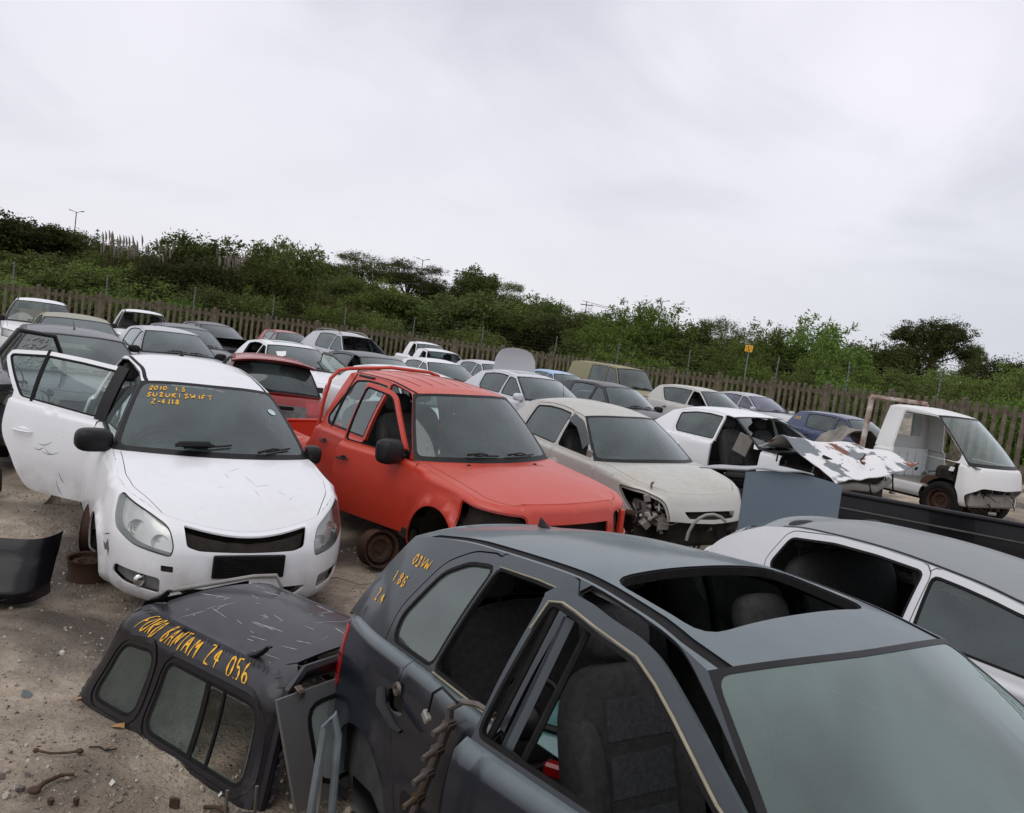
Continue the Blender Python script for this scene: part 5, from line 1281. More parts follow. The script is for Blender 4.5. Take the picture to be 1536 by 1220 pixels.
def back_cars():
    W_ = M['white']
    SIL = paint_mat('silver_paint', (.50, .51, .53), .3, .3, (.36, .35, .33), metal=.35)
    SIL2 = paint_mat('pale_silver_paint', (.60, .61, .64), .3, .35, (.42, .41, .38), metal=.25)
    DG = paint_mat('dark_grey_paint', (.030, .033, .040), .3, .55, (.22, .23, .23), coat=.4, side=.1, spec=.3)
    BK = paint_mat('black_paint', (.012, .012, .014), .28, .45, (.16, .16, .15), coat=.4, side=.05, spec=.3)
    OL = paint_mat('olive_gold_paint', (.22, .21, .12), .5, .8, (.30, .27, .10), coat=.1)
    OL2 = paint_mat('faded_olive_paint', (.30, .31, .24), .55, .6, (.33, .32, .24), coat=.1)
    RD = paint_mat('dark_red_paint', (.30, .022, .02), .32, .25, (.32, .20, .16), coat=.6)
    BL = paint_mat('pale_blue_paint', (.30, .48, .70), .4, .3, (.45, .48, .5))
    NV = paint_mat('navy_paint', (.02, .035, .10), .3, .3, (.2, .2, .2), coat=.7)
    BG = paint_mat('beige_silver_paint', (.50, .50, .47), .4, .6, (.42, .39, .28), metal=.2)
    PS = dict(P_PICK, bp=.02, rgt=-.42, rgtc=-.40, rgb=-.50, rgbc=-.48, zr=[(.5, 1.58), (.3, 1.615), (-.1, 1.65), (-.5, 1.62)], dr1=-.4, h=.09)
    gen('pickup_truck', PS, W_, 'white pickup with a brown board behind its windscreen at the left edge by the fence', (-12.25, 20.8), -57, -.05, cat='pickup truck', extra=lambda c: (bed(c), board(c)), single=True, group='pickups in the back rows')
    gen('pickup_truck', PS, W_, 'white pickup without windscreen glass against the fence on the left', (-11.6, 25.0), -57.7, -.05, cat='pickup truck', ws=False, extra=bed, single=True, holes=('fwin',), group='pickups in the back rows')
    gen('sedan', P_SEDAN, OL2, 'faded olive sedan showing only its roof behind the dark broken hatchback', (-8.3, 15.3), -57, .08, mirrors=False)
    def broken(c):
        m, i = c.mb('windscreen/shattered_patch', plain('shattered_glass', (.42, .43, .40), .5, var=.6, scale=30, col2=(.08, .08, .08)))
        rg = random.Random(5)
        for k in range(60):
            a, b = rg.uniform(-.62, -.38), rg.uniform(.08, .5); s_ = rg.uniform(.01, .035); pts = [V(c.ws(a + s_ * cos(t), b + s_ * sin(t))) + V((.005, 0, .004)) for t in (0, 1.7, 3.2, 4.6)]
            m.add(pts, [(0, 1, 2, 3)], i)
        m.custom = False; m, i = c.mb('aerial', M['black']); p = V(c.roof(-.15, 0)); tube(m, [p, p + V((-.30, 0, .10))], [.012, .003], 6, i)
        clutter(c, 'engine', (1.5, 0, .7), (.9, 1.3, .4), 50, 21)
    P4 = dict(P_HATCH, W=.87, p=[(-1.9, .79), (-1.2, .85), (0, .868), (1.2, .86), (1.6, .83), (2.0, .77)], h=.08)
    c4 = gen('hatchback', P4, DG, 'dark grey hatchback with a shattered windscreen behind the open white door', (-5.68, 10.45), -56, .06, glass='dusty_glass', mirrors=False, hood_up=None, extra=broken, wheels=True)
    gen('sedan', P_SEDAN, SIL, 'silver sedan with an intact windscreen directly behind the white hatchback', (-7.4, 17.4), -52, .0)
    gen('sedan', P_SEDAN, DG, 'dark grey sedan half hidden to the right of the silver sedan', (-8.5, 20.9), -52, .02, mirrors=False)
    gen('sedan', dict(P_SEDAN), BK, 'black sedan with a buckled raised bonnet in front of the fence', (-9.9, 26.6), -48, .06, hood_up=16, mirrors=False, glass='dark_glass')
    gen('hatchback', P_HATCH, RD, 'small dark red hatchback far back by the fence', (-8.9, 31.5), -55, .04, mirrors=False)
    gen('sedan', dict(P_SEDAN), W_, 'white sedan with a sunroof and a paper on its windscreen left of the red pickup', (-4.75, 17.2), -55.5, .06, holes=('rwinR', 'fwinR'), extra=paper)
    gen('station_wagon', dict(P_WAGON), SIL, 'silver estate with roof rails and a smashed windscreen', (-4.95, 24.6), -48, .20, ws=False, rails=True, cat='car', mirrors=False)
    gen('sedan', P_SEDAN, DG, 'dark grey dusty sedan with brown-framed open door behind the white roof', (-3.0, 17.9), -50, .05, mirrors=False, extra=opendoor)
    gen('sedan', P_SEDAN, W_, 'white sedan showing just its roof above the red pickup', (-1.45, 13.1), -50, .04, mirrors=False)
    gen('pickup_truck', PS, W_, 'white single-cab pickup farthest back beside the silver estate', (-3.85, 33.5), -59, .10, cat='pickup truck', extra=bed, single=True, holes=('fwinR',), group='pickups in the back rows')
    gen('pickup_truck', PS, W_, 'white single-cab pickup with an empty windscreen frame in front of the farthest one', (-2.55, 25.9), -59, .0, cat='pickup truck', ws=False, extra=bed, single=True, holes=('fwinR',), group='pickups in the back rows')
    gen('sedan', P_SEDAN, W_, 'small white sedan just left of the raised silver bonnet', (-1.95, 22.0), -57, .0, mirrors=False)
    gen('sedan', dict(P_SEDAN), SIL2, 'pale silver sedan with its bonnet standing fully raised', (-.6, 24.2), -58, .10, hood_up=100, mirrors=False)
    gen('sedan', P_SEDAN, SIL2, 'pale silver sedan with an aerial, right behind the red pickup', (.45, 17.0), -55.5, .12, extra=whip, mirrors='body')
    gen('hatchback', P_HATCH, BL, 'pale blue hatchback showing a strip of roof behind the silver sedan', (1.6, 27.6), -60, .02, mirrors=False)
    def dark_pillar(c): pass
    gen('off_roader', P_SUV, OL, 'tall boxy off-roader with an olive mossy roof by the fence', (3.75, 29.2), -57, .05, glass='dusty_glass', cat='off-road vehicle', mirrors=False)
    gen('hatchback', dict(P_HATCH), BK, 'black hatchback in front of the olive off-roader', (2.45, 19.6), -58, .08, extra=None)
    gen('hatchback', dict(P_HATCH, rwt=-1.2), BG, 'beige-silver hatchback without its front door glass right of the black hatchback', (5.3, 22.3), -54, .22, holes=('fwinR',), mirrors=False)
    gen('sedan', P_SEDAN, SIL, 'silver sedan with a violet-tinted windscreen nearest the fence on the right', (8.05, 26.9), -61, .18, glass='violet_glass', mirrors='body')
    def ymarks(c):
        m, i = c.mb('yellow_writing', M['yellowpaint'])
        def wm(a, b): p = V((a, -c.Ys(a, b), b)); return p, V((0, -1, 0))
        write(m, 'C65', wm, -1.45, 1.18, .07, .06, .008)
    gen('hatchback', P_HATCH, NV, 'navy blue hatchback with a scribble of yellow writing behind the white truck', (8.9, 21.2), -60, .05, extra=ymarks, mirrors=False)
    # the red hatchback facing away
    def away(c):
        m, i = c.mb('spoiler', c.paint); P = c.P; vs = []
        n = 12; prof = [(.10, .004), (-.02, .03), (-.20, .05), (-.24, .035), (-.20, .015), (-.05, -.01)]
        for k in range(n + 1):
            y = lerp(-.56, .56, k / n)
            for (dx, dz) in prof: vs.append((P['rgtc'] + dx - .06 * (1 - (y / .56) ** 2), y, c.Rf(P['rgtc'], y) + dz + .01))
        L_ = len(prof); fs = [(k * L_ + a, k * L_ + (a + 1) % L_, (k + 1) * L_ + (a + 1) % L_, (k + 1) * L_ + a) for k in range(n) for a in range(L_)]; fs += [tuple(range(L_)), tuple(n * L_ + a for a in range(L_))[::-1]]
        m.add(vs, fs, i); m.custom = False
        m, i = c.mb('rear_wiper', M['black']); tube(m, [V(c.rg(0, .02)) + V((-.02, 0, .01)), V(c.rg(.35, .1)) + V((-.02, 0, .01))], .009, 6, i)
        m, i = c.mb('tailgate_handle', M['black']); box(m, (P['xR'] - .03, 0, .84), (.05, .6, .05), .015, None, i, 2)
    gen('hatchback', dict(P_HATCH, h=.07), RD, 'red hatchback seen from behind with a roof spoiler between the white hatchback and red pickup', (-3.95, 12.8), 112, -.02, tail=True, extra=away, mirrors=False)
def board(c):
    m, i = c.mb('cardboard_sheet', plain('cardboard', (.34, .20, .10), .8, var=.3, scale=5)); box(m, (c.P['wsbc'] - .25, .05, c.zb(.8) + .16), (.03, 1.05, .34), .01, (0, radians(-20), 0), i)
def paper(c):
    m, i = c.mb('windscreen/paper', plain('white_paper', (.75, .76, .78), .7, var=.08)); pts = [V(c.ws(a, b)) + V((.01, 0, .01)) for a, b in ((-.52, .40), (-.30, .42), (-.34, .30), (-.44, .26), (-.50, .30))]; m.add(pts, [(0, 1, 2, 3, 4)], i); m.custom = False
    m, i = c.mb('sunroof', M['dark_glass']); fr = [(-.2, .36), (-.2, -.36), (-.62, -.36), (-.62, .36)]; vs, res = triangulate(rnd(fr, .05), [], .12)
    f = lambda a, b: c.roof(a, b); f.up = 1; put(m, f, vs, res['body'], 1, .006, 0, i)
def whip(c):
    m, i = c.mb('aerial', M['black']); p = V(c.ws(.05, .02)); q = V(c.roof(.0, .10)); tube(m, [V(c.top(1.05, -.05)), V((.75, .05, 1.62))], [.006, .003], 5, i)
    m, i = c.mb('sunroof', M['dark_glass']); fr = [(-.2, .36), (-.2, -.36), (-.62, -.36), (-.62, .36)]; vs, res = triangulate(rnd(fr, .05), [], .12)
    f = lambda a, b: c.roof(a, b); f.up = 1; put(m, f, vs, res['body'], 1, .006, 0, i)
def opendoor(c):
    P = c.P; s_ = c.skirt(c.qx(P['df0'] - .05), .8); hx, hy = P['df0'] - .03, -s_[1] + .02
    c.xform['door#fR'] = Matrix.Translation((hx, hy, 0)) @ Matrix.Rotation(radians(48), 4, 'Z') @ Matrix.Translation((-hx, -hy, 0)); c.plabel['door#fR'] = 'front door swung open'
M['violet_glass'] = glass_mat('violet_window_glass', (.35, .36, .50), .3, (.30, .30, .42))

# ================================================================== ground
def hg(x, y):
    z = .32 * smooth((x - 3) / 9) * smooth((y - 13) / 9)
    z += -.25 * smooth((-x - 9) / 10) * smooth((y - 16) / 10)
    return z
def ground():
    m, nt, n, l = newmat('yard_ground'); b = N(nt, 'ShaderNodeBsdfPrincipled'); o = N(nt, 'ShaderNodeOutputMaterial'); l.new(b.outputs[0], o.inputs[0])
    g1, _ = noise_fac(nt, 1.1, .42, .62, 5, .4); g2, nz2 = noise_fac(nt, 9, .3, .7, 8); g3, nz3 = noise_fac(nt, 60, .35, .65, 6); g4, _ = noise_fac(nt, .55, .47, .60, 5, .5); g5, nz5 = noise_fac(nt, 24, .52, .62, 4)
    c = mix(nt, g2, (.26, .20, .14), (.48, .395, .295)); c = mix(nt, mul(nt, g3, .5), c, (.50, .43, .34)); c = mix(nt, mul(nt, g5, .55), c, (.50, .45, .37))
    c = mix(nt, mul(nt, g1, .65), c, (.085, .060, .040)); c = mix(nt, mul(nt, g4, .88), c, (.040, .030, .022))
    g6, _ = noise_fac(nt, 33, .66, .69, 3); c = mix(nt, g6, c, (.03, .022, .016))
    tc = N(nt, 'ShaderNodeTexCoord'); sp = N(nt, 'ShaderNodeSeparateXYZ'); l.new(tc.outputs['Object'], sp.inputs[0])
    far = N(nt, 'ShaderNodeMapRange'); far.inputs['From Min'].default_value = 36; far.inputs['From Max'].default_value = 46; l.new(sp.outputs[1], far.inputs['Value'])
    c = mix(nt, far.outputs[0], c, (.05, .07, .025))
    l.new(c, b.inputs['Base Color']); b.inputs['Roughness'].default_value = .9
    rr = N(nt, 'ShaderNodeMapRange'); l.new(g4, rr.inputs['Value']); rr.inputs['To Min'].default_value = .95; rr.inputs['To Max'].default_value = .5; l.new(rr.outputs[0], b.inputs['Roughness'])
    h = mul(nt, mul(nt, nz2.outputs['Fac'], .5), mul(nt, nz3.outputs['Fac'], .5), 'ADD'); h = mul(nt, h, mul(nt, g5, .2), 'ADD')
    bp = N(nt, 'ShaderNodeBump'); bp.inputs['Strength'].default_value = 1.; bp.inputs['Distance'].default_value = .035; l.new(h, bp.inputs['Height']); l.new(bp.outputs[0], b.inputs['Normal'])
    def axis(a, b, fa, fb, fine, coarse):
        o = []; x = a
        while x < b:
            o.append(x); d = 0 if fa <= x <= fb else min(abs(x - fa), abs(x - fb)); x += fine + min(coarse, d * .12)
        o.append(b); return o
    xs = axis(-400, 400, -5, 2, .055, 40); ys = axis(-30, 600, 2.2, 9, .055, 40)
    vs = []
    for y in ys:
        for x in xs:
            z = hg(x, y)
            if -7 < x < 4 and 1 < y < 12: z += .035 * noise.noise(V((x * .9, y * .9, 0))) + .018 * noise.noise(V((x * 3.4, y * 3.4, 3))) + .010 * noise.noise(V((x * 9, y * 9, 3)))
            vs.append((x, y, z))
    w = len(xs); fs = [(j * w + i, j * w + i + 1, (j + 1) * w + i + 1, (j + 1) * w + i) for j in range(len(ys) - 1) for i in range(w - 1)]
    mb = MB(); mb.add(vs, fs); mb.build('ground', m, kind='structure', angle=180)
    # loose stones: far too many to count
    rg = random.Random(3); mb = MB()
    ico = bmesh.new(); bmesh.ops.create_icosphere(ico, subdivisions=1, radius=1); iv = [v.co.copy() for v in ico.verts]; jf = [[v.index for v in f.verts] for f in ico.faces]; ico.free()
    for k in range(8000):
        y = 2.4 + 6 * rg.random() ** 1.2; x = rg.uniform(-.72 * y - .3, -.05 * y + .3); s = .003 + .010 * rg.random() ** 3 + (.016 if rg.random() < .012 else 0)
        if noise.noise(V((x * 1.1, y * 1.1, 9))) < -.12 and rg.random() < .8: continue
        R_ = Euler((rg.random() * 6, rg.random() * 6, rg.random() * 6)).to_matrix(); sc = V((1, rg.uniform(.6, 1), rg.uniform(.4, .8)))
        base = V((x, y, hg(x, y) + .035 * noise.noise(V((x * .9, y * .9, 0))) + .018 * noise.noise(V((x * 3.4, y * 3.4, 3))) + s * .25))
        mb.add([base + R_ @ V((v.x * sc.x, v.y * sc.y, v.z * sc.z)) * s * (1 + .2 * rg.random()) for v in iv], jf, rg.choice((0, 0, 1, 2)))
    mb.build('gravel', [plain('stone_tan', (.30, .25, .19), .9), plain('stone_grey', (.17, .15, .13), .9), plain('stone_pale', (.46, .43, .37), .9)], kind='stuff', angle=20, label='loose gravel and grit scattered over the dirt', cat='gravel')
def gz(x, y): return hg(x, y) + .035 * noise.noise(V((x * .9, y * .9, 0))) + .018 * noise.noise(V((x * 3.4, y * 3.4, 3)))

# ================================================================== concrete palisade fence
FENCE = [(-34, 27.0), (-24.0, 31.5), (-5.5, 40.5), (1.5, 38.5), (9.5, 30.5), (14.6, 22.3), (18.5, 15.5)]
def fence():
    conc = plain('weathered_concrete', (.12, .092, .062), .9, var=.45, scale=3.5, bump=.5, col2=(.20, .165, .12)); dk = plain('mossy_concrete', (.10, .085, .05), .95, var=.4, scale=6, col2=(.16, .14, .09))
    root = empty('palisade_fence', label='weathered brown concrete palisade fence running across behind all the cars', cat='fence')
    bay = 2.35; H = 2.04
    mb = MB(); n = 9
    for k in range(n):
        x = .5 * bay / n + k * bay / n; zt = H + random.uniform(-.03, .03)
        box(mb, (x, random.uniform(-.006, .006), zt / 2), (.125, .055, zt), .012, (0, random.uniform(-.012, .012), 0), random.random() < .3)
    for z in (.35, H - .22): box(mb, (bay / 2, .055, z), (bay - .03, .06, .15), .008)
    po = mb.build('palisade_panel', [conc, dk], root); pm = po.data
    mb = MB(); box(mb, (0, .03, (H + .07) / 2), (.16, .14, H + .07), .015); box(mb, (0, .03, H + .07), (.12, .10, .03), .012); qo = mb.build('post', conc, root); qm = qo.data
    first = True; carry = 0
    pts = []
    for (a, b) in zip(FENCE, FENCE[1:]):
        a, b = V(a), V(b); L = (b - a).length; d = (b - a) / L; k = max(1, round(L / bay)); s = L / k
        for j in range(k): pts.append((a + d * s * j, math.atan2(d.y, d.x), s / bay))
    for p, an, s in pts:
        x, y = p.x, p.y; zoff = -.22 + .22 * smooth((x + 30) / 28) + .33 * smooth((x - 4) / 10)
        if first: o1, o2 = po, qo; first = False
        else: o1 = po.copy(); o2 = qo.copy(); COL.objects.link(o1); COL.objects.link(o2)
        o1.location = o2.location = (x, y, zoff); o1.rotation_euler = o2.rotation_euler = (0, 0, an); o1.scale = (s, 1, 1)
    # electric wires on thin steel poles behind it
    er = empty('electric_fence', label='thin grey steel poles carrying electric wires just behind the concrete fence', cat='electric fence')
    st = plain('galvanised_pole', (.22, .23, .24), .5, .6, var=.3); ins = M['black']
    pm2 = None; prev = None; L = 0; wires = [[] for _ in range(6)]
    step = 3.7; tot = [];
    for (a, b) in zip(FENCE, FENCE[1:]):
        a, b = V(a), V(b); n = max(1, round((b - a).length / step))
        for j in range(n): tot.append(a + (b - a) * j / n)
    for p in tot:
        zo = -.22 + .22 * smooth((p.x + 30) / 28) + .33 * smooth((p.x - 4) / 10); q = V((p.x + .1, p.y + .25, zo)); lean = random.uniform(-.03, .03)
        if pm2 is None:
            mb = MB(); box(mb, (0, 0, 1.45), (.04, .025, 2.9)); po = mb.build('pole', st, er); pm2 = po.data
            mb = MB()
            for k in range(6): box(mb, (0, -.03, 2.05 + .15 * k), (.03, .04, .03), .006)
            io = mb.build('insulator', ins, po)
            o = po
        else: o = po.copy(); COL.objects.link(o); i2 = io.copy(); COL.objects.link(i2); i2.parent = o
        o.location = q; o.rotation_euler = (0, lean, 0)
        for k in range(6): wires[k].append(q + V((lean * 2, -.05, 2.05 + .15 * k)))
    for k in range(6): mb = MB(); tube(mb, wires[k], .0022, 4); mb.build('wire', M['steel'], er)
    # yellow warning plate
    sg = empty('warning_sign', (8.75, 31.6, 0), radians(-35), label='small yellow warning sign high on a thin pole above the fence', cat='sign')
    mb = MB(); box(mb, (0, 0, 1.75), (.035, .035, 3.5)); mb.build('pole', st, sg)
    mb = MB(); box(mb, (.0, -.03, 3.28), (.30, .012, .25), .004, (0, radians(4), 0)); mb.build('plate', plain('sign_yellow', (.85, .42, .02), .5, var=.05), sg)
    mb = MB(); tube(mb, [(-.05, -.04, 3.36), (.02, -.04, 3.29), (-.03, -.04, 3.28), (.04, -.04, 3.20)], .012, 5); tube(mb, [(.1 * cos(a), -.04, 3.28 + .09 * sin(a)) for a in [pi * k / 7 for k in range(14)]], .006, 4, closed=True); mb.build('lightning_mark', M['black'], sg)
# ================================================================== vegetation
def leaf_mat(name, c1, c2, trans=.35):
    m, nt, n, l = newmat(name); o = N(nt, 'ShaderNodeOutputMaterial'); g = N(nt, 'ShaderNodeNewGeometry'); oi = N(nt, 'ShaderNodeObjectInfo')
    c = mix(nt, g.outputs['Random Per Island'], c1, c2)
    hs = N(nt, 'ShaderNodeHueSaturation'); l.new(c, hs.inputs['Color']); mr = N(nt, 'ShaderNodeMapRange'); mr.inputs['To Min'].default_value = .5; mr.inputs['To Max'].default_value = 1.75; l.new(oi.outputs['Random'], mr.inputs['Value']); l.new(mr.outputs[0], hs.inputs['Value'])
    mh = N(nt, 'ShaderNodeMapRange'); mh.inputs['To Min'].default_value = .475; mh.inputs['To Max'].default_value = .51; l.new(oi.outputs['Random'], mh.inputs['Value']); l.new(mh.outputs[0], hs.inputs['Hue'])
    b = N(nt, 'ShaderNodeBsdfPrincipled'); b.inputs['Roughness'].default_value = .8; b.inputs['Specular IOR Level'].default_value = .12; l.new(hs.outputs[0], b.inputs['Base Color'])
    t = N(nt, 'ShaderNodeBsdfTranslucent'); l.new(hs.outputs[0], t.inputs[0]); ms = N(nt, 'ShaderNodeMixShader'); ms.inputs[0].default_value = trans; l.new(b.outputs[0], ms.inputs[1]); l.new(t.outputs[0], ms.inputs[2]); l.new(ms.outputs[0], o.inputs[0])
    return m
BARK = plain('bark', (.10, .075, .05), .9, var=.4, scale=6, bump=.6)
LM = {'dark': leaf_mat('dark_leaves', (.038, .052, .016), (.105, .13, .038)), 'mid': leaf_mat('mid_leaves', (.05, .078, .018), (.155, .205, .055)), 'bright': leaf_mat('bright_leaves', (.045, .080, .014), (.135, .195, .045)),
      'olive': leaf_mat('olive_leaves', (.05, .06, .018), (.15, .15, .05)), 'dry': leaf_mat('dry_stems', (.09, .065, .035), (.24, .19, .11)), 'plume': leaf_mat('plume', (.34, .29, .22), (.55, .50, .42))}
def crown_mesh(kind, seed, lobes, nleaf, size, long=1.6, droop=.2, R=(1, 1, 1), cz=.62):
    """leaf cards in clumps spread over lobes; unit tree about 1 high"""
    rg = random.Random(seed); mb = MB(); vs = []; fs = []
    L = []
    for k in range(lobes):
        a = rg.random() * 6.283; r = .34 * rg.random() ** .6; z = cz + rg.uniform(-.34, .24) * (1 - r)
        L.append((V((r * cos(a) * R[0] * 1.15, r * sin(a) * R[1] * 1.15, z)), rg.uniform(.12, .24)))
    clumps = []
    for c, r in L:
        for _ in range(22):
            d = V((rg.gauss(0, 1), rg.gauss(0, 1), rg.gauss(0, .8))).normalized() * r * rg.uniform(.55, 1.08); clumps.append((c + V((d.x * R[0], d.y * R[1], d.z * R[2])), d.normalized()))
    per = max(3, nleaf // len(clumps))
    for c, d in clumps:
        if c.z < .02: continue
        cr = rg.uniform(.02, .05)
        for _ in range(per):
            p = c + V((rg.gauss(0, cr), rg.gauss(0, cr), rg.gauss(0, cr * .7)))
            u = (d * .8 + V((rg.uniform(-1, 1), rg.uniform(-1, 1), rg.uniform(-1, .6) - droop))).normalized(); w = u.cross(V((rg.uniform(-1, 1), rg.uniform(-1, 1), rg.uniform(.2, 1)))).normalized(); s = size * rg.uniform(.6, 1.3)
            o = len(vs); vs += [p, p + u * s * long * .5 + w * s * .35, p + u * s * long, p + u * s * long * .5 - w * s * .35]; fs.append((o, o + 1, o + 2, o + 3))
    me = bpy.data.meshes.new('crown'); me.from_pydata([tuple(v) for v in vs], [], fs); me.materials.append(LM[kind]); me.update(); return me, L
def trunk_mesh(L, seed, base=.035):
    rg = random.Random(seed); mb = MB(); top = V((0, 0, .5)); tube(mb, [(0, 0, -.05), (rg.uniform(-.02, .02), rg.uniform(-.02, .02), .25), top], [base, base * .8, base * .5], 7)
    for c, r in L[:9]: m = top * .6 + V((0, 0, -.05)); tube(mb, [m, lerp(m, c, .5) + V((0, 0, -.02)), c], [base * .45, base * .3, base * .12], 5)
    mb_o = mb.build('trunk', BARK); me = mb_o.data; bpy.data.objects.remove(mb_o); return me
def veg():
    K = {}
    def kind(key, *a, base=.035, **k): cm, L = crown_mesh(*a, **k); K[key] = (cm, trunk_mesh(L, 5, base))
    kind('dark', 'dark', 1, 26, 17000, .026, R=(1, 1, 1)); kind('dark2', 'dark', 2, 26, 23000, .021, R=(1.1, 1.1, .8), cz=.66)
    kind('mid', 'mid', 3, 28, 25000, .020); kind('mid2', 'mid', 4, 26, 23000, .021, R=(1.3, 1.3, .8), cz=.52)
    kind('bright', 'bright', 5, 28, 24000, .018, long=2.2, R=(1, 1, 1)); kind('bright2', 'bright', 6, 24, 18000, .024, long=2.2, R=(1.25, 1.25, .85), cz=.5)
    kind('olive', 'olive', 7, 24, 20000, .022, R=(1.4, 1.4, .7), cz=.42); kind('umbrella', 'dark', 8, 28, 22000, .016, R=(1.35, 1.35, .45), cz=.78)
    # conifer with tiers
    rg = random.Random(9); vs = []; fs = []; mb = MB()
    for t in range(13):
        z = .16 + .84 * t / 13; r = .17 * (1 - (t / 13)) ** .8 + .012
        for k in range(9):
            a = 6.283 * k / 9 + t
            for j in range(26):
                q = rg.random(); p = V((r * q * cos(a), r * q * sin(a), z - .02 * q + rg.gauss(0, .006))) + V((rg.gauss(0, .008), rg.gauss(0, .008), 0)); u = V((cos(a + rg.uniform(-1, 1)), sin(a + rg.uniform(-1, 1)), rg.uniform(-.2, .5))).normalized(); w = u.cross(V((0, 0, 1))).normalized(); s = .016; o = len(vs)
                vs += [p, p + u * s + w * s * .3, p + u * s * 2, p + u * s - w * s * .3]; fs.append((o, o + 1, o + 2, o + 3))
    me = bpy.data.meshes.new('crown'); me.from_pydata([tuple(v) for v in vs], [], fs); me.materials.append(LM['dark']); K['conifer'] = (me, trunk_mesh([], 1, .012))
    mb = MB(); tube(mb, [(0, 0, 0), (0, 0, .98)], [.014, .003], 6); o = mb.build('trunk', BARK); K['conifer'] = (me, o.data); bpy.data.objects.remove(o)
    rg = random.Random(12)
    def near(px):
        for lim, t in ((60, 'at the far left edge'), (200, 'above the dark broken hatchback'), (330, 'above the white hatchback roof'), (450, 'above the small dark red hatchback'), (560, 'above the silver estate'), (660, 'above the white pickups'), (760, 'above the raised silver bonnet'), (860, 'above the pale blue roof'), (990, 'above the olive off-roader'), (1110, 'left of the yellow warning sign'), (1210, 'just right of the yellow warning sign'), (1300, 'above the navy hatchback'), (1420, 'above the white truck cab'), (9999, 'at the far right edge')):
            if px < lim: return t
    NM = {'dark': ('tree', 'dense dark green tree'), 'dark2': ('tree', 'spreading dark green tree'), 'mid': ('tree', 'mid green tree'), 'mid2': ('bush', 'wide mid green bush'), 'bright': ('tree', 'bright green feathery-leaved tree'), 'bright2': ('bush', 'bright fresh green bush'), 'olive': ('bush', 'low olive-brown scrub bush'), 'umbrella': ('tree', 'flat-crowned dark tree'), 'conifer': ('conifer', 'narrow tiered conifer')}
    cnt = {}; allT = {}
    def T(k, px, ytop, d, wpx, row, name=None, gap=None):
        x = (px - 768) / 1223 * d; hor = 523 + (px - 768) * .1388; z1 = 2.07 + (hor - ytop) / 1223 * d; zb = (gap if gap is not None else hill(x, d)) - .3; h = max(1.2, z1 - zb); w = wpx / 1223 * d
        cm, tm = K[k]; nm, lab = NM[k]
        lab2 = '%s %s, %s' % (lab, near(px), row); cnt[lab2] = cnt.get(lab2, 0) + 1
        r = empty(name or nm, (x, d, zb), rg.random() * 6.28, label='x ' + lab2, cat=nm if nm != 'conifer' else 'tree', group='trees and bushes behind the fence'); rad = {'conifer': .19, 'umbrella': .62}.get(k, .55 if k[-1] != '2' else .62)
        s = w / (2 * rad); r.scale = (s, s, h * (1.02 if k != 'conifer' else 1))
        c = bpy.data.objects.new('crown', cm); COL.objects.link(c); c.parent = r; allT.setdefault(lab2, []).append((px, r)); t = bpy.data.objects.new('trunk', tm); COL.objects.link(t); t.parent = r; return r
    hill = hill_h
    # skyline, left to right (pixel of the top in the photograph's frame)
    sky = [('dark', -60, 318, 62, 190), ('dark', 25, 326, 64, 170), ('dark2', 100, 345, 66, 150), ('mid', 175, 372, 60, 170), ('dark', 268, 348, 56, 150), ('mid2', 330, 372, 58, 150), ('dark', 402, 356, 56, 125), ('dark2', 470, 392, 75, 120),
        ('umbrella', 520, 386, 82, 130), ('umbrella', 590, 396, 84, 110), ('dark2', 640, 424, 80, 110), ('dark', 694, 402, 82, 80), ('umbrella', 735, 428, 86, 90), ('dark', 808, 444, 62, 90), ('mid', 765, 448, 64, 100), ('dark2', 862, 466, 70, 90), ('bright', 905, 462, 50, 130), ('bright', 955, 452, 48, 140), ('dark', 1010, 482, 56, 110), ('umbrella', 1062, 486, 70, 100),
        ('bright', 1140, 486, 42, 110), ('bright', 1215, 478, 42, 150), ('dark', 1290, 512, 60, 120), ('dark', 1290, 512, 62, 10), ('dark2', 1330, 516, 90, 120), ('dark2', 1480, 536, 80, 130), ('mid', 1545, 544, 60, 130), ('mid2', 1410, 540, 50, 130), ('dark', 1620, 540, 60, 120)]
    for k, px, y, d, w in sky: T(k, px, y, d, w, 'on the skyline')
    T('dark2', 1376, 478, 95, 128, 'a big dome on the skyline', gap=8.0 - 2.6); T('dark2', 1437, 516, 95, 44, 'small round one on the skyline', gap=5.2); T('conifer', 659, 401, 90, 26, 'standing alone on the skyline'); T('conifer', 716, 408, 92, 22, 'second spire on the skyline'); T('conifer', 121, 340, 70, 20, 'tiny spire on the left skyline')
    # filling rows down to the fence
    mids = [('dark', -70, 370, 50, 170), ('dark', 20, 372, 48, 170), ('mid2', 95, 378, 47, 190), ('mid2', 175, 385, 46, 190), ('dark', 250, 382, 47, 170), ('dark', 310, 400, 48, 140), ('mid', 385, 392, 50, 140), ('olive', 450, 410, 56, 150), ('dark2', 520, 415, 66, 150), ('mid', 560, 425, 62, 130), ('dark', 610, 440, 62, 130), ('mid2', 660, 448, 60, 140), ('dark', 700, 440, 58, 150), ('mid', 760, 462, 58, 140), ('dark', 815, 470, 56, 110), ('olive', 790, 505, 49, 110), ('dark2', 870, 490, 52, 120),
        ('bright', 930, 485, 46, 150), ('dark', 990, 500, 48, 130), ('mid', 1050, 512, 46, 130), ('bright', 1100, 512, 38, 110), ('dark', 1180, 515, 42, 140), ('bright', 1240, 520, 37, 130), ('mid2', 1320, 540, 44, 150), ('olive', 1360, 548, 46, 120), ('mid2', 1430, 552, 42, 150), ('bright2', 1500, 556, 36, 150), ('dark', 1570, 560, 38, 140)]
    for k, px, y, d, w in mids: T(k, px, y, d, w, 'halfway up the bank')
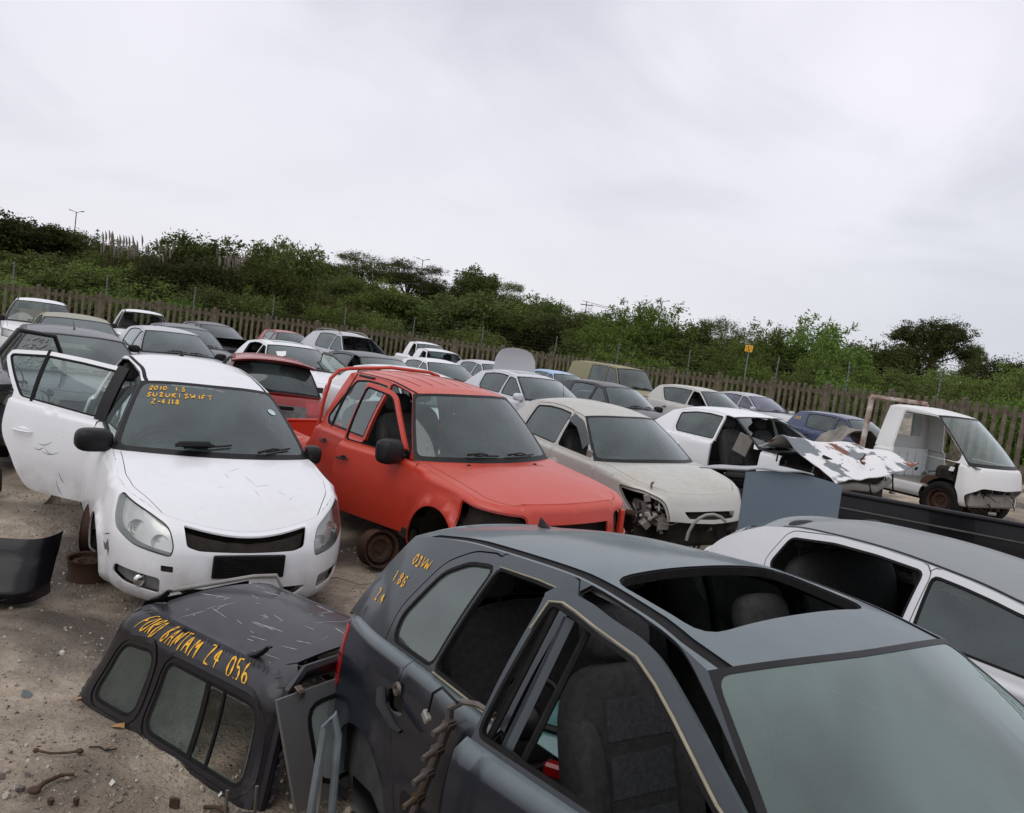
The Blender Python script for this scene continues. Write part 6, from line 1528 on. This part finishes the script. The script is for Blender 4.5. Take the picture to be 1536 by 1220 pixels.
    lows = [('olive', -60, 410, 0, 130), ('mid2', 10, 408, 0, 140), ('olive', 80, 415, 0, 140), ('bright2', 150, 425, 0, 110), ('olive', 205, 420, 0, 120), ('bright2', 262, 432, 0, 90), ('dark2', 310, 428, 0, 120), ('bright2', 365, 420, 0, 120), ('olive', 420, 440, 0, 110), ('bright2', 480, 440, 0, 110), ('mid2', 540, 455, 0, 120), ('olive', 590, 470, 0, 110), ('bright2', 645, 485, 0, 120), ('mid2', 700, 480, 0, 110), ('olive', 750, 490, 0, 120), ('olive', 810, 512, 0, 110), ('bright2', 860, 520, 0, 90), ('bright2', 920, 510, 0, 120), ('mid2', 985, 530, 0, 110), ('bright2', 1040, 535, 0, 100), ('olive', 1085, 550, 0, 90), ('bright2', 1130, 528, 0, 110), ('mid2', 1190, 545, 0, 110), ('bright2', 1250, 545, 0, 110), ('bright2', 1310, 565, 0, 100), ('mid2', 1365, 570, 0, 110), ('bright2', 1420, 575, 0, 110), ('mid2', 1480, 580, 0, 120), ('bright2', 1540, 572, 0, 120), ('mid2', 1610, 580, 0, 120)]
    for k, px, y, d, w in lows:
        # depth: just behind the fence along this pixel column
        s = (px - 768) / 1223; dd = 30
        for a, b in zip(FENCE, FENCE[1:]):
            xa, xb = a[0] / a[1], b[0] / b[1]
            if xa <= s <= xb: t = (s * a[1] - a[0]) / ((b[0] - a[0]) - s * (b[1] - a[1])); dd = a[1] + (b[1] - a[1]) * t
        T(k, px, y, dd + rg.uniform(2.2, 3.6), w, 'pressed against the fence', gap=0)
    for lab, L in allT.items():
        L.sort(key=lambda t: t[0]); pre = {1: [''], 2: ['left ', 'right '], 3: ['left ', 'middle ', 'right ']}.get(len(L)) or ['%s from left: ' % w for w in ('first', 'second', 'third', 'fourth', 'fifth', 'sixth')]
        for (px, r), p_ in zip(L, pre): r['label'] = p_ + lab
    # tall reeds with plumes on the bank
    mb = MB(); mp = MB(); n = 0
    for k in range(70):
        px = rg.choice((rg.uniform(128, 240), rg.uniform(128, 240), rg.uniform(300, 350))); d = rg.uniform(50, 56); yt = lerp(345, 362, (px - 128) / 110) + rg.uniform(-3, 22) if px < 250 else rg.uniform(372, 400)
        x = (px - 768) / 1223 * d; hor = 523 + (px - 768) * .1388; z1 = 2.07 + (hor - yt) / 1223 * d; z0 = hill(x, d) + 1.5; lean = rg.uniform(-.5, .1)
        tube(mb, [(x - lean, d, z0), (x - lean * .4, d, lerp(z0, z1, .6)), (x, d, z1 - .5)], [.025, .02, .01], 4)
        tube(mp, [(x + .0, d, z1 - .75), (x + .0, d, z1 - .45), (x - .04, d, z1 - .2), (x - .10, d, z1)], [.02, .07, .05, .01], 5)
    mb.add(mp.v, mp.f, 1)
    mb.build('reeds', [LM['dry'], LM['plume']], kind='stuff', label='tall dry reeds with pale feathery plumes on the left bank', cat='reeds')
    # grass and creepers at the foot of the fence
    mb = MB(); vs = []; fs = []
    for k in range(26000):
        j = rg.randrange(len(FENCE) - 1); t = rg.random(); a, b = V(FENCE[j]), V(FENCE[j + 1]); p = lerp(a, b, t) + V((rg.uniform(-.5, .5), rg.uniform(.1, 2.0)));
        if noise.noise(V((p.x * .5, p.y * .5, 1))) < -.05: continue
        h_ = rg.uniform(.3, 1.3) * (.7 + noise.noise(V((p.x * .3, p.y * .3, 4)))); an = rg.random() * 6.28; w = V((cos(an), sin(an), 0)) * .02; q = V((p.x, p.y, hg(p.x, p.y) - .1)); tp = q + V((rg.uniform(-.2, .2), rg.uniform(-.2, .2), h_)); o = len(vs)
        vs += [q - w, q + w, tp]; fs.append((o, o + 1, o + 2))
    mb.add(vs, fs); mb.build('tall_grass', LM['olive'], kind='stuff', label='tall grass growing along the foot of the fence', cat='grass')
    # lamp posts and pylons far away
    st = plain('dark_steel', (.10, .10, .11), .6, .4)
    for (px, y, d, arms, lab) in ((87, 318, 110, 3, 'tall mast light on the far left skyline'), (607, 390, 120, 3, 'tall mast light on the skyline above the white pickups'), (857, 452, 110, 2, 'thin power pole on the skyline near the bright green tree'), (968, 452, 110, 1, 'small lamp post peeping over the bright green tree')):
        x = (px - 768) / 1223 * d; z1 = 2.07 + (523 + (px - 768) * .1388 - y) / 1223 * d; r = empty('mast_light' if arms != 2 else 'power_pole', (x, d, 0), label=lab, cat='mast light' if arms != 2 else 'power pole', group='masts on the skyline')
        mb = MB(); tube(mb, [(0, 0, 0), (0, 0, z1)], [.10, .06], 6); mb.build('pole', st, r)
        if arms == 2: mb = MB(); box(mb, (0, 0, z1 - .5), (1.6, .12, .12)); mb.build('crossarm', st, r)
        else:
            for k in range(2 if arms == 3 else 1): mb = MB(); sg = 1 - 2 * k; tube(mb, [(0, 0, z1 - .1), (sg * .62, 0, z1 + .12)], .035, 4); box(mb, (sg * .8, 0, z1 + .14), (.4, .25, .10), .03, (0, -sg * .15, 0)); mb.build('lamp_head', st, r)
    mb = MB()
    for k in range(3):
        for (a, b) in (((55 + 0 - 100, 340), (87, 326)),): pass
    z0 = 2.07 + (523 + (857 - 768) * .1388 - 456) / 1223 * 110; P0 = V(((857 - 768) / 1223 * 110, 110, z0))
    for k, dz in enumerate((0, .35)):
        for q in (V((70, 130, 9)),):
            pts = [lerp(P0 + V((.6 * (1 - 2 * k), 0, dz)), q, t) - V((0, 0, 1.6 * sin(pi * t))) for t in [j / 12 for j in range(13)]]; tube(mb, pts, .03, 4)
    mb.build('power_lines', st, label='thin sagging power lines strung from the skyline pole', cat='power line')
def hill_h(x, y):
    t = smooth((y - 43) / 55); a = 5.6 * smooth((30 - x) / 60) + 1.2
    return hg(x, min(y, 30)) + t * a + .25 * noise.noise(V((x * .08, y * .08, 0))) * t
def hill():
    vs = []; xs = [-160 + 5 * i for i in range(65)]; ys = [42 + 4 * j for j in range(30)]
    for y in ys:
        for x in xs: vs.append((x, y, hill_h(x, y) + .02 - (.5 if y == 42 else 0)))
    w = len(xs); mb = MB(); mb.add(vs, [(j * w + i, j * w + i + 1, (j + 1) * w + i + 1, (j + 1) * w + i) for j in range(len(ys) - 1) for i in range(w - 1)])
    mb.build('hill', plain('scrubby_earth', (.035, .045, .018), .95, var=.5, scale=.5, col2=(.08, .075, .03)), kind='structure', angle=180)
# ================================================================== loose things around
def canopy():
    FG = paint_mat('black_fibreglass', (.012, .011, .014), .34, .42, (.15, .16, .17), coat=.3, chips=.05, chipcol=(.55, .56, .56), grime=.04, side=.0, spec=.22)
    r = empty('truck_canopy', (-1.13, 4.12, -.03), radians(-33), rx=0, label='scratched black fibreglass pickup canopy lying on the dirt with yellow handwriting', cat='truck canopy')
    L, W, H = 1.44, 1.16, .54
    def sec(z): t = z / H; return L / 2 - .02 - .09 * t, L / 2 - .10 * t, W / 2 - .15 * t  # front x, rear x, half width
    rr = .09
    def side(x, z, sgn=-1):
        lf, lr, w = L / 2 - .20 * (z / H), L / 2 - .05 * (z / H), W / 2 - .12 * (z / H) - .02 * sin(pi * z / H)
        d = z - (H - .12); ins = .11 * (1 - sqrt(max(0, 1 - min(1, d / .12) ** 2))) if d > 0 else 0
        if d > 0: th_ = min(1, d / .12) * pi / 2; z = H - .12 + .12 * sin(th_); ins = .11 * (1 - cos(th_))
        w -= ins; lf -= ins; lr -= ins
        # x runs -1..1 along, shrinks with height; the ends turn round the corner
        X = x * ((lf if x < 0 else lr) - rr) / (L / 2 - rr); e = (abs(x) - (L / 2 - rr)) / rr
        if e > 0: w -= rr * (1 - cos(min(1, e) * pi / 2)); X = math.copysign((((lf if x < 0 else lr)) - rr + rr * sin(min(1, e) * pi / 2)), x)
        return (X, w, z)
    def roof(a, b):
        lf, lr, w = L / 2 - .26, L / 2 - .11, W / 2 - .18
        u = a; z = H + .045 * (1 - (b / w) ** 2) * (1 - (a / (L / 2)) ** 4)
        return (a, b, z)
    MBs = {}
    def g(k, mat): return MBs.setdefault(k, MB()), mat
    def reg(k, mats): MBs[k] = (MB(), mats); return MBs[k][0]
    body = reg('shell', [FG, M['rubber']])
    w1 = rnd([(-.56, .09), (-.55, .37), (-.25, .40), (-.23, .10)], .07, 5); w2 = rnd([(-.10, .09), (-.09, .395), (.60, .40), (.61, .09)], .07, 5)
    w1 = [(x, z) for x, z in w1]
    region = [(-L / 2, 0), (L / 2, 0), (L / 2, H), (-L / 2, H)]
    lay = [('groove', inset(w1, -.055)), ('body', inset(w1, -.040)), ('seal', inset(w1, -.018)), ('glass', w1), ('groove', inset(w2, -.055)), ('body', inset(w2, -.040)), ('seal', inset(w2, -.018)), ('glass2', w2), ('open', rnd([(.26, .10), (.26, .39), (.595, .395), (.60, .10)], .03)), ('bar', [(.23, .08), (.23, .405), (.26, .405), (.26, .08)]), ('bar', [(.36, .08), (.36, .405), (.375, .405), (.375, .08)])]
    vs, res = triangulate(region, lay, .028)
    for sg in (-1, 1):
        for lab, tr in res.items():
            f = lambda a, b: side(a, b)
            if lab == 'body': put(body, f, vs, tr, sg, 0, .012)
            elif lab == 'groove': put(body, f, vs, tr, sg, .006, 0)
            elif lab == 'seal': put(body, f, vs, tr, sg, -.004, .01, 1)
            elif lab == 'glass': put(reg('side_window#%d' % sg, [M['glass']]), f, vs, tr, sg, -.006, 0)
            elif lab == 'glass2': put(reg('side_window#2%d' % sg, [M['glass']]), f, vs, tr, sg, -.006, 0)
            elif lab == 'bar': put(reg('window_bar#%d' % sg, [M['rubber']]), f, vs, tr, sg, .0, .012)
    f = lambda a, b: roof(a, b); f.up = 1
    edge = [side(lerp(-L / 2, L / 2, k / 30), H)[:2] for k in range(31)]; rp = edge + [(x, -y) for x, y in edge[::-1]]
    vs, res = triangulate(rp, [], .05); put(body, f, vs, res['body'], 1, 0, .012)
    # front wall and the rear frame
    body.add([V((-L / 2 + .02, s * (W / 2 - .09), 0)) for s in (-1, 1)] + [V((-L / 2 + .20, s * (W / 2 - .25), H - .0)) for s in (1, -1)], [(0, 1, 2, 3)], 0, [(-1, 0, 0)] * 4)
    body.custom = False
    mb = MB(); xr = L / 2 - .03
    tube(mb, [(xr, -W / 2 + .08, .02), (xr - .045, -W / 2 + .20, H - .05), (xr - .05, -W / 2 + .28, H), (xr - .05, W / 2 - .28, H), (xr - .045, W / 2 - .20, H - .05), (xr, W / 2 - .08, .02)], .045, 8, flat=.6); mb.build('rear_frame', FG, r)
    for k, (m_, mats) in MBs.items(): m_.build(k.split('#')[0], mats, r)
    # rear glass hatch hanging open
    mb = MB(); Mx = Matrix.Translation((L / 2 - .02, 0, H - .04)) @ Matrix.Rotation(radians(-14), 4, 'Y')
    fr = [(-.50, 0), (.50, 0), (.42, -.52), (-.42, -.52)]; inn = rnd([(-.33, -.08), (.33, -.08), (.28, -.42), (-.28, -.42)], .08)
    vs, res = triangulate(fr, [('seal', inset(inn, -.02)), ('glass', inn)], .1); ff = lambda a, b: (.01, a, b)
    h0 = MB(); put(h0, ff, vs, res['body'], 1, 0, .016); h0.xf(Mx); ho = h0.build('rear_hatch', paint_mat('grey_fibreglass', (.10, .105, .11), .4, .4, (.25, .26, .25)), r)
    h1 = MB(); put(h1, ff, vs, res['seal'], 1, .004, .02); h1.xf(Mx); h1.build('window_seal', M['rubber'], ho)
    h2 = MB(); put(h2, ff, vs, res['glass'], 1, 0, 0); h2.xf(Mx); h2.build('glass', glass_mat('pale_hatch_glass', (.6, .66, .66), .3, (.45, .52, .52)), ho)
    for s in (-1, 1): mb = MB(); box(mb, (L / 2 - .01, s * .38, H - .02), (.035, .035, .008), .003, (0, .4, 0)); box(mb, (L / 2 + .01, s * .38, H - .04), (.008, .035, .03), .003); mb.build('hinge', M['steel'], r)
    # roof rack feet, bent rail, lettering, scratches
    for (x, y) in ((.42, -.36), (-.42, -.30)):
        mb = MB(); z = roof(x, y)[2]; Rm = Matrix.Translation((x, y, z))
        tube(mb, [(-.09, 0, -.01), (-.04, 0, .01), (.0, 0, .03), (.03, 0, .055), (.045, 0, .075), (.065, 0, .078)], [.012, .024, .026, .02, .012, .009], 8, flat=.55); mb.xf(Rm); mb.build('rack_foot', M['black'], r)
    mb = MB(); tube(mb, [(-.46, -.28, H + .02), (-.46, -.27, H + .055), (-.44, -.1, H + .06), (-.36, .22, H + .085), (-.31, .34, H + .085), (-.28, .37, H + .02)], .012, 8); mb.build('roof_rail', M['galv'], r)
    mb = MB()
    def wm(a, b):
        th = max(0, min(pi / 2, b / .115)); p = V(side(a, H - .12 + .12 * th / (pi / 2))); p.y *= -1
        if b > .17: p.y += b - .17
        return p, V((0, -cos(th), sin(th)))
    write(mb, 'FORD BANTAM Z4 056', wm, -.55, .045, .095, .048, .0062, 1.24, .06); mb.build('yellow_writing', M['yellowpaint'], r)
    rg = random.Random(4); sc = plain('pale_scratch', (.50, .52, .52), .6)
    for k in range(46):
        x, y = rg.uniform(-.4, .5), rg.uniform(-.36, .36); a = rg.choice((.2, 1.6, .1, -.2)) + rg.uniform(-.3, .3); l_ = rg.uniform(.02, .16); mb = MB()
        pts = [V(roof(x + cos(a) * l_ * t, y + sin(a) * l_ * t)) + V((0, 0, .0008)) for t in (0, .25, .5, .75, 1)]; tube(mb, pts, [.0004, .0016 * rg.uniform(.5, 1.5), .001, .0016, .0004], 4); mb.build('scratch', sc, r)
    # white scuffed edges
    mb = MB(); 
    for k in range(18):
        x = rg.uniform(-.5, .55); l_ = rg.uniform(.02, .09); p = [V(side(x + l_ * t, H - .012)) for t in (0, .5, 1)]; tube(mb, [V((q.x, -q.y - .0015, q.z + .001)) for q in p], [.0005, .0025, .0005], 4)
    mb.build('edge_scuffs', sc, r)

def sheet(name, f, nu, nv, th, mats, parent=None, **t):
    vs = [V(f(i / (nu - 1), j / (nv - 1))) for i in range(nu) for j in range(nv)]; fs = [(i * nv + j, (i + 1) * nv + j, (i + 1) * nv + j + 1, i * nv + j + 1) for i in range(nu - 1) for j in range(nv - 1)]
    mb = MB(); nr = [V((0, 0, 0)) for _ in vs]
    for q in fs:
        n_ = (vs[q[1]] - vs[q[0]]).cross(vs[q[3]] - vs[q[0]])
        for k in q: nr[k] += n_
    v2 = [v - n_.normalized() * th for v, n_ in zip(vs, nr)]; o = len(vs)
    rim = [(i * nv, (i + 1) * nv) for i in range(nu - 1)] + [((nu - 1) * nv + j, (nu - 1) * nv + j + 1) for j in range(nv - 1)] + [((i + 1) * nv + nv - 1, i * nv + nv - 1) for i in range(nu - 1)] + [(j + 1, j) for j in range(nv - 1)]
    mb.add(vs + v2, fs + [tuple(k + o for k in q[::-1]) for q in fs] + [(a, a + o, b + o, b)[::1] for a, b in rim]); return mb.build(name, mats, parent, **t)

def junk():
    BKP = plain('glossy_black_plastic', (.008, .007, .009), .34, var=.3, scale=5, coat=.15, spec=.25)
    # black bumper at the left edge
    r = empty('bumper', (-3.68, 5.0, 0), radians(16), label='black plastic bumper lying on the dirt at the left edge', cat='bumper', group='loose bumpers')
    def f(u, v):
        x = -.95 + 1.9 * u; a = v * 2.1 - .35; k = max(0, abs(u - .5) - .36) / .14
        return (x - .10 * k * k * (1 if u > .5 else -1) * 1.0, -.19 * cos(a) * (1 - .0 * k) + .55 * k * k * .5 - .02 * sin(8 * v), .03 + .36 * v + .012 * sin(14 * v))
    sheet('bumper_skin', f, 48, 22, .008, BKP, r, angle=50)
    sheet('lower_lip', lambda u, v: (-.8 + 1.6 * u, -.10 - .16 * v + .12 * (2 * u - 1) ** 4, .02 + .05 * v + .01 * sin(20 * u)), 30, 6, .008, M['black'], r, angle=50)
    # battered black door and scrap under the open white door
    r = empty('scrap_door', (-5.35, 9.0, 0), radians(70), label='battered black car door frame standing at the left edge', cat='car door')
    mb = MB(); tube(mb, [(-.45, 0, .9), (-.40, 0, 1.25), (-.15, .05, 1.52), (.30, .04, 1.48), (.42, 0, 1.2), (.46, 0, .9)], .028, 8); mb.build('window_frame', BKP, r)
    sheet('door_skin', lambda u, v: (-.47 + .94 * u, .05 * sin(pi * v) + .03 * noise.noise(V((u * 4, v * 4, 2))), .25 + .68 * v), 16, 14, .03, paint_mat('battered_black', (.012, .012, .014), .35, .4, (.2, .2, .2)), r)
    mb = MB(); tube(mb, [(-.1, .07, .86), (.15, .11, .84), (.2, .07, .8)], .018, 6); mb.build('handle', M['black'], r)
    rg = random.Random(17)
    for k, (x, y, s) in enumerate(((-4.6, 8.3, .34), (-3.95, 8.6, .30), (-4.9, 7.6, .26), (-3.6, 9.1, .3))):
        rr = empty('engine_block', (x, y, 0), rg.random() * 3, label='oily dark engine block %s' % ('under the open white door', 'behind the open white door, next to its hinge side', 'in front of the battered black door', 'deep in the shade behind the white hatchback')[k], cat='engine', group='engine blocks')
        mb = MB(); box(mb, (0, 0, s * .55), (s * 1.3, s, s * 1.1), .04, (0, .1, 0)); box(mb, (s * .1, 0, s * 1.15), (s * 1.1, s * .6, s * .2), .03); mb.build('block', M['dark'], rr)
        for j in range(4): mb = MB(); lathe(mb, [(0, .06), (.035, .06), (.045, .0)], 12, Matrix.Translation((-s * .45 + s * .3 * j, s * .5, s * .7)) @ Matrix.Rotation(radians(-90), 4, 'X')); mb.build('port', M['rust'], rr)
        mb = MB(); lathe(mb, [(0, .05), (.06, .05), (.08, .03), (.08, -.02)], 16, Matrix.Translation((s * .66, 0, s * .5)) @ Matrix.Rotation(radians(90), 4, 'Y')); mb.build('pulley', M['rust'], rr)
    # torn strip hanging under the white door
    sheet('torn_panel', lambda u, v: (-4.22 + .13 * u + .05 * sin(9 * v), 7.5 + .05 * sin(7 * v + 3 * u), .02 + .62 * v), 6, 18, .004, plain('torn_grey_liner', (.13, .11, .09), .8, var=.5), None, label='torn grey strip of liner hanging down below the open white door', cat='scrap')
    # rims
    def rim(x, y, z, rot, lab, s=1.):
        e = wheel_obj(None, False); e.name = 'wheel_rim'; e.parent = None; e.location = (x, y, z); e.rotation_euler = rot; e.scale = (s,) * 3; tag(e, lab, 'wheel rim', 'rusty steel rims')
    rim(-2.88, 5.8, .075, (radians(90), 0, 0), 'rusty steel rim lying flat on the dirt beneath the white hatchback', .85)
    rim(-2.98, 6.12, .27, (0, radians(0), radians(-75)), 'rusty steel rim standing upright above the flat rim beside the white hatchback', 1.)
    rim(-.98, 6.95, .19, (radians(10), 0, radians(215)), 'rusty steel rim standing under the red pickup sill', .85)
    # upright blue-grey bonnet panel
    BG = paint_mat('primer_blue_grey', (.115, .155, .195), .5, .35, (.20, .23, .25), coat=.1, side=.8)
    r = empty('car_bonnet', (2.62, 7.3, -.06), radians(4), label='blue-grey car bonnet standing on end between the beige sedan and the silver hatchback', cat='car bonnet', group='loose bonnets')
    sheet('bonnet_skin', lambda u, v: (-.45 + .90 * u, .05 * sin(pi * u) - .03 + .05 * v, .02 + 1.26 * v + .075 * sin(pi * (.15 + .75 * u)) * v * v), 22, 26, .018, BG, r, angle=50)
    sheet('bent_lip', lambda u, v: (-.45 + .62 * u - .34 * v * (1 - u * .6), .02 + .30 * v, 1.305 + .075 * sin(pi * (.15 + .52 * u)) - .07 * v * (1 - u) + .01 * sin(9 * u)), 14, 8, .012, paint_mat('pale_primer', (.34, .36, .37), .5, .3, (.4, .4, .38), coat=.1), r, angle=50)
    # black load-bed side beyond the silver car
    r = empty('load_bed_side', (4.95, 8.95, 0), radians(-9), label='long black pickup bed side standing in front of the white truck', cat='vehicle panel')
    sheet('bed_skin', lambda u, v: (-1.75 + 3.9 * u, -.03 * sin(pi * v), .12 + (.85 - .09 * u) * v), 30, 16, .03, BKP, r, angle=50)
    mb = MB(); tube(mb, [(-1.2, -.05, .80), (0, -.06, .76), (2.1, -.05, .68)], .022, 6, flat=.6); mb.build('rubbing_rail', M['trim'], r)  # pressed ridge, its highlight painted in as a lighter grey
    mb = MB(); tube(mb, [(-1.75, -.02, .98), (0, -.02, .935), (2.15, -.02, .885)], .03, 8); mb.build('top_rail', BKP, r)
    sheet('black_panel', lambda u, v: (5.00 + .5 * u, 7.55 + .1 * u, .05 + (1.25 + .35 * u) * v), 6, 8, .02, plain('purple_black', (.02, .015, .028), .4, var=.3), None, label='purple-black upright body panel at the right edge', cat='vehicle panel')
    # crumpled grey bonnet between wreck and truck
    sheet('car_bonnet', lambda u, v: (5.75 + 1.3 * u, 14.6 + .9 * v, 1.0 + .50 * sin(pi * min(1, u * 1.2)) * (1 - .3 * v) + .16 * noise.noise(V((u * 4, v * 4, 8))) + .05 * noise.noise(V((u * 11, v * 11, 8)))), 20, 16, .01, plain('crumpled_grey', (.16, .14, .12), .5, var=.5, scale=3, col2=(.30, .27, .22)), None, label='crumpled grey-brown bonnet lying between the wrecked sedan and the truck', cat='car bonnet', group='loose bonnets')
    mb = MB(); box(mb, (6.2, 15.2, .5), (1.4, .8, .95), .1); rr = empty('engine_pile', label='dark stripped engine pile beneath the crumpled grey bonnet', cat='scrap'); mb.build('block', M['dark'], rr)
    for k in range(6): mb = MB(); a = V((5.7 + .2 * k, 14.75, .8)); tube(mb, [a, a + V((.1, -.1, .2)), a + V((.25, -.05, .1)), a + V((.3, .05, -.2))], .03, 6); mb.build('hose', M['black'], rr)
    # grey tubular frame by the dark hatchback
    GT = plain('grey_tube', (.17, .20, .21), .45, .3, var=.3, scale=10)
    r = empty('tubular_frame', (-.40, 2.36, -.06), radians(12), label='grey tubular metal frame standing at the rear of the dark hatchback', cat='metal frame')
    mb = MB(); tube(mb, [(-.040, 0, 0), (-.035, .0, .6), (-.022, .01, .93), (.0, .02, .965), (.02, .02, .90), (.034, .02, .6), (.038, .02, 0)], .0125, 10); mb.build('hoop', GT, r)
    mb = MB(); tube(mb, [(.0, .05, 0), (-.01, .04, .60), (-.018, .02, .88)], .005, 8); mb.build('inner_rod', M['galv'], r)
    for z in (.35, .62): mb = MB(); tube(mb, [(-.035, 0, z), (.034, .02, z + .02)], .006, 8); mb.build('crossbar', GT, r)
    # parts hidden under the bumper of the dark car
    r = empty('headrest', (-.74, 2.72, .0), radians(30), label='dark padded headrest lying behind the canopy hatch', cat='headrest'); mb = MB(); ellip(mb, (0, 0, .16), (.13, .10, .16), 18, 12, pw=.7); mb.build('cushion', M['fabric'], r)
    for s in (-1, 1): mb = MB(); tube(mb, [(s * .05, 0, .28), (s * .05, .02, .42)], .007, 6); mb.build('post', M['steel'], r)
    mb = MB(); box(mb, (0, 0, .0), (.10, .06, .05), .015, (.3, .2, .6)); box(mb, (.05, .02, .01), (.04, .05, .03), .01); o = mb.build('lamp_fragment', M['red_lens'], label='small broken red lamp fragment on the dirt at the bottom edge', cat='scrap'); o.location = (-.80, 2.42, .04)
    # rusty bits
    def at(px, py):
        p_, r_ = radians(4.1), radians(7.9); fw = V((0, cos(p_), -sin(p_))); rt = V((1, 0, 0)); up = rt.cross(fw); a = rt * cos(r_) + up * sin(r_); b = up * cos(r_) - rt * sin(r_)
        d = fw + a * (px - 768) / 1223 - b * (py - 610) / 1223; t = -2.07 / d.z; q = V((0, 0, 2.07)) + d * t; return V((q.x, q.y, gz(q.x, q.y)))
    RB = plain('brown_scrap', (.07, .035, .02), .7, .2, var=.5, scale=14, bump=.5)
    def scrap(name, lab, cat, build, px, py, rz=0, mat=RB): mb = MB(); build(mb); o = mb.build(name, mat); o.location = at(px, py) + V((0, 0, .004)); o.rotation_euler = (0, 0, rz); o.scale = (.6,) * 3; tag(o, lab, cat, 'scrap scattered on the ground'); return o
    scrap('steering_rod', 'bent rusty steering rod lying left of the canopy', 'car part', lambda m: (tube(m, [(-.16, .02, .015), (-.05, 0, .02), (.06, .02, .03), (.12, .06, .03)], .009, 6), ellip(m, (-.17, .02, .015), (.022, .022, .018)), ellip(m, (.13, .065, .03), (.026, .022, .02))), 85, 1143)
    scrap('control_arm', 'curved rusty control arm below the steering rod', 'car part', lambda m: (tube(m, [(-.10, -.14, .02), (-.09, -.06, .03), (-.04, .05, .03), (.03, .10, .02)], [.022, .016, .014, .012], 8), ellip(m, (-.10, -.16, .03), (.045, .035, .025))), 92, 1185)
    scrap('cable', 'thin dark cable end right of the steering rod', 'cable', lambda m: (tube(m, [(-.10, 0, .012), (-.03, .02, .014), (.03, -.01, .01), (.10, .03, .012)], .006, 6), box(m, (.04, .0, .012), (.03, .02, .015), .004)), 152, 1134, mat=M['black'])
    scrap('plastic_clip', 'oily brown bracket with a hole standing at the bottom edge', 'bracket', lambda m: (box(m, (0, 0, .035), (.075, .02, .08), .012), lathe(m, [(.012, .012), (.022, .012), (.022, -.012), (.012, -.012)], 14, Matrix.Translation((0, 0, .05)) @ Matrix.Rotation(radians(90), 4, 'X'))), 261, 1212)
    scrap('bolt', 'short rusty bolt head at the bottom left edge', 'bolt', lambda m: (lathe(m, [(0, .05), (.022, .05), (.022, .02), (.014, .02), (.014, 0)], 6), ), 113, 1215)
    scrap('bolt', 'second rusty bolt right of the first at the bottom edge', 'bolt', lambda m: (lathe(m, [(0, .04), (.024, .04), (.024, .015), (.015, .015), (.015, 0)], 6), ), 75, 1214)
    scrap('rubber_bush', 'oily rubber bush near the canopy corner at the bottom edge', 'car part', lambda m: (tube(m, [(-.08, 0, .02), (0, .01, .025), (.06, .0, .02)], .014, 8), ellip(m, (.07, 0, .025), (.03, .03, .022))), 322, 1217)
    for k, (px, py, s) in enumerate(((176, 1098, .055), (119, 1053, .035), (0 + 330, 1196, .02), (168, 1180, .03), (40, 1045, .07))):
        mat = (plain('dry_leaf', (.42, .22, .07), .8), plain('dry_leaf', (.42, .22, .07), .8), plain('pale_chip', (.6, .6, .56), .7), plain('pale_chip', (.6, .6, .56), .7), plain('grey_flake', (.10, .12, .12), .6))[k]
        scrap(('dry_leaf', 'dry_leaf', 'pebble', 'glass_chip', 'plastic_flake')[k], ('curled tan leaf against the middle of the canopy base', 'small tan leaf at the left corner of the canopy', 'white pebble near the bottom corner of the canopy', 'tiny bluish chip below the cable end', 'flat dark green-grey flake at the left of the dirt')[k], ('leaf', 'leaf', 'pebble', 'chip', 'flake')[k], lambda m: m.add([(-s, -.3 * s, .004), (0, -.6 * s, .02), (s, -.1 * s, .006), (.7 * s, .5 * s, .03), (-.5 * s, .6 * s, .01)], [(0, 1, 2, 3, 4)]), px, py, .5 * k, mat)
    # rough cable under the pickup front
    mb = MB(); a = at(520, 880); tube(mb, [a + V((-.25, 0, .02)), a + V((-.1, .06, .05)), a + V((.1, .02, .03)), a + V((.25, .12, .04))], .006, 6); mb.build('hose', plain('pale_hose', (.28, .22, .15), .7), label='thin pale hose lying between the canopy and the red pickup', cat='hose')
    mb = MB(); pts = [V((1.86 + .2 * cos(t), 7.0, .62 + .26 * sin(t))) for t in [pi * k / 10 for k in range(3, 11)]]; tube(mb, pts, .014, 8); mb.build('curved_pipe', M['galv'], label='curved pale pipe left of the standing blue-grey bonnet', cat='pipe')
ground(); hill(); fence(); veg(); swift(); golf(); pickup(); corsa(); wreck(); truck(); rightcar(); back_cars(); canopy(); junk()
